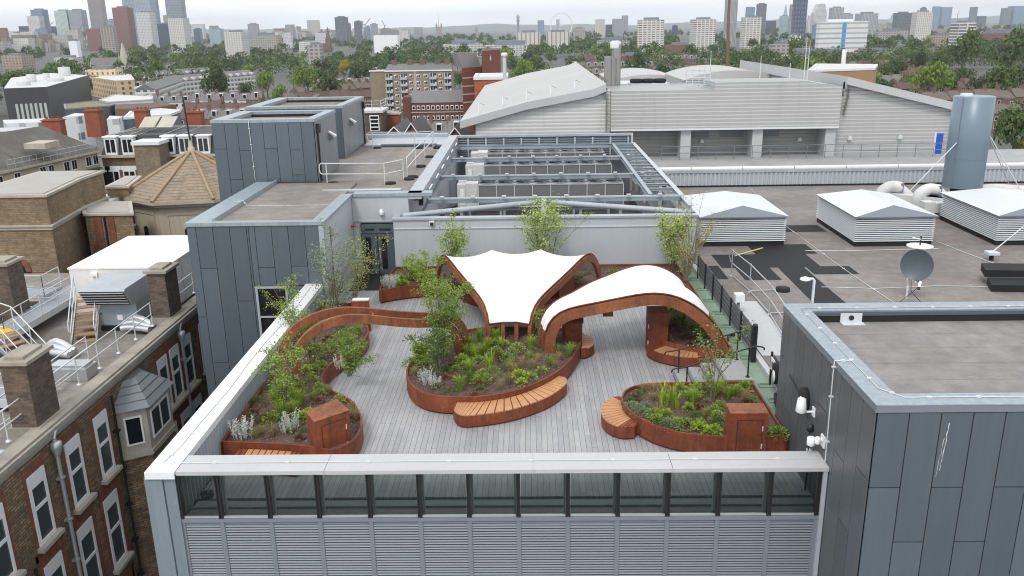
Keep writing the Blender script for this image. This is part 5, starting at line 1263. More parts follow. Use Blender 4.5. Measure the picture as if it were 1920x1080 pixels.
# recognisable plants where the photograph shows them
at_px('centre', 'silver_plant', [(803,722), (816,726), (797,716)])
at_px('centre', 'grass_tuft', [(900,640), (890,672), (876,668), (915,655), (884,652), (904,665), (863,732), (930,640), (996,655), (882,700)], 1.15)
at_px('centre', 'iris_clump', [(918,694), (923,690), (912,690)], .9)
at_px('centre', 'dark_grass_tuft', [(940,655), (1046,662), (1066,668), (1072,660), (935,630), (1030,685), (955,690), (800,680)], 1.1)
at_px('centre', 'lime_mound', [(870,690), (904,706), (974,710), (978,722), (1016,700), (996,712), (866,680), (895,720)], 1.1)
at_px('centre', 'feather_grass', [(937,730), (955,720), (978,690), (1000,690), (1008,678), (777,705), (993,672), (1040,690), (1048,676), (960,700), (930,715)], 1.05)
at_px('centre', 'green_mound', [(800,690), (785,685), (772,690), (960,668), (950,678), (930,668), (905,745-25), (815,668), (792,672), (970,660), (855,700), (925,705)], 1.2)
at_px('centre', 'dark_mound', [(845,738), (838,700), (880,715), (900,735), (950,700), (1000,665), (820,735), (870,720)], 1.)
at_px('centre', 'bronze_mound', [(890,745), (940,675), (975,680), (900,725)], 1.)
at_px('left', 'silver_plant', [(458,822), (540,812), (545,806), (640,690), (452,820)], 1.1)
at_px('left', 'grass_tuft', [(530,782), (552,775), (548,750), (562,760), (520,760)], 1.2)
at_px('left', 'feather_grass', [(478,822), (512,818), (490,815), (662,770), (665,785), (618,740)], 1.05)
at_px('left', 'lime_mound', [(565,790), (580,782), (600,690), (575,700)], 1.1)
at_px('left', 'green_mound', [(512,795), (600,735), (585,720), (560,735), (620,650), (640,640), (612,668), (660,632), (655,650), (590,700)], 1.25)
at_px('left', 'dark_grass_tuft', [(650,640), (640,650), (625,660), (672,628), (660,645)], 1.1)
at_px('left', 'dark_mound', [(520,800), (470,790), (485,760), (545,790), (500,735), (640,625), (570,815)], 1.)
at_px('left', 'bronze_mound', [(475,780), (500,790), (460,800), (590,660), (615,640)], 1.1)
at_px('right', 'iris_clump', [(1250,762), (1262,758), (1240,765), (1270,768), (1256,752), (1244,748)], .85)
at_px('right', 'lime_mound', [(1292,770), (1248,786), (1300,728+20), (1312,808), (1330,815), (1340,812), (1275,732), (1310,800), (1395,732), (1384,738), (1305,735), (1455,815)], 1.15)
at_px('right', 'grass_tuft', [(1365,748), (1375,742), (1330,735), (1340,745), (1350,738), (1300,758)], 1.1)
at_px('right', 'blue_mound', [(1195,775), (1205,780), (1185,768), (1255,803), (1210,768)], 1.1)
at_px('right', 'green_mound', [(1225,785), (1340,775), (1330,780), (1350,770), (1285,805), (1270,800), (1230,795), (1460,822), (1345,790)], 1.1)
at_px('right', 'feather_grass', [(1205,735), (1225,735), (1225,750), (1320,785), (1235,780), (1395,750)], 1.0)
at_px('right', 'dark_mound', [(1180,758), (1195,745), (1300,790), (1345,798), (1240,800)], 1.)
at_px('right', 'bronze_mound', [(1188,752), (1310,770), (1400,760)], 1.)
at_px('back', 'silver_plant', [(722,538), (735,540), (742,536), (728,532)], 1.0)
at_px('back', 'lime_mound', [(752,532), (745,528), (756,538)], 1.3)
at_px('corner', 'grass_tuft', [(1282,600), (1278,590)], 1.2)
at_px('corner', 'dark_mound', [(1270,610), (1300,625), (1318,640)], 1.1)
at_px('corner', 'bronze_mound', [(1262,618), (1285,635)], 1.1)
# the rest of each bed
for key, n, kinds in (('left', 24, 'green_mound dark_mound dark_grass_tuft bronze_mound feather_grass'), ('centre', 18, 'green_mound dark_mound bronze_mound feather_grass dark_grass_tuft lime_mound'), ('right', 10, 'green_mound dark_mound bronze_mound blue_mound'), ('corner', 20, 'green_mound dark_grass_tuft dark_mound bronze_mound'), ('back', 36, 'green_mound dark_mound lime_mound dark_grass_tuft feather_grass')):
    poly = offset(PLANTERS[key][0], .25); xs = [p[0] for p in poly]; ys = [p[1] for p in poly]; kk = kinds.split(); c = 0
    while c < n:
        x, y = R.uniform(min(xs), max(xs)), R.uniform(min(ys), max(ys))
        if inside((x, y), poly): put(key, R.choice(kk), x, y, R.uniform(.6, 1.)); c += 1
# bark chips and small debris over the mulch
for key in PLANTERS:
    poly = offset(PLANTERS[key][0], .1); z = PLANTERS[key][1]; xs = [p[0] for p in poly]; ys = [p[1] for p in poly]; mb = MB()
    A = abs(sum(poly[i][0]*poly[(i+1)%len(poly)][1]-poly[(i+1)%len(poly)][0]*poly[i][1] for i in range(len(poly))))/2
    for _ in range(int(A*300)):
        x, y = R.uniform(min(xs), max(xs)), R.uniform(min(ys), max(ys))
        if inside((x, y), poly):
            a = R.uniform(0, 6.28); L = R.uniform(.02, .06); d = Vector((math.cos(a), math.sin(a), R.uniform(-.3,.5))); s = Vector((-d.y, d.x, R.uniform(-.5,.5)))*.4
            p = Vector((x, y, z+R.uniform(.0,.03))); mb.add([p, p+d*L, p+d*L+s*L, p+s*L], [(0,1,2,3)])
    o = mb.build('bark_chips', 'chip_mix', PLANTERS[key][2]); o['kind'] = 'stuff'

def stem_tree(label, base, h, spread, stems, leaves, size, mat, seed, lean=(0,0), tw=1., bare=0., name='multi_stem_shrub', cat='shrub', droop=0.):
    r = random.Random(seed); base = Vector(base); t = thing(name, label, cat, base)
    sb, lb = MB(), MB(); tips = []
    for i in range(stems):
        a = 2*PI*i/stems+r.uniform(-.5,.5); hh = h*r.uniform(.68, 1.05); out = spread*r.uniform(.35, 1.)
        top = base+Vector((math.cos(a)*out+lean[0], math.sin(a)*out+lean[1], hh-droop*out))
        m1 = base.lerp(top, .35)+Vector((math.cos(a)*out*-.12, math.sin(a)*out*-.12, hh*.10)); m2 = base.lerp(top, .7)+Vector((r.uniform(-.1,.1), r.uniform(-.1,.1), hh*.06))
        C = spline([base+Vector((math.cos(a)*.06, math.sin(a)*.06, 0)), m1, m2, top], 4); sb.tube(C, .02*tw, 5, 0, True, .005*tw)
        for j in range(int(5+h*2.2)):
            f = r.uniform(.16, 1); p = C[min(len(C)-1, int(f*(len(C)-1)))]; b = r.uniform(0, 2*PI); L = h*r.uniform(.10, .24)*(1.15-f*.5)
            q = p+Vector((math.cos(b)*L, math.sin(b)*L, L*r.uniform(.1,.9))); sb.tube([p, p.lerp(q,.5)+Vector((0,0,L*.06)), q], .007*tw, 3, 0, True, .003*tw)
            tips.append((p, q))
        tips.append((C[-4], top))
    tips = [x for x in tips if r.random() > bare]
    for _ in range(int(leaves*1.35)):
        p, q = r.choice(tips); c = p.lerp(q, r.uniform(.25, 1.1)); k = size*1.5
        c = c+Vector((r.gauss(0, k), r.gauss(0, k), r.gauss(0, k*.8)))
        leaf_quad(lb, c, Vector((r.uniform(-1,1), r.uniform(-1,1), r.uniform(-.5,.6))), size*1.2*r.uniform(.6, 1.3), .7, 0, r)
    sb.build('stems', 'twig' if bare > .2 else 'bark', t); lb.build('foliage', mat, t); return t
zb = .5
def gp(x, y): p = PZ(x, y, zb); return (p.x, p.y, zb)
stem_tree('tall leafy multi stem shrub rising over the egg shaped planter beside the white canopy', gp(828,682), 3.0, 1.1, 10, 4000, .056, 'leaf_green', 1, (.1,.1), 1.1)
stem_tree('young tree with a pale grey trunk among the plants of the egg shaped planter', gp(822,712), 1.5, .55, 4, 900, .06, 'leaf_dark', 2, (0,.3), 1.6)
stem_tree('bushy multi stem shrub above the rusty cabinet of the side planter', gp(533,768), 2.1, .85, 7, 1700, .056, 'leaf_green', 3, (.2,0))
stem_tree('spreading shrub drooping over the deck from the waist of the side planter', gp(655,705), 1.3, 1.0, 6, 1500, .06, 'leaf_green', 4, (.3,-.1), .9, 0, droop=.25)
stem_tree('airy shrub under the bare rusty ribs beside the bright parapet', gp(588,690), 2.3, .8, 7, 1500, .055, 'leaf_green', 5, (-.2,.2), .9, .1)
stem_tree('sparse tall shrub leaning over the bright parapet before the tower window', gp(560,650), 2.6, .8, 6, 850, .05, 'leaf_green', 6, (-.6,.4), .9, .2)
stem_tree('large wispy willow like shrub at the far end of the bright parapet', gp(625,598), 3.4, 1.25, 13, 2300, .06, 'leaf_bluegreen', 7, (.3,.3), 1., .3)
stem_tree('thin arching shrub with bare twigs reaching towards the double doors', gp(662,575), 3.0, 1.3, 9, 700, .055, 'leaf_yellow', 8, (.7,.2), .9, .45)
stem_tree('round leaved young tree against the pale wall behind the canopy', gp(850,527), 3.0, .9, 6, 1700, .075, 'leaf_green', 9, (0,.1), 1.1)
stem_tree('dense upright young birch in the middle of the pale back wall', gp(1010,515), 3.55, 1.15, 9, 2900, .072, 'leaf_birch', 10, (.1,.2), 1.1)
stem_tree('leggy side branch shrub beside the birch at the back wall', gp(1030,515), 3.3, 1.3, 5, 500, .065, 'leaf_birch', 11, (.6,0), .8)
stem_tree('low dense shrub filling the back planter under the left edge of the canopy', gp(800,560), 1.9, .9, 7, 1900, .06, 'leaf_green', 12)
stem_tree('low mixed shrub at the alcove end of the back planter', gp(775,528), 1.0, .8, 7, 900, .06, 'leaf_green', 13)
stem_tree('yellow green young tree by the corner of the pale back wall', gp(1262,512), 2.9, .85, 6, 1900, .085, 'leaf_birch', 14, (-.1,0), 1.1)
stem_tree('nearly leafless twiggy shrub behind the open ended canopy at the black fence', gp(1285,530), 2.7, 1.0, 12, 420, .06, 'leaf_yellow', 15, (.1,0), 1.2, .5)
stem_tree('tall bare twigged shrub leaning across the first louvred vent', gp(1290,515), 3.6, 1.3, 7, 260, .06, 'leaf_yellow', 16, (.8,.2), .9, .6)
stem_tree('slender young tree in the planter beside the steps before the handrails', gp(1335,752), 2.3, .75, 6, 520, .058, 'leaf_green', 17, (.1,.1), .9, .25)
stem_tree('small climbing plant at the foot of the open ended canopy', gp(1012,640), 1.3, .25, 5, 350, .05, 'leaf_yellow', 18)
stem_tree('low green shrub in the shade of the open ended canopy', gp(1322,640), .9, .4, 5, 420, .06, 'leaf_green', 19)
stem_tree('broad low shrub at the rim of the egg shaped planter beneath the tall shrub', gp(790,672), .8, .6, 7, 1100, .06, 'leaf_green', 20)
stem_tree('low shrub in the back planter under the farther edge of the canopy', gp(1075,532), .6, .9, 7, 600, .06, 'leaf_green', 21)
# ------------------------------------------------------------------ old brick ward block beside the terrace
FX = -16.0; RZ2 = -1.7
T = thing('brick_ward_block', 'old brown brick ward block with white sash windows and red brick surrounds', 'building', (-22, 28, GZ))
MB().box(-34, FX, 8, 47, GZ, RZ2-.05).box(FX-.5, FX, 8, 47, RZ2-.05, -1.35).build('wall', 'brick_brown', T)
MB().box(FX-.55, FX+.16, 8, 46.9, -1.18, -1.0).box(FX-.5, FX+.05, 8, 46.9, -1.0, -.92).box(FX-.45, FX+.09, 8, 46.9, -1.35, -1.181).build('coping', 'stone', T)
MB().box(-33.9, FX-.5, 8.1, 46.8, -1.9, RZ2).build('roof_felt', 'felt_tower', T)
tag(T, None)
def sash(par, y, z0, z1, w=.98, x=FX, stone=True, recess=False):
    """sash window in the wall x = const that faces +X"""
    zc = lerp(z0, z1, .52)
    s = MB().box(x-.02, x+.012, y-w/2-.17, y-w/2, z0-.1, z1+.36).box(x-.02, x+.012, y+w/2, y+w/2+.17, z0-.1, z1+.36).box(x-.02, x+.012, y-w/2, y+w/2, z1+.02, z1+.36)
    if recess: s.box(x-.02, x+.03, y-w/2-.27, y-w/2-.171, z0-1.4, z1+.6).box(x-.02, x+.03, y+w/2+.171, y+w/2+.27, z0-1.4, z1+.6).box(x-.02, x+.03, y-w/2-.27, y+w/2+.27, z1+.361, z1+.66)
    s = s.build('window', 'brick_red', par)
    mb = MB()
    for a, b, c, d in ((y-w/2, y-w/2+.14, z0, z1), (y+w/2-.10, y+w/2, z0, z1), (y-w/2+.14, y+w/2-.10, z1-.45, z1), (y-w/2+.14, y+w/2-.10, z0, z0+.12), (y-w/2+.14, y+w/2-.10, zc-.05, zc+.06)): mb.box(x-.10, x+.05, a, b, c, d)
    mb.build('frame', 'white_paint', s)
    MB().box(x-.12, x+.004, y-w/2+.12, y+w/2-.08, z0+.1, z1-.4).build('pane', 'window_glass_grey', s)
    MB().box(x-.1, x+.24, y-w/2-.15, y+w/2+.15, z0-.14, z0).build('sill', 'stone_pale', s)
for y in (14.6, 16.8, 19.2, 21.8, 24.1, 26.38, 28.4, 33.9+.1, 35.3, 36.75, 38.8): sash(T, y, -4.4, -1.95, .98)
for y in (19.2, 21.8, 24.1, 26.2, 28.15, 34.0, 35.6, 37.0): sash(T, y, -8.1, -5.2, 1.05, FX, True, True)
for y in (21.8, 24.1, 26.2, 28.15, 34, 36): sash(T, y, -12.2, -9.4, 1.05, FX, True, True)
def downpipe(y, mat, label, z1=-1.35, r=.07, hop=True):
    p = MB().tube([(FX+.14, y, GZ+8), (FX+.14, y, z1)], r, 8)
    if hop: p.lathe([(.1,-.35),(.19,-.05),(.19,.12),(.1,.16)], (FX+.16, y, z1-.25), 10).tube([(FX+.14, y, z1+.0), (FX+.14, y+.1, z1+.18), (FX+.1, y+.3, z1+.24)], .06, 6)
    for k in range(6): p.box(FX, FX+.23, y-.1, y+.1, z1-1.5-1.6*k, z1-1.42-1.6*k)
    p.build('downpipe', mat, T)
downpipe(25.25, 'galv', ''); downpipe(29.25, 'black_metal', '', -1.6, .05, False); downpipe(36.0, 'galv', ''); downpipe(23.0, 'black_metal', '', -4.8, .05, False); downpipe(33.25, 'black_metal', '', -4.6, .05, False)
for y, z in ((30.6, -6.6), (31.4, -10.2)):
    s = MB().box(FX+.83, FX+.87, y-.45, y+.45, z-.9, z+.1).box(FX+.83, FX+.98, y-.5, y+.5, z-1.0, z-.901).build('stair_window', 'white_paint', T)
# oriel turret with zinc roof
t = thing('oriel_turret', 'stone oriel turret with a grey zinc roof on the brown brick ward wall', 'oriel', (FX, 31.2, -4.4))
foot = [(FX, 29.55), (FX+.95, 30.1), (FX+.95, 32.3), (FX, 32.85)]
MB().prism(foot, GZ, -4.5, 0).build('brick_shaft', 'brick_brown', t)
MB().prism(offset(foot, -.06), -4.5, -4.3, 0).prism(foot, -4.3, -2.55, 0).prism(offset(foot, -.05), -2.55, -2.42).build('stone_bay', 'stone_pale', t)
ov = offset(foot, -.22); ap = [(FX, 30.5, -1.55), (FX+.3, 30.9, -1.55), (FX+.3, 31.5, -1.55), (FX, 31.9, -1.55)]
mb = MB(); L0 = [(x, y, -2.42) for x, y in ov]
for k in range(4):
    f0, f1 = k/4, (k+1)/4
    A = [Vector(p).lerp(Vector(q), f0)+Vector((0,0,.05 if k else 0)) for p, q in zip(L0, ap)]; B = [Vector(p).lerp(Vector(q), f1) for p, q in zip(L0, ap)]
    mb.strip(A, B, 0, False, True); 
    if k < 3: mb.strip(B, [q+Vector((0,0,.05)) for q in B], 0, False, True)
mb.add(ap, [(0,1,2,3)]).add(L0, [(3,2,1,0)]); mb.build('zinc_roof', 'zinc', t)
def face_window(par, p, q, z0, z1, f0, f1, cols=1):
    p, q = Vector((*p, 0)), Vector((*q, 0)); d = (q-p); n = Vector((d.y, -d.x, 0)).normalized()
    a, b = p+d*f0, p+d*f1; e = (b-a)
    f_ = MB(); fr = e.normalized()*.07
    f_.obox(a+Vector((0,0,z0)), fr, n*.05, (0,0,z1-z0)).obox(b-fr+Vector((0,0,z0)), fr, n*.05, (0,0,z1-z0)).obox(a+fr+Vector((0,0,z0)), e-fr*2, n*.05, (0,0,.07)).obox(a+fr+Vector((0,0,z1-.07)), e-fr*2, n*.05, (0,0,.07))
    for k in range(1, cols): f_.obox(a+e*(k/cols)-fr*.5+Vector((0,0,z0+.07)), fr, n*.05, (0,0,z1-z0-.14))
    w_ = f_.build('window', 'white_paint', par); MB().obox(a+fr+Vector((0,0,z0+.07)), e-fr*2, n*.02, (0,0,z1-z0-.14)).build('pane', 'window_glass', w_)
face_window(t, foot[1], foot[0], -3.9, -2.75, .85, .2) if False else None
face_window(t, foot[0], foot[1], -3.95, -2.75, .22, .82)
face_window(t, foot[1], foot[2], -3.95, -2.75, .12, .88, 2)
# chimney stacks
def stack(label, x0, x1, y0, y1, z0, z1, mat='brick_dark', cap='stone', pots=0, name='chimney_stack', base=True):
    t = thing(name, label, 'chimney', ((x0+x1)/2, (y0+y1)/2, z0))
    MB().box(x0, x1, y0, y1, z0, z1-.22).build('shaft', mat, t)
    MB().box(x0-.12, x1+.12, y0-.12, y1+.12, z1-.22, z1-.1).box(x0+.12, x1-.12, y0+.12, y1-.12, z1-.1, z1).build('cap', cap, t)
    if base: MB().box(x0-.12, x1+.12, y0-.12, y1+.12, z0, z0+.3).build('base', cap, t)
    for k in range(pots):
        y = lerp(y0, y1, (k+.5)/pots); x = (x0+x1)/2
        if x1-x0 > y1-y0: x, y = lerp(x0, x1, (k+.5)/pots), (y0+y1)/2
        MB().lathe([(.15,0),(.12,.35),(.14,.4)], (x, y, z1-.1), 8).build('pot', 'orange_brick', t)
    return t
stack('dark brick chimney stack on the parapet in front of the white container', -17.15, -16.35, 36.3, 37.6, -1.2, 1.42)
stack('dark brick chimney stack with a stone cap above the ward windows', -17.15, -16.3, 25.2, 26.6, -1.2, 1.55)
stack('dark brick chimney stack at the picture edge behind the roof walkways', -25.0, -23.9, 37.0, 38.2, RZ2, 1.65)
# white plant container and air handling unit
c0, c1, cy0, cy1 = -22.3, -17.6, 39.2, 45.8
t = thing('white_container', 'long white plant room container on the ward roof', 'container', ((c0+c1)/2, cy0, RZ2))
MB().box(c0, c1, cy0, cy1, RZ2+.1, .62).build('body', 'white_wall', t); MB().box(c0-.04, c1+.04, cy0-.04, cy1, .62, .70).build('roof', 'white_roof', t)
d_ = MB().box(c0+.95, c0+1.85, cy0-.03, cy0-.002, RZ2+.25, .15).build('door', 'white_paint', t); MB().lathe([(.12,0),(.12,.02)], (0,0,0), 12).build('porthole', 'black_metal', d_) if False else MB().box(c0+1.35, c0+1.6, cy0-.04, cy0-.031, -.75, -.5).build('porthole', 'black_metal', d_)
MB().box(c0+1.1, c0+1.4, cy0-.2, cy0-.002, .32, .45).build('lamp', 'white_paint', t); MB().box(c0+1.2, c0+1.55, cy0-.015, cy0-.002, .05, .2).build('sign_plate', 'coping_grey', t)
for k in range(1, 6): MB().box(c1-.005, c1+.012, cy0+k*1.9, cy0+k*1.9+.03, RZ2+.1, .62).build('panel_joint', 'trim_grey', t)
a0, a1, ay0, ay1 = -19.9, -18.15, 36.9, 38.7
t = thing('air_handling_unit', 'grey air handling unit with a slanted louvred hood before the white container', 'ventilation unit', (-19, 37.5, RZ2))
MB().box(a0+.1, a1, ay0, ay1, RZ2+.25, -.35).build('lower_casing', 'steel_grey', t)
hp = [(ay0-.9, .45), (ay0-.35, -.75+.4), (ay1, -.349), (ay1, .55), (ay0-.9+.1, .55)]
MB().extrude([(a0-.35, y, z) for y, z in hp], (a1-a0+.35, 0, 0)).build('hood', 'trim_grey', t)
mb = MB()
for k in range(5):
    f = (k+.3)/5; y = lerp(ay0-.88, ay0-.37, f)-.03; z = lerp(.42, -.32, f); mb.box(a0-.3, a1-.05, y-.05, y, z-.02, z+.02)
mb.build('louver_slats', 'steel_pale', t)
v = [(a0-.3, ay0-.91, .44), (a1-.05, ay0-.91, .44), (a1-.05, ay0-.37, -.33), (a0-.3, ay0-.37, -.33)]
MB().add([(x, y-.012, z) for x, y, z in v], [(0,3,2,1)]).build('louver_opening', 'dark_void', t)
MB().box(a0, a1+.1, ay0-.1, ay1+.1, RZ2, RZ2+.25).build('base_frame', 'black_metal', t)
MB().box(a0+.8, a0+1.05, ay0-.02, ay0-.002, -1.2, -.95).build('sign_plate', 'white_paint', t)
# roof walkways, stairs and rails
for i, (x0, x1, y0, y1, z) in enumerate(((-24, -22.6, 34, 47, -1.0), (-26, -22.55, 30.5, 33.6, -1.15), (-33.5, -26.05, 28, 36, -1.05), (-22.5, -18.4, 28.0, 29.6, -1.25), (-33, -24.2, 40, 41.6, -1.0))):
    t = thing('roof_walkway', ['grey deck walkway leading past the white container', 'grey deck platform at the foot of the roof stairs', 'grey deck platform at the picture edge on the ward roof', 'grey deck walkway strip near the chimney above the ward windows', 'grey deck walkway crossing behind the roof stairs'][i], 'walkway', ((x0+x1)/2, (y0+y1)/2, RZ2))
    MB().box(x0, x1, y0, y1, z-.08, z).build('deck_plate', 'grey_deckplate', t)
    MB().box(x0, x1, y0-.03, y0-.002, z-.22, z+.1).box(x1+.002, x1+.03, y0, y1, z-.22, z+.1).build('edge_beam', 'galv_pale', t)
    for k in range(5):
        p = Vector((lerp(x0+.2, x1-.2, k/4), lerp(y0+.2, y1-.2, k/4), RZ2)); MB().box(p.x-.06, p.x+.06, p.y-.06, p.y+.06, RZ2, z-.08).build('leg', 'galv', t)
    sides = ((x0, y0, x1, y0), (x1, y0, x1, y1)) if i != 1 else ((x0, y0, x1, y0),)
    for (px, py, qx, qy) in sides:
        n = max(1, int(math.hypot(qx-px, qy-py)/1.4)); P = [Vector((lerp(px, qx, k/n), lerp(py, qy, k/n), z)) for k in range(n+1)]
        for p in P: MB().tube([p, p+Vector((0,0,1.1))], .024, 5).build('post', 'galv_pale', t)
        for h in (1.1, .55): MB().tube([p+Vector((0,0,h)) for p in P], .024, 5).build('rail', 'galv_pale', t)
def roof_stair(label, top, bot, w, z0, z1, n=7):
    top, bot = Vector((*top, 0)), Vector((*bot, 0)); d = bot-top; u = d.normalized(); s = Vector((-u.y, u.x, 0))
    t = thing('roof_stair', label, 'stair', top+Vector((0,0,z0)))
    MB().obox(top-u*.9-s*w/2+Vector((0,0,z1-.06)), u*.9, s*w, (0,0,.06)).build('landing', 'yellow_paint', t)
    for k in range(n):
        p = top+d*(k/n); z = lerp(z1, z0, (k+1)/n); MB().obox(p-s*w/2+Vector((0,0,z)), u*(d.length/n*.9), s*w, (0,0,.05)).build('tread', 'timber', t)
    for sg in (-1, 1):
        e = s*(w/2+.04)*sg
        MB().bar(top+e+Vector((0,0,z1-.1)), bot+e+Vector((0,0,z0)), .05, .22).build('stringer', 'galv', t)
        pts = [top-u*.9+e+Vector((0,0,z1+1.05)), top+e+Vector((0,0,z1+1.05)), bot+e+Vector((0,0,z0+1.0)), bot+e+u*.15+Vector((0,0,z0+.7)), bot+e+Vector((0,0,z0+.45)), top+e+Vector((0,0,z1+.5))]
        MB().tube(pts, .026, 6).build('handrail', 'galv_pale', t)
        for f in (0, .5, 1): MB().tube([top+d*f+e+Vector((0,0,lerp(z1, z0, f))), top+d*f+e+Vector((0,0,lerp(z1, z0, f)+1.03))], .026, 6).build('post', 'galv_pale', t)
roof_stair('roof stair with timber treads and a yellow landing before the white container', (-20.9, 38.0), (-19.9, 35.2), .95, RZ2, -.35)
roof_stair('roof stair with a yellow landing beside the chimney above the ward windows', (-22.3, 33.4), (-20.2, 32.0), .95, RZ2, -.55, 6)
rail('guard_rail', 'long galvanised guard rail along the stone coping of the ward block', [(-16.75, y, -.95 if y > 20 else -.95) for y in (17.5, 19.2, 20.9, 22.6, 24.3, 27.2, 28.8, 30.4, 32, 33.6, 35.3)], 1.1, (1.08, .55), 'galv_pale', .024, True)
rail('guard_rail', 'short galvanised guard rail between brick stack and blue grey tower', [(-16.75, y, -.95) for y in (38.2, 40.2, 42.2, 44.2)], 1.05, (1.03, .5), 'galv_pale', .024, True)
for lb, P in (('pale guard rail zigzagging between chimney and roof stairs', [(-24.5,30.2),(-22.4,30.2),(-22.4,27.6),(-20.6,27.6)]), ('pale guard rail along the inner edge of the roof clutter', [(-27,33.9),(-24.6,33.9),(-24.6,31)]), ('pale low guard rail near the coping above the ward windows', [(-18.3,24.5),(-18.3,27),(-18.3,29.5),(-18.3,32.5)]), ('pale guard rail beyond the chimney at the picture edge', [(-28,38.5),(-25.6,39.5),(-23.4,39.5)]), ('pale guard rail close to the picture edge on the ward roof', [(-22.5,24),(-20.2,24),(-20.2,21.5)])):
    rail('guard_rail', lb, [(x, y, RZ2) for x, y in P], 1.3, (1.28,.8,.35), 'galv_pale', .026, True)
for k, (x, y, lb) in enumerate(((-24.6, 33.0, 'bundle of silver lagged pipes at the picture edge on the ward roof'), (-20.3, 33.2, 'silver lagged pipe cluster under the roof stair'), (-18.2, 36.3, 'silver lagged pipes at the foot of the air handling unit'))):
    t = thing('lagged_pipes', lb, 'pipes', (x, y, RZ2)); t.name = 'lagged_pipe_run'
    rr = random.Random(k)
    for j in range(5 if k == 0 else 3): MB().tube(spline([(x-2.2*(k == 0)-.5, y+.3*j, RZ2+.3+.1*(j%2)), (x, y+.28*j, RZ2+.35+.15*(j%3)), (x+.9, y+.25*j-.2, RZ2+.3)], 3), .15, 8).build('pipe', 'foil', t)
for k in range(3):
    x, y = ((-19.2, 30.9), (-18.2, 23.2), (-20.5, 25.5))[k]
    tag(MB().box(x, x+1.6, y, y+.9, RZ2+.02, RZ2+.5).box(x+.1, x+1.5, y+.1, y+.8, RZ2+.5, RZ2+.62).build('roof_unit', 'galv'), ['squat grey roof unit near the second brick chimney stack', 'low grey roof hatch close to the coping over the ward windows', 'low grey roof hatch further in over the ward windows'][k], 'roof unit')

rc = random.Random(9)
for k in range(16):
    x, y = rc.uniform(-30, -17.8), rc.uniform(21, 38)
    if -23 < x < -17 and y > 31: continue
    q = rc.randrange(3); lb = ('grey cable tray lying on the ward roof %s', 'square grey duct on low legs on the ward roof %s', 'pale timber frame lying on the ward roof %s')[q] % ('by the coping' if x > -20 else 'towards the far side' if x < -26 else 'among the walkways')
    a = rc.choice((0, 0, PI/2, .3)); d = Vector((math.cos(a), math.sin(a), 0)); n = Vector((-d.y, d.x, 0)); L = rc.uniform(2, 5); o = Vector((x, y, RZ2+(.35 if q == 1 else .15)))
    mb = MB()
    if q == 1: mb.obox(o, d*L, n*.5, (0,0,.4))
    else: mb.obox(o, d*L, n*.07, (0,0,.09)).obox(o+n*.55, d*L, n*.07, (0,0,.09)); [mb.obox(o+d*(L*j/6)+n*.07, d*.06, n*.48, (0,0,.05)) for j in range(7)]
    tag(mb.build(('cable_tray', 'roof_duct', 'timber_frame')[q], ('galv', 'trim_grey', 'timber_pale')[q]), lb, ('cable tray', 'duct', 'timber frame')[q], lb[5:])

# ------------------------------------------------------------------ octagonal tower with tiled cone
oc = Vector((-28.3, 71.2)); orad = 6.1
t = thing('octagonal_tower', 'cream rendered octagonal tower with a mossy tiled pyramid roof', 'tower', (oc.x, oc.y, GZ))
n8 = [(oc.x+orad*math.cos(PI/8+k*PI/4+.18), oc.y+orad*math.sin(PI/8+k*PI/4+.18)) for k in range(8)]
body = offset(n8, .62)
MB().prism(body, GZ, -1.75, 0).build('wall', 'cream_render', t)
MB().prism(offset(n8, .25), -1.74, -1.5, 0).prism(n8, -1.5, -1.25, 0).build('eaves', 'stone_pale', t)
z0, z1 = -1.25, 1.85
mb = MB()
for k in range(8):
    a, b = n8[k], n8[(k+1)%8]; mb.add([(a[0],a[1],z0),(b[0],b[1],z0),(oc.x+(b[0]-oc.x)*.05,oc.y+(b[1]-oc.y)*.05,z1),(oc.x+(a[0]-oc.x)*.05,oc.y+(a[1]-oc.y)*.05,z1)], [(0,1,2,3)])
mb.build('tiled_roof', 'tower_tiles', t)
for k in range(8): MB().tube([(n8[k][0], n8[k][1], z0+.05), (oc.x+(n8[k][0]-oc.x)*.05, oc.y+(n8[k][1]-oc.y)*.05, z1+.05)], .15, 6).build('hip_ridge', 'ridge_tile', t)
MB().lathe([(.3,0),(.28,.5),(.18,.6),(.16,1.1)], (oc.x, oc.y, z1-.1), 10).build('finial_base', 'stone_pale', t); MB().tube([(oc.x, oc.y, z1+.9), (oc.x-.15, oc.y, z1+4.6)], .07, 6).build('pole', 'black_metal', t)
for k in range(8):
    a, b = Vector((*body[k], 0)), Vector((*body[(k+1)%8], 0)); d = b-a; n = Vector((d.y, -d.x, 0)).normalized()
    mb = MB(); o = a+n*.0
    mb.obox(a+d*.14+Vector((0,0,-8)), d*.03, n*.06, (0,0,5.7)).obox(a+d*.83+Vector((0,0,-8)), d*.03, n*.06, (0,0,5.7)).obox(a+d*.17+Vector((0,0,-2.45)), d*.66, n*.06, (0,0,.15)).build('panel_moulding', 'stone_pale', t)
    arch = [a+d*.42+Vector((0,0,-5.6)), a+d*.60+Vector((0,0,-5.6))]+[a+d*(.51+.09*math.cos(q))+Vector((0,0,-3.7+.34*math.sin(q))) for q in [PI*j/6 for j in range(7)]]
    w_ = MB().extrude([p+n*.004 for p in arch], n*.05).build('arched_window', 'stone_pale', t)
    c_ = sum(arch, Vector())/len(arch); MB().extrude([c_+(p-c_)*.8+n*.055 for p in arch], n*.01).build('pane', 'window_glass', w_)

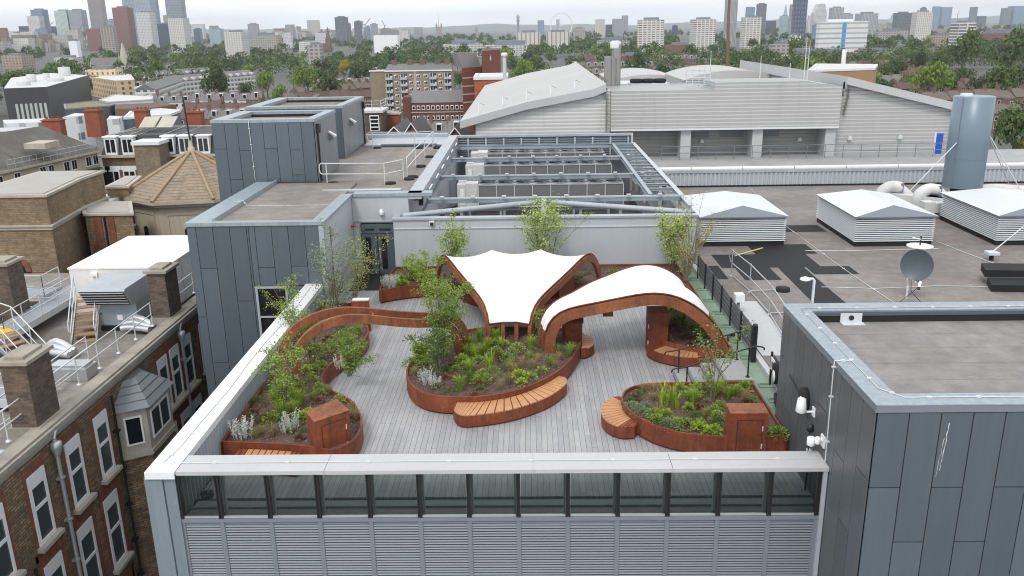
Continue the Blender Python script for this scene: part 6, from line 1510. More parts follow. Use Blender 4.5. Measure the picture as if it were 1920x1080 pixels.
# ------------------------------------------------------------------ ochre brick blocks behind the container
def brick_block(label, foot, z1, zb, band=True, wins=(), mat='brick_yellow', cap='stone_pale'):
    cx = sum(p[0] for p in foot)/len(foot); cy = sum(p[1] for p in foot)/len(foot)
    t = thing('brick_block', label, 'building', (cx, cy, GZ))
    MB().prism(foot, GZ, z1-.25, 0).build('wall', mat, t)
    MB().prism(offset(foot, -.12), z1-.25, z1-.08, 0).build('coping', cap, t); MB().prism(offset(foot, .2), z1-.08, z1-.02, 0).build('roof', 'roof_beige', t)
    if band: MB().prism(offset(foot, -.10), zb, zb+.22, 0, True).prism(offset(foot, -.2), zb+.22, zb+.34, 0, True).build('band_course', 'stone_pale', t)
    return t
p, q, r_ = PY(85,363,56), PY(145,347,62), PY(-80,366,56)
B1 = brick_block('ochre brick block with a flat stone coped roof behind the white container', [(r_.x, 56), (p.x, 56), (q.x, 62.5), (q.x, 66), (r_.x, 66)], 1.3, -1.2)
def arch_opening(par, cx, y, zs, zt, w, glass='window_glass', frame=True):
    pts = [(cx-w/2, y, zs), (cx+w/2, y, zs)]+[(cx+w/2*math.cos(a), y, zt-w/2+w/2*math.sin(a)) for a in [PI*k/8 for k in range(9)]]
    c_ = Vector((cx, y, (zs+zt)/2)); out = [c_+Vector(((Vector(p)-c_).x*1.5, 0, (Vector(p)-c_).z*1.15)) for p in pts]
    w_ = MB().extrude(out, (0,-.05,0)).build('arched_window', 'brick_red', par); MB().extrude([Vector(p)+Vector((0,-.055,0)) for p in pts], (0,-.01,0)).build('pane', glass, w_)
    if frame: MB().box(cx-.04, cx+.04, y-.10, y-.066, zs, zt).box(cx-w/2, cx-.04, y-.10, y-.066, lerp(zs, zt, .45), lerp(zs, zt, .5)).build('frame', 'white_paint', w_)
arch_opening(B1, PY(30,510,56).x, 56, -7.5, -3.4, 1.5)
def flat_opening(par, cx, y, zs, zt, w):
    w_ = MB().box(cx-w/2-.3, cx+w/2+.3, y-.05, y-.002, zs-.1, zt+.4).build('window', 'brick_red', par)
    MB().box(cx-w/2, cx+w/2, y-.08, y-.051, zs, zt).build('frame', 'white_paint', w_); MB().box(cx-w/2+.1, cx+w/2-.1, y-.09, y-.081, zs+.1, lerp(zs, zt, .48)).box(cx-w/2+.1, cx+w/2-.1, y-.09, y-.081, lerp(zs, zt, .54), zt-.1).build('pane', 'window_glass_grey', w_)
flat_opening(B1, PY(68,515,56).x, 56, -8.2, -4.6, 1.1)
# lower link wall with a red brick quoin and white window
LX = PY(252,430,60.5).x; LZ = PY(190,398,60.5).z
L1 = brick_block('lower ochre brick link wall between ochre block and cream octagonal tower', [(p.x+.02, 60.5), (LX, 60.5), (LX*65/60.5, 65), (p.x*65/60.5, 65)], PY(190,398,60.5).z, -1.6, False)
MB().box(p.x+.6, p.x+1.2, 60.44, 60.498, GZ, LZ-.3).box(LX-1.9, LX-1.4, 60.44, 60.498, GZ, LZ-.3).build('red_quoin', 'brick_red', L1)
flat_opening(L1, PY(198,462,60.5).x, 60.5, -6.0, -3.9, 1.15)
MB().box(p.x+1.4, p.x+1.5, 60.36, 60.48, GZ, LZ-.3).build('downpipe', 'black_metal', L1)
MB().box(PY(135,437,60.5).x-.3, PY(135,437,60.5).x+.2, 60.46, 60.498, -3.4, -2.9).build('wall_vent', 'black_metal', L1)
t = thing('white_roof_ledge', 'stepped white roof ledge between the ochre block and the cream tower', 'roof ledge', (PY(175,385,64).x, 64, -1))
a = PY(147,378,66); b = PY(207,378,66); MB().box(a.x, b.x, 66.1, 69, a.z-.3, a.z).box(a.x-.1, b.x+.1, 66.0, 66.098, a.z-1.0, a.z-.6).build('ledge', 'coping_white', t); MB().box(a.x, b.x, 66.12, 69, GZ, a.z-.3).build('wall', 'brick_yellow', t)
a = PY(205,350,68); B2 = brick_block('tall ochre brick stair block touching the cream octagonal tower', [(a.x, 67.5), (a.x+1.75, 67.5), (a.x+.6, 72.5), (a.x-.6, 72.5)], a.z+.2, a.z-3.4)

# ------------------------------------------------------------------ long slate roofed ward wing further left and the mansard range
T = thing('slate_ward_wing', 'long wing with a mossy slate roof, cream top storey and brown lower wall', 'building', (-60, 92, GZ))
e0, e1 = PY(-70,345,84), PY(182,274,105)
d = (e1-e0); d.z = 0; d.normalize(); nrm = Vector((d.y, -d.x, 0)); L_ = (Vector((e1.x, e1.y, 0))-Vector((e0.x, e0.y, 0))).length; ez = (e0.z+e1.z)/2
E0 = Vector((e0.x, e0.y, 0))
def wallbox(x0, x1, dep0, dep1, z0, z1): return MB().obox(E0+d*x0-nrm*dep1+Vector((0,0,z0)), d*(x1-x0), nrm*(dep1-dep0), (0,0,z1-z0))
wallbox(0, L_, .1, 9, GZ, ez-2.3).build('lower_wall', 'brick_tan', T); wallbox(0, L_, .1, 9, ez-2.05, ez-.25).build('cream_storey', 'cream_render', T)
wallbox(0, L_, -.15, 9, ez-2.3, ez-2.05).build('band_course', 'slate_mossy', T); wallbox(-.2, L_+.2, -.5, 9.2, ez-.25, ez).build('gutter', 'stone_pale', T)
mb = MB(); A = [E0+d*x+nrm*.4+Vector((0,0,ez)) for x in (-.2, L_+.2)]; Bm = [E0+d*x-nrm*4.6+Vector((0,0,ez+3.3)) for x in (-.2, L_-3.2)]; Cc = [E0+d*x-nrm*9.4+Vector((0,0,ez)) for x in (-.2, L_+.2)]
mb.add([A[0],A[1],Bm[1],Bm[0]], [(0,1,2,3)]).add([Bm[0],Bm[1],Cc[1],Cc[0]], [(0,1,2,3)]).add([A[1],Cc[1],Bm[1]], [(0,1,2)]); mb.build('slate_roof', 'slate_mossy', T)
x = 3.; k = 0
while x < L_-1:
    for z0_, z1_, wd in ((ez-1.75, ez-.5, 1.0), (ez-4.9, ez-3.3, .9)):
        if (k % 7) == 3: continue
        w_ = wallbox(x, x+wd, -.02, .098, z0_, z1_).build('window', 'white_paint', T); wallbox(x+.1, x+wd*.5-.04, -.04, -.021, z0_+.12, z1_-.1).build('pane', 'window_glass', w_); wallbox(x+wd*.5+.04, x+wd-.1, -.04, -.021, z0_+.12, z1_-.1).build('pane', 'window_glass', w_)
    x += (1.35, 2.6)[k % 2]; k += 1
R_ = [E0+d*x+nrm*.3+Vector((0,0,ez+.02)) for x in [lerp(6, L_, j/14) for j in range(15)]]
rail('guard_rail', 'long thin guard rail along the eaves of the mossy slate roof', R_, 1.0, (1.0, .5), 'galv', .03, False)
p = PY(72,262,95); tag(MB().prism([(p.x-1.2,p.y-1),(p.x+1.2,p.y-1),(p.x+1.2,p.y+2),(p.x-1.2,p.y+2)], p.z-.9, p.z-.3).build('roof_light', 'stone_pale'), 'pale roof light on the mossy slate roof', 'roof light')

mx0, mx1, my = PY(188,292,106).x, -22., 106.
ze = PY(300,290,106).z
T = thing('mansard_range', 'dark slate mansard range with white dormer windows over brown brick', 'building', ((mx0+mx1)/2, my, GZ))
MB().box(mx0, mx1, my+.3, my+11, GZ, ze-.3).build('wall', 'brick_brown', T); MB().box(mx0-.2, mx1, my-.1, my+.8, ze-.3, ze).build('cornice', 'stone_pale', T)
rz_ = PY(300,237,113).z; mz = ze+2.35
v = [(mx0,my+.2,ze),(mx1,my+.2,ze),(mx1,my+1.0,mz),(mx0+.8,my+1.0,mz),(mx0+4,my+6.5,rz_),(mx1,my+6.5,rz_),(mx0,my+12,ze),(mx1,my+12,ze),(mx0+.8,my+11.2,mz)]
MB().add(v, [(0,1,2,3),(0,3,8,6)]).build('steep_slates', 'slate_dark', T)
MB().add(v, [(3,2,5,4),(3,4,8),(8,4,5,7,6)]).build('slate_roof', 'slate', T)
MB().tube([v[4], v[5]], .14, 6).tube([v[3], v[4]], .12, 6).build('ridge', 'stone', T)
for xx in (220, 250, 268, 315, 350):
    a, b = PY(xx,262,my+2), PY(xx+8,236,my+6); MB().bar((a.x, my+1.1, mz+.05), (a.x+.6, my+6.4, rz_+.03), .12, .05).build('roof_strip', 'galv', T)
for xx in (208, 240, 316, 347, 382):
    c_ = PY(xx,280,my).x; w_ = MB().box(c_-.75, c_+.75, my-.0, my+1.4, ze+.05, ze+2.2).box(c_-.9, c_+.9, my-.12, my+1.5, ze+2.2, ze+2.36).build('dormer', 'white_paint', T)
    for sx_ in (-.58, .06): MB().box(c_+sx_, c_+sx_+.52, my-.02, my-.001, ze+.35, ze+1.95).build('pane', 'window_glass', w_)
for xx in (190, 210, 240, 300, 330, 360):
    c_ = PY(xx,318,my).x; w_ = MB().box(c_-.8, c_+.8, my+.2, my+.298, ze-4.0, ze-1.9).box(c_-1.0, c_+1.0, my+.2, my+.298, ze-1.9, ze-1.4).build('window', 'white_paint', T)
    MB().box(c_-.65, c_-.07, my+.18, my+.199, ze-3.8, ze-2.1).box(c_+.07, c_+.65, my+.18, my+.199, ze-3.8, ze-2.1).build('pane', 'window_glass', w_)
for xx in (287, 320): a = PY(xx,244,my+4); MB().obox((a.x-1.0, my+2.2, mz+.75), (2.0,0,0), (0,2.3,1.1), (0,-.05,.1)).build('roof_light', 'stone_pale', T)
a = PY(258,280,my-2); b = PY(304,280,my-2); MB().box(a.x, b.x, my-3, my+.2, GZ, ze+1.6).build('stair_bay', 'brick_tan', T); MB().box(a.x-.2, b.x+.2, my-3.2, my+.2, ze+1.6, ze+2.0).build('bay_coping', 'coping_white', T)
for k, (xx, yy, w, hgt, lb) in enumerate(((102, 240, 2.4, 4.6, 'big square red chimney stack behind the mossy slate ridge'), (177, 222, 1.9, 3.4, 'red chimney stack at the hipped end of the mansard roof'), (268, 222, 1.6, 3.4, 'red chimney stack above the two mansard roof lights'), (366, 225, 2.1, 4.2, 'red chimney stack of the mansard beside the plant box'))):
    p = PY(xx, yy, 113+k*.3); stack(lb, p.x-w/2, p.x+w/2, p.y-.7, p.y+.7, p.z-hgt*.7, p.z+1.2, 'orange_brick', 'orange_brick', 3, base=False)
# ------------------------------------------------------------------ metal clad hall behind the main roof
HY = 72.
def hp_(x, y, Y=HY): return PY(x, y, Y)
T = thing('metal_hall', 'long pale metal clad hall with sloping roofs, concrete columns and a blue door', 'building', (20, HY, GZ))
a, b, c = hp_(863,226), hp_(1113,166), hp_(1136,156)
k = 1.62
def back(p, f=k): return Vector((p.x, p.y*f, p.z))
mb = MB(); row0 = [a, a.lerp(b,.5)+Vector((0,0,.25)), b, c]
dn = Vector((0,0,-.62))
rows = [[Vector((p.x, p.y-.5, p.z)) for p in row0], [back(p) for p in row0]]
mb.strip(rows[0], rows[1], 0, False).strip([p+dn for p in rows[0]], rows[0], 1, False).strip([p+dn for p in rows[1]], [p+dn for p in rows[0]], 1, False)
mb.add([rows[0][0], rows[1][0], rows[1][0]+dn, rows[0][0]+dn], [(0,1,2,3)], 1).add([rows[0][-1], rows[1][-1], rows[1][-1]+Vector((0,0,-6)), rows[0][-1]+Vector((0,0,-6))], [(0,1,2,3)], 2)
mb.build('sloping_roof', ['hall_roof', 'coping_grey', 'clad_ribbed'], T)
w0, w1 = hp_(892,250).x, hp_(1143,250).x
zl = lambda x: lerp(a.z, b.z, (x-a.x)/(b.x-a.x))-.4
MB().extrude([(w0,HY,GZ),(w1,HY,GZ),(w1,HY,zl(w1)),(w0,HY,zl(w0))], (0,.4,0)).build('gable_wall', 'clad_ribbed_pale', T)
MB().box(w0-.1, w0, HY, HY+40, GZ, zl(w0)).build('side_wall', 'brick_red', T)
for i in range(5):
    f = (i+.7)/5.4; p = rows[0][0].lerp(rows[0][2], f)+Vector((0,3,0)); MB().tube([p, p+Vector((0,.3,.9)), p+Vector((.5,.4,.7))], .05, 5).build('roof_bracket', 'white_metal', T)
# middle box with overhang
x0, x1 = hp_(1143,240).x, hp_(1565,235).x; zb, zt = hp_(1350,238).z, hp_(1200,169).z; zt2 = hp_(1430,152).z
xm, xn = hp_(1336,160).x, hp_(1508,150).x
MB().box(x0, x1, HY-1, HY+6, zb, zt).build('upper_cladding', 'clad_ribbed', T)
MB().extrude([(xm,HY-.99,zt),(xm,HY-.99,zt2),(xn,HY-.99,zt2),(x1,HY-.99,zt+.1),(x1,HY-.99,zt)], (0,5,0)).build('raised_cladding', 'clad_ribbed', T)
MB().box(x0, x1, HY-1.04, HY-1.001, zb-.12, zb+.02).build('drip_edge', 'trim_white', T)
zg = zt_walk = RZ-.2
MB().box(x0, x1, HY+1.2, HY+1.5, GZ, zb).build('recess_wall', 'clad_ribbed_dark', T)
for xx in (1283, 1416, 1551): q = hp_(xx,260).x; MB().box(q-.42, q+.42, HY-.7, HY+1.19, GZ, zb).build('column', 'concrete_pale', T)
for xx in (1313, 1378, 1446): q = hp_(xx,245).x; MB().box(q-1., q+1., HY+1.15, HY+1.198, zb-1.0, zb-.1).build('louver_vent', 'slate_metal', T)
for xx, yy in ((1315,264), (1406,262), (1498,261), (1592,258), (1686,256)):
    p = hp_(xx, yy, HY+(1.2 if xx < 1560 else 0)); MB().extrude([(p.x-.18,p.y-.02,p.z-.15),(p.x+.18,p.y-.02,p.z-.15),(p.x+.1,p.y-.02,p.z+.15),(p.x-.1,p.y-.02,p.z+.15)], (0,-.25,0)).build('bulkhead_lamp', 'white_metal', T)
# right hand hall
d0, d1 = hp_(1586,143), hp_(1792,193); x2, x3 = hp_(1562,280).x, hp_(1792,285).x
zr = lambda x: lerp(d0.z, d1.z, (x-d0.x)/(d1.x-d0.x))-.45
MB().extrude([(x2,HY,GZ),(x3,HY,GZ),(x3,HY,zr(x3)),(d0.x,HY,zr(d0.x)),(d0.x,HY,zr(d0.x)-1.2),(x2,HY,zr(d0.x)-1.4)], (0,.4,0)).build('gable_wall', 'clad_ribbed', T)
up_ = Vector((0,0,.0)); f0 = [Vector((d0.x,HY-.5,d0.z)), Vector((d1.x,HY-.5,d1.z))]; b0 = [back(d0,1.5), back(d1,1.5)]
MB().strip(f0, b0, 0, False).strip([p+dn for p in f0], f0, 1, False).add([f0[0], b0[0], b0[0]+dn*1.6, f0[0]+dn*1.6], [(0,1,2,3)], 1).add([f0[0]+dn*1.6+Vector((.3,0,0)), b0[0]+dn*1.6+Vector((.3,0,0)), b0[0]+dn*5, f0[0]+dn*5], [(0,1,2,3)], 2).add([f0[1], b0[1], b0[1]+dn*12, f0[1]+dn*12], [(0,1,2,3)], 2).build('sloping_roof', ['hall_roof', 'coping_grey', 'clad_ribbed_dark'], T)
q = [hp_(1751,288), hp_(1769,250)]
d_ = MB().box(q[0].x, q[1].x, HY-.06, HY-.002, q[0].z-.3, q[1].z).build('door', 'blue_door', T); MB().box(q[0].x-.15, q[0].x, HY-.06, HY-.002, q[0].z-.3, q[1].z+.1).build('door_frame', 'trim_white', d_)
MB().box(x0+.3, x1, HY+6.1, HY+38, zb-.2, zt-1.5).build('low_roof', 'roof_white', T)
# railing along the walkway in front
P = [PY(x, lerp(303,284,(x-1240)/540.), 70.5) for x in range(1240, 1790, 34)]
z_ = zg+.35; rail('guard_rail', 'thin dark guard rail along the foot of the metal clad hall', [(p.x, 70.5, .76) for p in P], 1.1, (1.08,.55), 'slate_metal', .03, False)
# plant on the hall roof
t = thing('boiler_flue', 'cluster of tall steel flues between white hall roof and ribbed box', 'flue', (hp_(1148,170,78).x, 78, zt))
for dx, y0, y1, r in ((-8,105,178,.34), (0,108,180,.4), (9,82,182,.42)):
    p, q = hp_(1146+dx, y1, 78), hp_(1146+dx, y0, 78); MB().tube([(p.x,78+dx*.05,p.z-2), (p.x,78+dx*.05,q.z)], r, 10).build('pipe', 'steel_flue', t)
q = hp_(1155,82,78); MB().lathe([(.46,-.4),(.5,.1),(.3,.25)], (q.x, 78.45, q.z), 10).build('cowl', 'white_metal', t)
for xx, yy, w, h, mt, lb in ((1215,165,3.4,1.5,'roof_white','white cooling unit with dark fans on the hall roof'), (1180,165,4.4,1.,'slate_metal','low dark plant screen on the hall roof beside the cooling unit'), (1262,164,4.2,1.,'slate_metal','low dark plant screen on the hall roof towards the cage ladder')):
    p = hp_(xx, yy, 82); t = thing('cooling_unit', lb, 'roof plant', (p.x, 82, p.z)); t.name = 'roof_plant_unit'
    MB().box(p.x-w/2, p.x+w/2, 81, 83.5, zt-1.6, p.z+h*.3).build('casing', mt, t)
    if mt == 'roof_white':
        for j in range(3): MB().lathe([(.5,0),(.6,.1),(.6,.35),(.45,.4)], (p.x-1.1+1.1*j, 82.2, p.z+.45), 12).build('fan', 'black_rubber', t)
t = thing('cage_ladder', 'white cage ladder standing on the end of the ribbed hall box', 'ladder', hp_(1310,165,74)); p = hp_(1310,163,73.5); q = hp_(1310,128,73.5)
for dx in (-1.0,-.5,0,.5,1.0): MB().tube([(p.x+dx,73.5+.3*abs(dx),zt-1), (p.x+dx,73.5+.3*abs(dx),q.z)], .035, 5).build('rail', 'white_metal', t)
for j in range(5): zz = lerp(p.z, q.z, (j+.5)/5); MB().tube([(p.x-1.0,73.8,zz), (p.x,73.4,zz), (p.x+1.0,73.8,zz)], .03, 5).build('hoop', 'white_metal', t)
for xx, y0, y1, lb in ((1330,165,95,'thin white mast rising beside the cage ladder'), (1507,150,70,'thin white mast at the end of the raised ribbed cladding'), (1513,150,75,'second thin mast at the end of the raised ribbed cladding'), (1425,140,105,'short thin mast in the middle of the hall roof'), (1480,145,118,'short twin mast on the long hall parapet')):
    p, q = hp_(xx, y0, 74), hp_(xx, y1, 74); tag(MB().tube([(p.x,74,p.z-.5), (p.x,74,q.z)], .045, 6, r1=.02).build('roof_mast', 'white_metal'), lb, 'mast')
p = hp_(1365,142,100); t = thing('vaulted_roof', 'pale low vaulted roof behind the ribbed hall box', 'roof', p); 
mb = MB(); xa, xb = hp_(1283,140,95).x, hp_(1470,140,95).x; zc = hp_(1365,149,95).z
arc = [(lerp(xa,xb,j/12), zc+.95*math.sin(PI*j/12)**.8) for j in range(13)]; mb.extrude([(x,95,z) for x, z in arc], (0,14,0)); mb.build('shell', 'hall_roof', t); t.name = 'vaulted_hall'
t['category'] = 'building'; MB().box(xa,xb,95.1,108,GZ,zc).build('wall','clad_ribbed_dark',t)
p = hp_(1215,142,110); t = thing('vaulted_hall', 'pale shallow vaulted roof behind the cooling unit', 'building', p); xa, xb = hp_(1145,142,110).x, hp_(1290,150,110).x; zc = hp_(1215,152,110).z
MB().extrude([(lerp(xa,xb,j/12),110,zc+.8*math.sin(PI*j/12)**.8) for j in range(13)], (0,18,0)).build('shell', 'hall_roof', t); MB().box(xa,xb,110.1,127,GZ,zc).build('wall','clad_ribbed_dark',t)

# ------------------------------------------------------------------ blocks described by their roof outline
def block(name, label, cat, pts, ztop, mat, roof='roof_grey', zb=GZ, parapet=.4, group=None, cop=None, taper=0):
    """pts: pixel outline of the roof, laid on the level ztop"""
    P = [PZ(x, y, ztop) for x, y in pts]; poly = [(p.x, p.y) for p in P]
    cx = sum(p[0] for p in poly)/len(poly); cy = sum(p[1] for p in poly)/len(poly)
    t = thing(name, label, cat, (cx, cy, zb), group)
    MB().prism(poly, zb, ztop, 0, True).build('wall', mat, t)
    MB().prism(offset(poly, .3), ztop+.002, ztop+.05, 0).build('roof', roof, t)
    if cop: 
        o = offset(poly, -.15); i_ = offset(poly, .5); MB().strip([(x,y,ztop-.3) for x,y in o],[(x,y,ztop+.3) for x,y in o],0,False,True).strip([(x,y,ztop+.3) for x,y in o],[(x,y,ztop+.3) for x,y in i_],0,False,True).strip([(x,y,ztop+.3) for x,y in i_],[(x,y,ztop) for x,y in i_],0,False,True).build('parapet', cop, t)
    return t, poly
T, po = block('dark_box_building', 'big dark grey ribbed metal box building with pale roof plant', 'building', [(6,166),(88,163),(166,141),(95,137),(20,146)], -11., 'dark_ribbed', 'roof_white')
a, b = Vector((*po[0],0)), Vector((*po[1],0)); d = (b-a); n = Vector((d.y,-d.x,0)).normalized(); n = n if n.y < 0 else -n
for k in range(7): MB().obox(a+d*(.2+.11*k)+n*.05+Vector((0,0,-25)), d*.06, n*.08, (0,0,7)).build('window_strip', 'pale_strip', T)
for x, y, w, h in ((60,150,2.2,2.4), (88,145,1.6,2), (122,138,3.2,3.0), (105,148,4,1.), (45,156,3,1.2)):
    p = PZ(x, y+4, -11.); w *= 2; h *= 1.6; MB().lathe([(w*.5,0),(w*.5,h),(w*.42,h)], (p.x, p.y, -11.), 10).build('roof_drum', 'roof_white', T)
T, po = block('cream_apartments', 'cream coloured stepped apartment building with small balconies', 'building', [(152,142),(218,152),(252,150),(245,140),(190,136)], -15., 'fac_cream', 'roof_white', cop='cream_wall')
p = PZ(190,142,-15); MB().box(p.x-10, p.x+10, p.y-1, p.y+10, -15, -11).build('top_storey', 'fac_cream', T)
MB().box(p.x-6, p.x+5, p.y+1, p.y+8, -11, -8.8).build('roof_plant', 'slate_metal', T)
T, po = block('grey_annex', 'low grey annex with a mossy green roof beside the dark box building', 'building', [(122,205),(205,199),(216,196),(172,190),(120,196)], -17., 'cladding_dark', 'roof_moss', cop='slate_metal')
T, po = block('glazed_rooftop_block', 'dark blue glazed rooftop block with a pale canopy roof', 'building', [(232,222),(318,216),(338,208),(300,205),(245,210)], -9., 'fac_glass', 'roof_white', cop='trim_white')
T, po = block('white_roof_unit', 'white boxy rooftop plant block beside the big red chimney stack', 'building', [(117,220),(145,218),(172,214),(140,212)], -8., 'fac_whitebox', 'roof_white')
T, po = block('white_roof_unit', 'second white boxy plant block in front of the glazed rooftop block', 'building', [(200,224),(222,223),(230,218),(206,217)], -8.5, 'fac_whitebox', 'roof_white')
T, po = block('white_plant_shed', 'long white flat roofed sheds left of the big red chimney stack', 'building', [(10,232),(88,229),(85,222),(5,225)], -9., 'fac_whitebox', 'roof_white')
T, po = block('cream_low_block', 'cream low block with dark pilasters at the picture edge above the mossy slate roof', 'building', [(-20,248),(92,243),(90,238),(-20,240)], -6., 'fac_creamcol', 'concrete_pale')
T, po = block('pale_flat_store', 'pale flat roofed store in front of the grey roofed terraces', 'building', [(186,188),(205,192),(285,187),(287,181),(215,178)], -18., 'fac_whitebox', 'roof_white', cop='coping_grey')
T, po = block('red_brick_depot', 'long low red brick depot roof edge beside the mossy annex', 'building', [(215,205),(290,202),(330,196),(300,192),(216,196)], -17., 'brick_mid', 'roof_red')
# church with stone spire
def church(label, x, yt, yb, D, hw, mat, roofm, nave=1, spire=.5, w=5.):
    p, q = PY(x, yb, D), PY(x, yt, D); H = q.z-GZ
    t = thing('church', label, 'church', (p.x, D, GZ)); zs = GZ+H*(1-spire)
    MB().box(p.x-w/2, p.x+w/2, D-w/2, D+w/2, GZ, zs).build('tower', mat, t)
    MB().lathe([(w*.56,0),(w*.1,H*spire*.93),(.05,H*spire)], (p.x, D, zs), 8, 0, False, PI/8).build('spire', mat, t)
    for sx_ in (-1, 1):
        for sy_ in (-1, 1): MB().lathe([(w*.12,0),(.05,w*.8)], (p.x+sx_*w*.42, D+sy_*w*.42, zs), 6).build('pinnacle', mat, t)
    if nave:
        x1_, x0_ = p.x-w*.4*nave, p.x-w*4.2*nave; a_, b_ = min(x0_,x1_), max(x0_,x1_)
        MB().box(a_, b_, D-4.5, D+4.5, GZ, GZ+9).extrude([(a_,D-4.5,GZ+9),(a_,D+4.5,GZ+9),(a_,D,GZ+15.5)], (.6,0,0)).build('nave', mat, t)
        MB().extrude([(a_+.6,D-5,GZ+8.8),(a_+.6,D,GZ+15.8),(a_+.6,D+5,GZ+8.8),(a_+.6,D,GZ+15.2)], (b_-a_-.6,0,0)).build('roof', roofm, t)
    return t
church('stone church with a tall pale spire rising out of the trees', 236, 80, 132, 880, 0, 'stone_pale', 'roof_grey', 1, .55, 8.)
church('distant red brick church with a slim red spire', 617, 50, 95, 1600, 0, 'brick_mid', 'roof_red', 1, .55, 9.)

# ------------------------------------------------------------------ apartment block with balconies
AY = 400.; p0, p1 = PY(722,136,AY), PY(846,131,AY); az = (p0.z+p1.z)/2
T = thing('apartment_block', 'six storey tan brick apartment block with stacked balconies and white windows', 'building', ((p0.x+p1.x)/2, AY, GZ))
MB().box(p0.x, p1.x, AY, AY+11, GZ, az).build('wall', 'brick_tan_far', T)
MB().box(p0.x-.4, p1.x+.4, AY-.4, AY+.3, az, az+.5).build('cornice', 'white_paint', T)
pL = PY(705,128,AY+10); MB().box(pL.x-2.0, p0.x-.02, AY+4, AY+26, GZ, az).build('wing', 'brick_tan_far', T); MB().box(pL.x-2.3, p0.x+.2, AY+3.6, AY+4.4, az, az+.5).build('cornice', 'white_paint', T)
MB().add([(p0.x-.4,AY,az+.5),(p1.x+.4,AY,az+.5),(p1.x-.5,AY+5.5,az+3.2),(p0.x+1,AY+5.5,az+3.2),(p0.x-.4,AY+11.4,az+.5),(p1.x+.4,AY+11.4,az+.5)], [(0,1,2,3),(2,5,4,3),(1,5,2),(0,3,4)]).build('roof', 'roof_grey', T)
for f in (.12, .36, .55, .78, .92): x = lerp(p0.x, p1.x, f); MB().box(x-1.1, x+1.1, AY+4.5, AY+6.5, az+1.5, az+5.0).build('chimney', 'brick_mid', T)
W = p1.x-p0.x; cols = 9; wmesh = {}
for i in range(cols):
    x = p0.x+W*(i+.5)/cols; kind = 'b' if i in (0, 2, 6, 8) else 'w'
    for s_ in range(6):
        z = az-1.0-2.95*s_-1.2
        if kind == 'w':
            if 'w' not in wmesh:
                wmesh['w'] = MB().box(-.95,.95,-.06,-.001,-.8,.8).mesh('window', 'white_paint', (0,0,0)); wmesh['g'] = MB().box(-.8,-.05,-.09,-.061,-.65,.3).box(.05,.8,-.09,-.061,-.65,.65).mesh('pane', 'window_glass_grey', (0,0,0))
            o = bpy.data.objects.new('window', wmesh['w']); COL.objects.link(o); o.parent = T; o.location = Vector((x, AY, z))-Vector(T.location)
            g = bpy.data.objects.new('pane', wmesh['g']); COL.objects.link(g); g.parent = o
        else:
            if 'b' not in wmesh:
                wmesh['b'] = MB().box(-1.5,1.5,-.02,.0,-1.3,1.2).mesh('balcony', 'window_glass_grey', (0,0,0)); wmesh['r'] = MB().box(-1.6,1.6,-1.2,-.021,-1.45,-1.25).box(-1.6,1.6,-1.2,-1.1,-1.25,-.35).box(-1.6,-1.5,-1.1,-.021,-1.25,-.35).box(1.5,1.6,-1.1,-.021,-1.25,-.35).mesh('railing', 'coping_grey', (0,0,0))
                wmesh['f'] = MB().box(-1.5,-1.3,-.08,-.021,-1.2,1.2).box(-.3,-.1,-.08,-.021,-1.2,1.2).box(.7,1.5,-.08,-.021,-1.2,.2).mesh('frame', 'white_paint', (0,0,0))
            o = bpy.data.objects.new('balcony', wmesh['b']); COL.objects.link(o); o.parent = T; o.location = Vector((x, AY, z))-Vector(T.location)
            for nm, q in (('railing', 'r'), ('frame', 'f')): g = bpy.data.objects.new(nm, wmesh[q]); COL.objects.link(g); g.parent = o
x = p0.x+W*4.5/cols; MB().box(x-2.0, x-1.2, AY-.08, AY-.01, GZ, az).build('pale_stair_strip', 'cream_render', T)

# red tower with the white 4, and its lower red neighbours
T, po = block('red_numbered_tower', 'red brick tower carrying a large white number 4', 'building', [(903,96),(938,93),(938,90),(905,91.5)], 4.0, 'brick_red_far', 'roof_red')
a, b = Vector((*po[0],0)), Vector((*po[1],0)); d = (b-a).normalized(); n = Vector((d.y,-d.x,0)); n = n if n.y < 0 else -n
cu = bpy.data.curves.new('numeral', 'FONT'); cu.body = '4'; cu.size = 2.7; cu.extrude = .03; cu.align_x = 'CENTER'; cu.align_y = 'CENTER'; cu.offset = .05
tmp = bpy.data.objects.new('numeral_text', cu); me = bpy.data.meshes.new_from_object(tmp); me.materials.clear(); me.materials.append(MATS['white_paint']); bpy.data.objects.remove(tmp); nu = meshobj('numeral', me, parent=T)
ctr = a.lerp(b, .44)+n*.08+Vector((0,0,4.0-2.7)); nu.rotation_euler = Matrix((d, Vector((0,0,1)), n)).transposed().to_euler(); nu.location = ctr-Vector(T.location)
MB().obox(a+d*1.2+n*.05+Vector((0,0,-5.0)), d*6.0, n*.9, (0,0,.6)).build('ledge', 'coping_grey', T); MB().obox(a+n*.05+Vector((0,0,-8.6)), d*9, n*.1, (0,0,.4)).build('band', 'stone_pale', T)
T, po = block('red_brick_block', 'red brick block with pale bands and a ribbed grey mansard beside the numbered tower', 'building', [(866,128),(902,126),(904,119),(868,120)], -1.5, 'brick_red_far', 'roof_grey')
a, b = Vector((*po[0],0)), Vector((*po[1],0)); d = b-a; n = Vector((d.y,-d.x,0)).normalized(); n = n if n.y < 0 else -n
MB().extrude([a+Vector((0,0,-1.4)), b+Vector((0,0,-1.4)), b-n*2.5+Vector((0,0,3.4)), a-n*2.5+Vector((0,0,3.4))], -n*3).build('mansard', 'ribbed_grey_roof', T)
for k in range(4): MB().obox(a+n*.02+Vector((0,0,-5-2.7*k)), d, n*.08, (0,0,.45)).build('band', 'stone_pale', T)
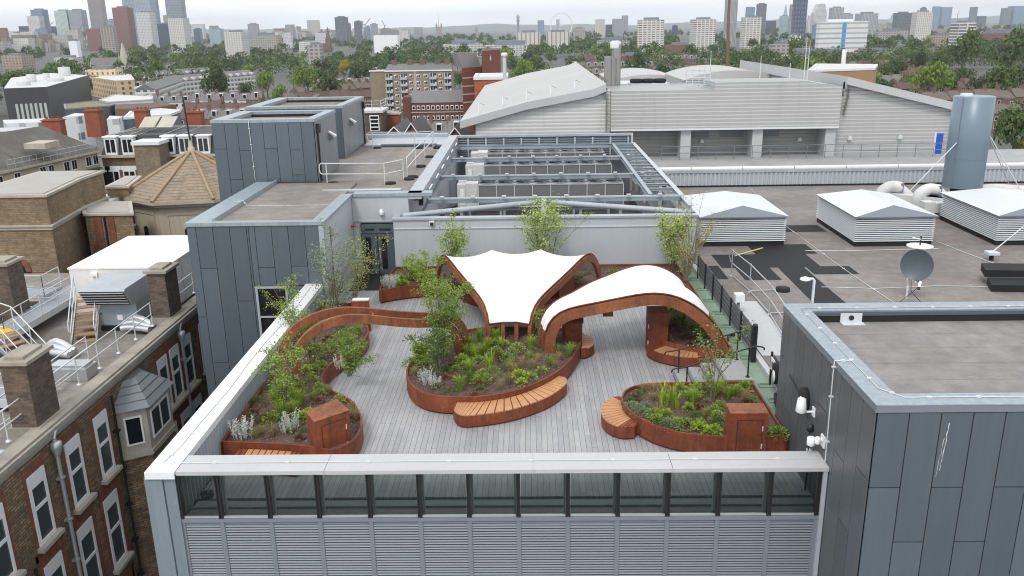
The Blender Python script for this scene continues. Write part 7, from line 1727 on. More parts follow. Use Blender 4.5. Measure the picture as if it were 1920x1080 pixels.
T, po = block('orange_brick_block', 'orange brick block with a white flat roof touching the white hall roof', 'building', [(889,147),(950,146),(952,139),(893,140)], 1.8, 'brick_orange_far', 'roof_white', cop='coping_white')
T, po = block('orange_timber_block', 'tan clad block with a thin white oversailing roof behind the hall', 'building', [(1516,133),(1640,129),(1645,122),(1530,121)], -1.5, 'tan_clad', 'roof_white', cop='coping_white')
p = PZ(1581,120,-1.5); tag(MB().tube([(p.x,p.y,-1.5),(p.x,p.y,3.0)], .7, 10).build('white_flue', 'white_paint'), 'short white flue on the tan clad block', 'flue')
p = PZ(946,148,2.2); t = thing('white_flue_pipe', 'white round headed vent pipe beside the red numbered tower', 'flue', p); MB().tube([p+Vector((0,2,-1)), p+Vector((0,2,4.0))], .35, 8).build('pipe', 'galv_pale', t); MB().lathe([(.5,0),(.65,.3),(.5,.7)], p+Vector((0,2,4.0)), 10).build('cowl', 'white_paint', t)

# brown row with white dormers
p0, p1 = PY(770,193,300.), PY(898,190,300.)
T = thing('red_terrace_block', 'dark red brick terrace block with a ribbed grey roof and white windows', 'building', ((p0.x+p1.x)/2, 300, GZ))
MB().box(p0.x, p1.x, 300, 312, GZ, p0.z).build('wall', 'brick_dark_red', T); MB().box(p0.x-2.6, p0.x-.02, 299.5, 310, GZ, p0.z+2.0).build('end_wall', 'brick_dark_red', T)
MB().add([(p0.x,299.8,p0.z),(p1.x,299.8,p0.z),(p1.x,305,p0.z+3.6),(p0.x,305,p0.z+3.6),(p0.x,312,p0.z+3.2),(p1.x,312,p0.z+3.2)], [(0,1,2,3),(3,2,5,4)]).build('roof', 'ribbed_grey_roof', T)
MB().box(p0.x, p1.x, 299.85, 299.99, p0.z-3.4, p0.z-3.1).build('band', 'stone_pale', T)
for j in range(14):
    x = lerp(p0.x+1, p1.x-1, j/13.)
    for zz in (p0.z-1.7, p0.z-5.2):
        w_ = MB().box(x-.55, x+.55, 299.88, 299.998, zz-.7, zz+.75).build('window', 'white_paint', T); MB().box(x-.38, x+.38, 299.85, 299.879, zz-.5, zz+.5).build('pane', 'window_glass', w_)
# things behind the upper roof: stair block, red stack, glass gables
a, b = PY(680,212,96), PY(715,212,96)
T = thing('brick_stair_head', 'small brick stair head with a tall white window and a railed white roof', 'building', ((a.x+b.x)/2, 96, GZ))
MB().box(a.x, b.x, 96, 100, GZ, a.z).build('wall', 'brick_dark', T); MB().box(a.x-.2, b.x+.2, 95.8, 100.2, a.z, a.z+.25).build('roof', 'roof_white', T)
w_ = MB().box(a.x+.75, a.x+1.8, 95.9, 95.998, a.z-2.0, a.z-.25).build('window', 'white_paint', T)
for k in range(4): MB().box(a.x+.85, a.x+1.7, 95.87, 95.899, a.z-1.9+.42*k, a.z-1.62+.42*k).build('pane', 'window_glass', w_)
rail('guard_rail', 'small white guard rail on the brick stair head', [(a.x,96,a.z+.25),((a.x+b.x)/2,96,a.z+.25),(b.x,96,a.z+.25),(b.x,99.5,a.z+.25)], 1.1, (1.05,.7,.35), 'white_metal', .03, False)
a, b = PY(724,218,100), PY(748,218,100); stack('broad orange brick chimney stack behind the upper roof parapet', a.x, b.x, 100, 101.5, GZ, a.z+.4, 'orange_brick', 'stone_pale', 0, base=False)
for k, (x0_, x1_, yt, yb) in enumerate(((716,762,238,262), (752,790,231,262), (836,870,240,262))):
    a, b, c_ = PY(x0_,yb,92+k), PY(x1_,yb,92+k), PY((x0_+x1_)/2,yt,92+k); t = thing('gabled_roof', ['pale edged pointed glass gable at the rear parapet of the upper roof', 'second pointed slate gable behind the broad orange stack', 'small pointed gable near the white hall roof'][k], 'roof', (c_.x, 92+k, GZ)); t.name = 'gabled_house'; t['category'] = 'building'
    MB().box(a.x, b.x, 92+k, 102+k, GZ, a.z-.02).extrude([(a.x,92+k,a.z),(b.x,92+k,a.z),(c_.x,92+k,c_.z)], (0,.3,0)).build('wall', 'brick_mid', t)
    MB().add([(a.x-.2,91.8+k,a.z-.2),(c_.x,91.8+k,c_.z),(c_.x,102+k,c_.z),(a.x-.2,102+k,a.z-.2),(b.x+.2,91.8+k,a.z-.2),(b.x+.2,102+k,a.z-.2)], [(0,1,2,3),(1,4,5,2)]).build('roof', 'slate', t); MB().tube([(a.x-.2,91.75+k,a.z-.2),(c_.x,91.75+k,c_.z),(b.x+.2,91.75+k,a.z-.2)], .1, 5).build('bargeboard', 'white_metal', t)
# grey terraces of flats with white bands
for k, (x0_, y0_, x1_, y1_, D0, D1, lb) in enumerate(((252,167,322,150,450,560,'long grey roofed row of flats with white balcony bands'), (325,152,478,140,536,610,'second grey roofed row of flats with white bands behind the round trees'), (285,141,400,135,610,660,'low pale school building with a white roof block'))):
    a, b = PY(x0_,y0_,D0), PY(x1_,y1_,D1); d = Vector((b.x-a.x,b.y-a.y,0)); n = Vector((-d.y,d.x,0)).normalized(); n = n if n.y > 0 else -n; zt_ = (a.z+b.z)/2; A0 = Vector((a.x,a.y,0))
    T = thing('row_of_flats', lb, 'building', (a.x,a.y,GZ)); T.name = 'apartment_row'
    MB().obox(A0+Vector((0,0,GZ)), d, n*10, (0,0,zt_-GZ)).build('wall', 'fac_flats', T)
    MB().extrude([A0-n*.6+Vector((0,0,zt_)), A0+n*5+Vector((0,0,zt_+3.2)), A0+n*10.6+Vector((0,0,zt_))], d).build('roof', 'roof_grey', T)
    m_ = int(d.length/7)
    for j in range(m_):
        p = A0+d*((j+.5)/m_)+n*.6+Vector((0,0,zt_)); MB().box(p.x-1.1, p.x+1.1, p.y-.8, p.y+3, p.z-.2, p.z+1.6).build('dormer', 'window_white', T)
# ------------------------------------------------------------------ ground, hills
G = MB().add([(-10900,-50,GZ),(10900,-50,GZ),(10900,14400,GZ),(-10900,14400,GZ)], [(0,1,2,3)]); tag(G.build('ground', 'city_ground', loc=(0,0,GZ)), 'city ground under streets and roofs', kind='structure')
r = random.Random(5); mb = MB(); n = 90; A, Bq = [], []
for i in range(n+1):
    x = lerp(-9000, 9000, i/n); h = 62+16*math.sin(i*.33)+9*math.sin(i*.9+1)+5*math.sin(i*2.1)
    A.append((x, 11200, GZ)); Bq.append((x, 12600, GZ+h))
mb.strip(A, Bq, 0, True).strip(Bq, [(p[0], 13800, GZ) for p in Bq], 0, True); tag(mb.build('hills', 'hill', loc=(0,11200,GZ)), 'low wooded hills closing the horizon', kind='structure')
for pts, w_ in (([(-70,120),(-30,210),(5,330),(20,600)], 9), ([(-200,170),(-90,160),(-20,150)], 8), ([(90,160),(180,220),(320,420)], 9), ([(-26,45),(-26,120),(-40,200)], 7)):
    P = spline([(x,y,GZ+.05) for x, y in pts], 6); L_, R_ = [], []
    for i, p in enumerate(P):
        d = (P[min(i+1,len(P)-1)]-P[max(i-1,0)]).normalized(); s = Vector((-d.y,d.x,0))*w_/2; L_.append(p-s); R_.append(p+s)
    tag(MB().strip(L_, R_, 0, False).build('road', 'road'), 'grey city street', kind='structure')

# ------------------------------------------------------------------ trees
def crown_mesh(seed, n, size, mat, clumps=16, h=1., flat=.85):
    r = random.Random(seed); mb = MB(); C = []
    for i in range(clumps):
        a, e = r.uniform(0, 2*PI), r.uniform(-.35, 1.45); k = r.uniform(.25, .78)
        C.append((Vector((math.cos(a)*math.cos(e)*k, math.sin(a)*math.cos(e)*k, (.5+math.sin(e)*k*.62)*h)), r.uniform(.2, .38)))
    for _ in range(n):
        c, rr = r.choice(C); d = Vector((r.gauss(0,1), r.gauss(0,1), r.gauss(.25,1))).normalized()
        p = c+Vector((d.x*rr, d.y*rr, d.z*rr*flat))*r.uniform(.75, 1.06); q = (d+Vector((r.uniform(-.7,.7), r.uniform(-.7,.7), r.uniform(-.4,.7)))).normalized()
        s = q.cross(Vector((r.uniform(-1,1), r.uniform(-1,1), r.uniform(-1,1)))).normalized()*size*r.uniform(.6,1.3); t = q.cross(s).normalized()*size*r.uniform(.5,1.1)
        mb.add([p-s-t*.4, p+s*.3-t, p+s+t*.4, p-s*.3+t], [(0,1,2,3)])
    return mb.mesh('crown', mat)
def trunk_mesh(seed):
    r = random.Random(seed); mb = MB(); mb.tube([(0,0,0),(.01,0,.2),(0,.02,.45)], .035, 6, 0, True, .022)
    for k in range(4): a = k*1.6+r.random(); mb.tube([(0,0,.28),(.14*math.cos(a),.14*math.sin(a),.5),(.25*math.cos(a),.25*math.sin(a),.68)], .018, 4, 0, True, .008)
    return mb.mesh('trunk', 'bark')
CR = {m_: [crown_mesh(200+i*7+j, 1500, .05, m_, 15+i*3) for i in range(3)] for j, m_ in enumerate(('crown_mid','crown_dark','crown_fresh'))}
CR['crown_gold'] = [crown_mesh(300, 1100, .055, 'crown_gold', 12)]; CR['crown_copper'] = [crown_mesh(310, 1100, .055, 'crown_copper', 14)]
CR['poplar'] = [crown_mesh(320, 900, .05, 'crown_dark', 14, 1.1)]
FAR = {m_: [crown_mesh(400+i*5+j, 420, .09, m_, 12) for i in range(3)] for j, m_ in enumerate(('crown_mid','crown_dark','crown_fresh'))}
TR = [trunk_mesh(1), trunk_mesh(2)]
TN = {'crown_mid': 'mid green round crowned tree', 'crown_dark': 'dark green dense crowned tree', 'crown_fresh': 'fresh light green tree', 'crown_gold': 'golden yellow leaved tree', 'crown_copper': 'dark copper leaved tree', 'poplar': 'narrow dark upright tree'}
def tree(x, y, h, w, kind, where, far=False, label=None, group=None):
    t = thing('city_tree', label or TN[kind]+' '+where, 'tree', (x, y, GZ), group or ('trees '+where), RND.uniform(0, 6.28))
    k = meshobj('trunk', TR[0 if h > 10 else 1], (0,0,0), 0, (h,h,h), t)
    src = FAR if far and kind in FAR else CR
    meshobj('crown', RND.choice(src[kind]), (0,0,h*.12), 0, (w/2*1.15, w/2*1.15, h*.88), t)
    return t
USED = []
def free(x, y, r_):
    for a, b, c in USED:
        if (a-x)**2+(b-y)**2 < (c+r_)**2: return False
    return True
# single trees that can be recognised: pixel of crown centre, crown width in px, distance
for x, y, wpx, D, kind, lb in ((337,157,36,235,'crown_mid','round fresh tree in front of the second row of flats'), (405,164,56,240,'crown_dark','broad dark tree standing before the second row of flats'), (462,176,34,200,'crown_dark','dark tree beside the farther plant box roof'), (500,160,40,225,'crown_fresh','bright green tree behind the nearer plant box'), (527,181,34,185,'crown_fresh','yellow green tree just above the farther plant box coping'),
    (600,150,36,240,'crown_mid','mid green tree left of the narrow upright tree'), (626,152,18,235,'poplar','narrow dark upright tree between two broad trees'), (646,165,26,215,'crown_fresh','small round bright tree beside the brown roofed row'), (599,176,30,190,'crown_gold','golden yellow tree above the farther plant box'), (645,134,30,330,'crown_gold','golden yellow tree at the end of the apartment block street'),
    (738,182,36,165,'crown_mid','bushy green tree in front of the tan apartment block'), (765,212,36,135,'crown_mid','bushy green tree below the dark red terrace'), (690,140,26,300,'crown_dark','dark round tree beside the wing of the apartment block'), (786,160,26,225,'crown_dark','conical dark tree at the foot of the apartment block balconies'), (825,164,30,220,'crown_copper','copper leaved tree at the foot of the apartment block'), (862,152,24,228,'crown_dark','dark tree between apartment block and red brick block'), (866,206,28,140,'crown_mid','green tree tucked against the white hall roof eave'),
    (1905,250,90,118,'crown_mid','large bright tree behind the flue stack at the picture edge'), (1880,160,60,190,'crown_mid','broad green tree above the flue stack'), (1745,158,62,160,'crown_fresh','bright green tree behind the sloping verge of the hall'), (1775,165,44,150,'crown_mid','smaller green tree beside the flue stack top'), (1660,145,34,190,'crown_dark','dark bushy tree beside the tan clad block'), (1808,100,62,330,'crown_mid','large rounded tree among the brick villas'), (1895,105,72,310,'crown_mid','huge rounded tree at the picture edge among the villas'), (1720,118,36,330,'crown_dark','dark tree before the long brick terrace'), (1765,122,34,310,'crown_mid','mid green tree beside the brick villas'), (1486,96,40,430,'crown_mid','round tree beside the pale concrete flats'), (1912,285,30,100,'crown_gold','golden bush behind the ribbed parapet at the picture edge'), (1830,170,40,170,'crown_dark','dark tree left of the flue stack top')):
    g = PZ(x, y+wpx*.62, GZ); D = g.y; p = PY(x, y, D); w = wpx*D/F*1.08; h = max(5, p.z+w*.5-GZ); tree(p.x, D, h, w, kind, '', label=lb, group='single street trees'); USED.append((p.x, D, w*.45))

# ------------------------------------------------------------------ small houses in rows
def house_mesh(seed, wallm, roofm, chim='brick_mid'):
    r = random.Random(seed); mb = MB(); w, d, e, rg = 5.6, 9., 6.0+r.random()*.8, 9.1+r.random()*.6
    mb.box(-w/2, w/2, 0, d, 0, e, 0).add([(-w/2,0,e),(w/2,0,e),(w/2,d/2,rg),(-w/2,d/2,rg),(-w/2,d,e),(w/2,d,e)], [(0,4,3),(1,2,5)], 0)
    mb.add([(-w/2,-.35,e-.2),(w/2,-.35,e-.2),(w/2,d/2,rg+.1),(-w/2,d/2,rg+.1),(-w/2,d+.35,e-.2),(w/2,d+.35,e-.2)], [(0,1,2,3),(3,2,5,4)], 1)
    mb.box(w/2-.5, w/2+.5, d/2-.9, d/2+.9, rg-.8, rg+1.4, 2)
    for j in range(3): mb.box(w/2-.15, w/2+.15, d/2-.7+.55*j, d/2-.4+.55*j, rg+1.4, rg+1.8, 2)
    for x in (-1.4, 1.4):
        for z in (1.0, 3.9): mb.box(x-.6, x+.6, -.08, .0, z, z+1.5, 3).box(x-.45, x+.45, -.1, -.08, z+.12, z+1.38, 4)
    if seed % 3 == 0: mb.box(-1.1, 1.1, -.7, .0, 0, 4.4, 3)
    if seed % 4 == 1: mb.box(-.9, .9, 1.0, 3.6, e+.3, rg-.4, 3).box(-.7, .7, .97, 1.0, e+.6, rg-.7, 4)
    return mb.mesh('terraced_house', [wallm, roofm, chim, 'window_white', 'window_glass'])
HV = [('grey', 'brick', house_mesh(1, 'brick_mid', 'roof_grey')), ('brown', 'brick', house_mesh(2, 'brick_mid', 'roof_brown')), ('grey', 'yellow brick', house_mesh(3, 'brick_tan_far', 'roof_grey')), ('red', 'brick', house_mesh(4, 'brick_mid', 'roof_red')), ('grey', 'white', house_mesh(5, 'window_white', 'roof_grey')), ('brown', 'yellow brick', house_mesh(6, 'brick_tan_far', 'roof_brown'))]
HG = 0
def house_row(x, y, ang, n, vs, where):
    global HG
    dx, dy = math.cos(ang), math.sin(ang); v0 = RND.choice(vs)
    for i in range(n):
        v = HV[v0 if RND.random() < .72 else RND.choice(vs)]; px, py = x+dx*5.65*i, y+dy*5.65*i
        if not free(px, py, 3): continue
        o = meshobj('terraced_house', v[2], (px, py, GZ+2), ang, (1, 1, RND.uniform(.94, 1.08)))
        o.location.z = GZ
        tag(o, '%s roofed %s terraced house %s' % (v[0], v[1], where), 'house', 'terraced houses '+where); USED.append((px, py, 2.6)); HG += 1
# keep the big neighbours clear
for x, y, r_ in ((-62,95,26),(-48,112,24),(-30,72,9),(-222,415,34),(-238,480,40),(-50,300,16),(-28,300,16),(-52,405,20),(-30,405,18),(-5,280,14),(-170,500,40),(-195,560,40),(-225,590,30),(6,110,26),(20,95,26),(40,90,26),(55,90,22),(85,235,22),(-110,210,20),(-150,215,20)): USED.append((x, y, r_))
for x, y, ang, n, vs, wh in ((-52,135,.10,9,(1,3,0),'in the crowded streets behind the mansard range'), (-48,150,.05,8,(3,1),'in the crowded streets behind the mansard range'), (-66,165,.0,10,(0,1,3),'in the crowded streets behind the mansard range'), (-72,182,-.05,11,(2,3),'in the crowded streets behind the mansard range'), (-90,205,.12,8,(0,4),'in the crowded streets behind the mansard range'), (-56,205,.5,8,(1,3),'in the crowded streets behind the mansard range'),
    (-38,178,1.9,9,(5,1),'in the brown roofed row running towards the apartment block'), (-58,225,.9,9,(3,1),'in the brown roofed row running towards the apartment block'), (-62,262,.2,9,(0,2,4),'near the golden tree and the apartment block'), (-118,262,.2,8,(4,0),'near the golden tree and the apartment block'), (-30,118,.0,4,(3,1),'between upper roof and dark red terrace'), (-25,135,.0,4,(3,0),'between upper roof and dark red terrace'),
    (-150,320,.3,10,(0,2,5),'beyond the rows of flats'), (-60,345,-.1,12,(0,4,2),'beyond the apartment block'), (5,300,.1,9,(0,1),'beyond the apartment block'), (20,360,-.1,10,(0,5),'beyond the white hall roof'), (-190,390,.25,9,(0,3),'beyond the rows of flats'),
    (78,150,.2,7,(5,3,1),'behind the flue stack'), (80,178,.1,8,(1,3),'behind the flue stack'), (88,210,.25,9,(3,5,2),'behind the flue stack'), (70,240,-.1,10,(2,1,0),'around the villas beyond the tan clad block'), (95,275,.15,10,(5,0,3),'around the villas beyond the tan clad block'), (60,300,.0,8,(2,5),'around the villas beyond the tan clad block'), (120,330,.1,10,(3,2),'around the villas beyond the tan clad block'), (75,365,-.1,12,(0,2,5),'around the villas beyond the tan clad block'), (150,400,.2,9,(3,1),'around the villas beyond the tan clad block'), (60,420,.1,8,(0,2),'around the villas beyond the tan clad block'), (30,440,.0,7,(3,0),'beyond the white hall roof')):
    house_row(x*2.05, y*2.05, ang, n+2, vs, wh)
# woods and street trees of the middle distance, each one a tree
cnt = 0; tries = 0
while cnt < 215 and tries < 9000:
    tries += 1; D = 420+RND.random()**1.2*1100; x = RND.uniform(-.66, .62)*D; 
    if abs(x) > .3*D and D < 600 and RND.random() < .4: continue
    if not free(x, D, 5): continue
    wh = ('in the park belt' if x < -.28*D else 'behind the tan apartment block' if x < .02*D else 'behind the metal hall' if x < .3*D else 'among the streets behind the flue stack')
    h = RND.uniform(10, 17); tree(x, D, h, h*RND.uniform(.9, 1.35), RND.choice(['crown_mid','crown_mid','crown_dark','crown_dark','crown_fresh']), wh+('' if D < 700 else ', far off'), D > 650); USED.append((x, D, 4)); cnt += 1
# the mass of far trees and far roofs
def far_mass():
    r = random.Random(77); mt = {k: MB() for k in ('crown_mid','crown_dark')}; nn = 0
    for _ in range(3200):
        D = 560*math.exp(r.random()*2.0); x = r.uniform(-.72, .70)*D
        if math.sin(x*.013+math.sin(D*.006)*2)+math.sin(D*.017+x*.004) < .25: continue
        if D < 1000 and not free(x, D, 2): continue
        h = r.uniform(11, 19); w = h*r.uniform(1.0, 1.7); mb = mt[r.choice(('crown_mid','crown_dark'))]; m_ = int(150*min(1, 700/D)+30); sz = max(.55, D*.0012)
        for k in range(m_):
            a, e, q = r.uniform(0, 6.283), r.uniform(-.2, 1.57), r.uniform(.55, 1); p = Vector((x+math.cos(a)*math.cos(e)*w*.5*q, D+math.sin(a)*math.cos(e)*w*.5*q, GZ+h*.32+math.sin(e)*h*.66*q))
            s = Vector((r.uniform(-1,1), r.uniform(-1,1), r.uniform(-1,1)))*sz; t = Vector((r.uniform(-1,1), r.uniform(-1,1), r.uniform(-.3,1)))*sz; mb.add([p-s, p-t, p+s, p+t], [(0,1,2,3)])
    for k in mt: tag(mt[k].build('woods', k, loc=(0,800,GZ)), 'far tree mass between the roofs', kind='stuff')
    mats = ['fac_low_a', 'fac_low_b', 'fac_low_c', 'fac_low_d', 'brick_far_mass']; mb = MB()
    for _ in range(6200):
        D = 620*math.exp(r.random()*2.55)
        if D < 1500 and math.sin(x*.013+math.sin(D*.006)*2)+math.sin(D*.017+x*.004) > .6: continue; x = r.uniform(-.74, .72)*D
        if D < 900 and not free(x, D, 6): continue
        big = r.random() < .18; w, d = (r.uniform(20, 70), r.uniform(12, 25)) if big else (r.uniform(8, 28), r.uniform(8, 14)); h = r.uniform(11, 24) if big else r.uniform(7, 13)
        if D > 1800: h *= r.uniform(.9, 1.7)
        if r.random() < .06 and D > 1500: h *= r.uniform(1.5, 3.0)
        mi = r.randrange(5); a = r.choice((0, .15, -.2, .4)); ux = Vector((math.cos(a)*w, math.sin(a)*w, 0)); uy = Vector((-math.sin(a)*d, math.cos(a)*d, 0)); o = Vector((x, D, GZ))
        mb.obox(o, ux, uy, (0,0,h), mi)
        if not big and r.random() < .75: 
            c = [o+Vector((0,0,h)), o+ux+Vector((0,0,h)), o+ux+uy*.5+Vector((0,0,h+3)), o+uy*.5+Vector((0,0,h+3)), o+uy+Vector((0,0,h)), o+ux+uy+Vector((0,0,h))]
            mb.add(c, [(0,1,2,3),(3,2,5,4),(0,3,4),(1,5,2)], 5+r.randrange(3))
    tag(mb.build('rooftop_mass', mats+['roof_grey','roof_red','roof_brown'], loc=(0,2000,GZ)), 'far low roofs of the city running to the horizon', kind='stuff')
far_mass()

# ------------------------------------------------------------------ towers and landmarks on the skyline
def tower(x0, x1, yt, D, mat, label, yb=None, depth=1., plant=True, name='tower_block', rot=0., cat='building', crown=None, group='skyline towers'):
    p, q = PY(x0, yt, D), PY(x1, yt, D); w = q.x-p.x; zt = (p.z+q.z)/2; d = max(9, w*depth); cx = (p.x+q.x)/2
    t = thing(name, label, cat, (cx, D, GZ), group, rot)
    k = MB().box(-w/2, w/2, 0, d, 0, zt-GZ).mesh('facade', mat); meshobj('facade', k, (0,0,0), 0, 1, t)
    if plant: meshobj('roof_plant', MB().box(-w*.28, w*.3, d*.25, d*.75, 0, max(2.2, w*.09)).mesh('roof_plant', 'slate_metal'), (0,0,zt-GZ), 0, 1, t)
    return t
SK = [(8,33,58,2900,'fs_white','low pale slab among the left towers'),(35,54,49,2700,'fs_navy','squat navy block beside the cream stepped tower'),(50,72,30,2500,'fs_cream','cream vertical striped tower, leftmost tall one'),(56,78,18,2560,'fs_blue','blue upper half rising behind the cream striped tower'),(66,88,54,2450,'fs_blue','blue glass block at the foot of the cream striped tower'),(84,104,51,2650,'fs_navy','navy block between cream and pale green towers'),
 (100,124,20,2500,'fs_green','pale green vertical striped tower'),(127,151,19,2500,'fs_grey','plain mid grey tower next to the pale green one'),(162,186,-12,2700,'fs_brown','very tall grey brown tower with its top out of the picture'),(161,186,54,2100,'fs_red','red block at the foot of the grey brown tower'),(187,210,50,1500,'fs_grid','brown and white gridded block before the red tower'),(198,216,37,2600,'fs_grey','grey block peeping over the gridded block'),(209,237,14,2200,'fs_red','red brown tower left of the twin blue towers'),
 (224,250,-30,2500,'fs_bluegrid','tall blue gridded tower, first of a pair'),(248,276,-30,2450,'fs_bluegrid','tall blue gridded tower, second of a pair'),(253,280,23,1900,'fs_white','white tower standing before the blue gridded pair'),(270,288,-20,2600,'fs_blue','slim blue glass tower behind the gridded pair'),(288,316,45,2200,'fs_navy','dark block between white tower and banded tower'),(307,336,-15,2300,'fs_band','grey banded tower with its top out of the picture'),(313,343,34,1800,'fs_cream','white stepped tower before the banded tower'),
 (362,374,54,2400,'fs_blue','small dark glass block right of the white stepped tower'),(391,412,54,2300,'fs_glassy','greenish glass block with a rounded top'),(418,453,60,1250,'fs_cream','broad cream block in the trees'),(464,482,45,2300,'fs_grey','grey block left of the brick spire'),(470,520,66,1700,'fs_conc','low pale concrete block left of the brick spire'),(530,545,61,2100,'fs_white','narrow pale block left of the brick spire'),(534,548,46,3000,'fs_grey','far grey block behind the narrow pale block'),(590,612,62,1900,'fs_white','pale block just left of the brick spire'),
 (627,648,32,2200,'fs_slate','dark slate tower right of the brick spire'),(648,656,44,2300,'fs_slate','slim dark tower beside the slate tower'),(663,675,40,2300,'fs_slate','second slim dark tower near the slate tower'),(686,692,49,2500,'fs_blue','small blue block left of the white hall shed'),(694,707,45,2600,'fs_grey','grey block behind the white shed'),(700,745,66,1500,'white_paint','plain white shed in front of the riverside blocks'),(713,730,54,2500,'fs_brown','first brown riverside block beyond the white shed'),(727,746,57,2450,'fs_brown','second brown riverside block beside the tan one'),(748,765,57,2400,'fs_cream','tan riverside block before the gothic tower'),(776,790,51,2700,'fs_grey','stepped grey block left of the great square tower'),
 (968,1012,61,1350,'fs_ribs','ribbed white slab block, nearer to the slim round tower'),(1025,1068,60,1350,'fs_ribs','ribbed white slab block below the big wheel'),(1008,1020,38,4600,'fs_blue','blue block between slim round tower and wheel'),(1043,1049,36,5200,'fs_grey','grey tower seen through the wheel'),(1076,1097,53,2300,'fs_conc','low concrete frame block right of the wheel'),(1116,1134,36,3000,'fs_cream','cream tower to the right of the wheel'),(1136,1150,46,3100,'fs_navy','dark block between the two cream towers'),(1151,1171,35,2900,'fs_grey','grey tower of the close group right of the wheel'),(1166,1178,29,3000,'fs_grey','taller grey tower of the close group right of the wheel'),
 (1198,1246,37,1150,'fs_balc','white and black balconied tower, first of three'),(1303,1343,36,1250,'fs_balc','white and black balconied tower, middle of three'),(1398,1429,32,1400,'fs_balc','white and black balconied tower, third of three'),(1261,1271,48,2600,'fs_navy','small dark tower between the first two balconied towers'),(1364,1385,-16,1700,'fs_slats','very tall ribbed grey tower behind the rusty mast'),(1402,1416,13,3000,'fs_blue','pale blue tower behind the third balconied tower'),(1422,1438,7,2500,'fs_slate','dark tower beside the third balconied tower'),(1441,1456,39,3000,'fs_navy','small dark block right of the third balconied tower'),
 (1465,1481,30,2600,'fs_glassy','glass tower base below the pointed shard'),(1485,1497,8,2900,'fs_brown','brown tower behind the dark patterned tower'),(1481,1493,36,2500,'fs_grey','grey block left of the dark patterned tower'),(1493,1516,-14,1900,'fs_pattern','dark blue tower with a white lattice pattern'),(1517,1527,29,2800,'fs_cream','pale block right of the dark patterned tower'),(1526,1540,46,1800,'fs_blue','deep blue block touching the white slab'),(1562,1583,14,2400,'fs_stripe','grey vertical striped tower behind the white slab'),(1580,1600,26,2500,'fs_stripe','lower striped tower behind the white slab'),(1616,1648,25,2300,'fs_stripe','broad striped tower at the end of the white slab'),
 (1685,1711,24,2100,'fs_slate','dark framed tower right of the great dome'),(1721,1750,22,1700,'fs_cream','cream ribbed tower between dome and striped tower'),(1729,1738,15,1750,'slate_metal','dark plant drum over the cream ribbed tower'),(1753,1764,12,5200,'fs_blue','slim blue city tower behind the cream ribbed tower'),(1768,1786,13,5200,'fs_blue','broad blue tower among the city towers'),(1799,1832,42,1050,'fs_bands','white and black banded block before the city towers'),(1823,1834,13,5000,'fs_slate','dark slim city tower above the banded block'),(1884,1898,15,5000,'fs_slate','dark city tower near the picture edge'),(1903,1930,11,5000,'fs_blue','blue city tower at the picture edge'),(1835,1850,30,5000,'fs_navy','low dark block below the city towers'),(1790,1830,34,5400,'fs_grey','wide hazy block below the city towers'),(1640,1664,44,3300,'fs_conc','low stone block left of the great dome'),(1595,1618,41,3000,'fs_grey','hazy grey block behind the white slab'),
 (1450,1480,83,800,'fs_conc','tan concrete flats beside the white slab'),(1483,1502,66,1000,'fs_balc','small white balconied block before the deep blue one'),(1470,1600,104,760,'fs_flats2','long low tan apartment range before the white slab'),(1600,1680,98,800,'fs_flats2','long low tan apartment range right of the white slab'),(1650,1702,58,1500,'fs_conc','long grey concrete block below the dome'),(1750,1800,66,1300,'fs_flats2','low tan flats left of the banded block'),(1845,1925,62,1200,'fs_red','red brick slab at the picture edge below the city towers'),
 (830,905,83,1220,'fs_long','long white low slab with dark stair towers, left part'),(905,1000,85,1220,'fs_long','long white low slab with dark stair towers, right part'),(560,590,78,1500,'fs_white','low white block by the brick spire trees'),(575,600,84,800,'fs_conc','white framed block before the brick spire'),(128,143,77,1100,'white_paint','small white cube in the trees below the red block'),(1120,1180,76,1200,'fs_conc','low white villa block in the trees before the first balconied tower'),(0,40,104,1000,'fs_flats2','low tan block at the picture edge behind the trees'),(100,137,108,1000,'fs_gable','half timbered gabled range in the trees'),(1250,1300,84,1000,'brick_mid','low red brick block between balconied towers'),(1165,1200,104,780,'brick_mid','red brick hall behind the steel flues')]
for a in SK:
    x0, x1, yt, D, mat, lb = a[:6]; tower(x0, x1, yt, D, mat, lb, rot=RND.uniform(-.12,.12), depth=.5 if x1-x0 > 40 else .9, plant=D < 2700 and yt > 0, group='low skyline blocks' if yt > 55 else 'skyline towers')
T = tower(1536,1631,40,1050,'fs_slab','big white slab block with a bright blue vertical stripe',None,.14,False,'slab_block',.10)
p, q = PY(1536,40,1050), PY(1631,40,1050); w = q.x-p.x; H = (p.z+q.z)/2-GZ; meshobj('blue_stripe', MB().box(-w*.03, w*.05, -.5, -.05, 2, H-1).mesh('blue_stripe','fs_stripeblue'), (0,0,0), 0, 1, T); meshobj('roof_plant', MB().box(-w*.3, w*.2, 3, 9, 0, 2.5).mesh('roof_plant','white_paint'), (0,0,H), 0, 1, T)
def P_(x, y, D): return PY(x, y, D)
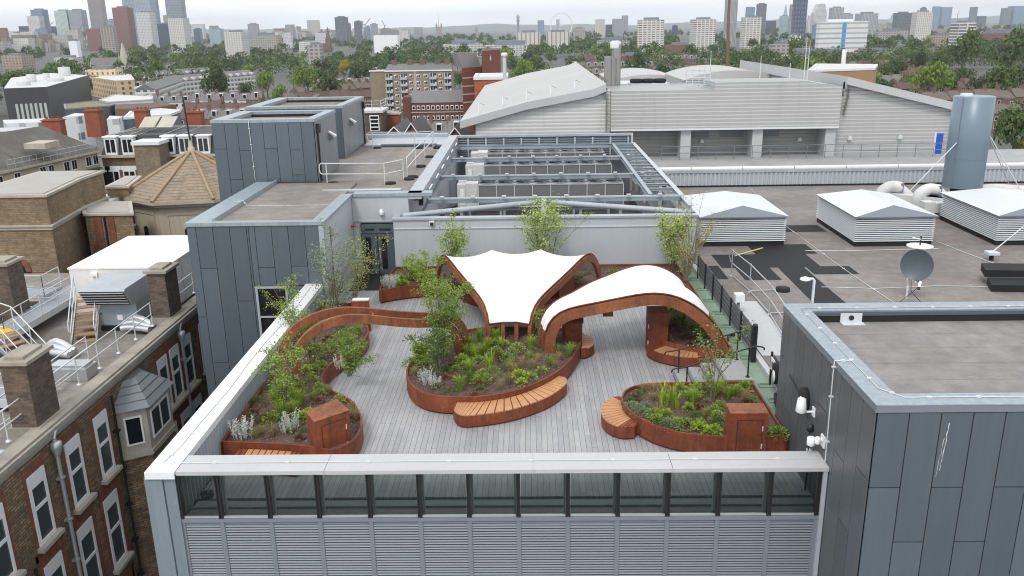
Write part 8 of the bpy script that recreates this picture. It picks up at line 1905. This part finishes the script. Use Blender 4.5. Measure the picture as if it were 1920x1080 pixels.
# pointed glass tower
p = P_(1473,6,2700); t = thing('glass_spire_tower', 'pale blue glass tower tapering to a slanted point', 'building', (p.x, 2700, GZ)); q = P_(1464,40,2700).x, P_(1482,40,2700).x
MB().add([(q[0],2700,GZ),(q[1],2700,GZ),(q[1],2725,GZ),(q[0],2725,GZ),(P_(1476,6,2700).x,2710,p.z)], [(0,1,4),(1,2,4),(2,3,4),(3,0,4)]).build('glass_skin', 'fs_glassy', t)
p = P_(1540,7,2500); t = thing('faceted_tower', 'pale faceted tower with a shouldered top behind the white slab', 'building', (p.x, 2500, GZ)); xs_ = [P_(v,20,2500).x for v in (1528,1535,1544,1551)]; z7, z20 = P_(1540,7,2500).z, P_(1540,24,2500).z
MB().extrude([(xs_[0],2500,GZ),(xs_[3],2500,GZ),(xs_[3],2500,z20),(xs_[2]+3,2500,z7),(xs_[1],2500,z7),(xs_[0],2500,z20)], (0,30,0)).build('facade', 'fs_white', t)
# rusty mast before the tall ribbed tower
a, b = P_(1364,112,300), P_(1366,30,300); tag(MB().tube([(a.x,300,GZ),(a.x,300,a.z),(b.x,300,b.z),(b.x,300,P_(1367,-5,300).z)], .55, 8, r1=.45).build('rusty_mast','mast_rust'), 'tall rust brown mast in front of the very tall ribbed tower', 'mast')
# great square tower with pinnacles, clock tower, slim round tower, dome, wheel
def gothic(x, yb, yt, wpx, D, label, pin, spire):
    p = P_(x, yt, D); w = wpx*D/F; t = thing('gothic_tower', label, 'tower', (p.x, D, GZ)); z = p.z
    MB().box(p.x-w/2, p.x+w/2, D, D+w, GZ, z).build('shaft', 'fs_stone', t)
    for sx_ in (-1,1):
        for sy_ in (0,1): MB().lathe([(w*.13,0),(w*.12,w*.35),(.3,w*pin)], (p.x+sx_*w*.46, D+sy_*w, z-w*.1), 8).build('pinnacle', 'fs_stone', t)
    if spire: MB().lathe([(w*.6,0),(w*.35,w*.5),(.4,w*spire)], (p.x, D+w/2, z), 4, 0, False, PI/4).build('spire', 'slate_metal', t)
    return t
t = gothic(822.5, 75, 50, 9.5, 3950, 'great square gothic tower with corner pinnacles and a flag mast', .75, 0); p = P_(822,50,3950); MB().tube([(p.x,3955,p.z),(p.x,3955,P_(822,24,3950).z)], 1.0, 5, r1=.4).build('flag_mast', 'slate_metal', t)
gothic(893, 75, 56, 4.5, 4050, 'slim clock tower with a pointed roof', .5, 1.9)
p, q = P_(971.5,62,6500), P_(971.5,26,6500); t = thing('telecom_tower', 'slim round telecom tower with stacked drums and a mast', 'tower', (p.x,6500,GZ)); H = q.z-GZ; u = 6500/F
MB().lathe([(2.0*u,0),(2.0*u,H*.56),(2.6*u,H*.57),(2.6*u,H*.72),(1.6*u,H*.74),(1.6*u,H*.78),(3.0*u,H*.79),(3.0*u,H*.86),(1.5*u,H*.87),(1.2*u,H*.95)], (p.x,6500,GZ), 14).build('shaft', 'fs_slate_plain', t); MB().tube([(p.x,6500,GZ+H*.95),(p.x,6500,GZ+H*1.08)], 2.2, 6, r1=.8).build('mast', 'fs_slate_plain', t)
p = P_(1674,50,5000); u = 5000/F; t = thing('domed_cathedral', 'grey domed cathedral on the skyline beside the framed tower', 'cathedral', (p.x,5000,GZ)); z = p.z
MB().box(p.x-14*u, p.x+14*u, 5000, 5060, GZ, z).build('nave', 'fs_stone', t); MB().lathe([(8.5*u,0),(8.5*u,6*u),(9*u,6.2*u),(9*u,7*u)], (p.x,5025,z-1*u), 20).build('drum', 'fs_stone', t)
MB().lathe([(8.4*u*math.cos(a),8.4*u*1.15*math.sin(a)) for a in [PI/2*j/8 for j in range(8)]]+[(1.5*u,9.8*u),(1.4*u,12.5*u),(.2*u,17*u)], (p.x,5025,z+6*u), 20).build('dome', 'fs_dome', t)
p = P_(1052.5,47,4300); u = 4300/F; t = thing('observation_wheel', 'huge white observation wheel standing on the skyline', 'ferris wheel', (p.x,4300,GZ)); R_ = 20.5*u; c = Vector((p.x,4300,p.z)); th_ = .35
ring = lambda rr: [c+Vector((math.cos(a)*rr*math.cos(th_), math.cos(a)*rr*math.sin(th_), math.sin(a)*rr)) for a in [2*PI*j/48 for j in range(49)]]
MB().tube(ring(R_), 2.0, 5).build('rim', 'white_paint', t); MB().tube([c, c+Vector((-6*u,25,GZ-c.z))], 1.5, 5).tube([c, c+Vector((6*u,25,GZ-c.z))], 1.5, 5).build('legs_frame', 'white_paint', t); MB().lathe([(4,-4),(4,4)], c, 10).build('hub', 'white_paint', t)
mb = MB()
for q in ring(R_)[:48:2]: mb.tube([c, q], .35, 3, cap=False)
mb.build('spokes', 'white_paint', t)
for q in ring(R_+3.5)[:48:2]: MB().lathe([(1,-2.2),(2.6,-1),(2.6,1),(1,2.2)], q, 6).build('capsule', 'white_paint', t)
# cranes
for x, yt, yb, D, jib in ((688,35,62,2600,9),(719,38,62,2700,-5),(152,40,75,2400,6),(96,42,52,2500,6),(1797,20,38,4500,4)):
    a, b = P_(x-jib*.4, yb, D), P_(x-jib*.4, lerp(yb,yt,.55), D); e = P_(x+jib*.6, yt, D); tag(MB().tube([(a.x,D,GZ),(b.x,D,b.z)], 1.3, 4).tube([(b.x,D,b.z),(e.x,D,e.z)], 1.0, 4).tube([(b.x,D,b.z),(b.x-(e.x-b.x)*.3,D,b.z+3)], 1.4, 4).build('tower_crane', 'slate_metal'), {688:'leaning crane beside the slim dark towers',719:'leaning crane over the brown riverside blocks',152:'crane beside the plain grey tower',96:'small crane between navy block and pale green tower',1797:'small crane among the city towers'}[x], 'crane', 'cranes on the skyline')
# ------------------------------------------------------------------ air
HZ = MB().box(-11000, 11000, -60, 14500, GZ-1, 230); hz = HZ.build('haze', 'haze_air', loc=(0,0,GZ-1)); tag(hz, 'thin pale air over the city', kind='stuff')
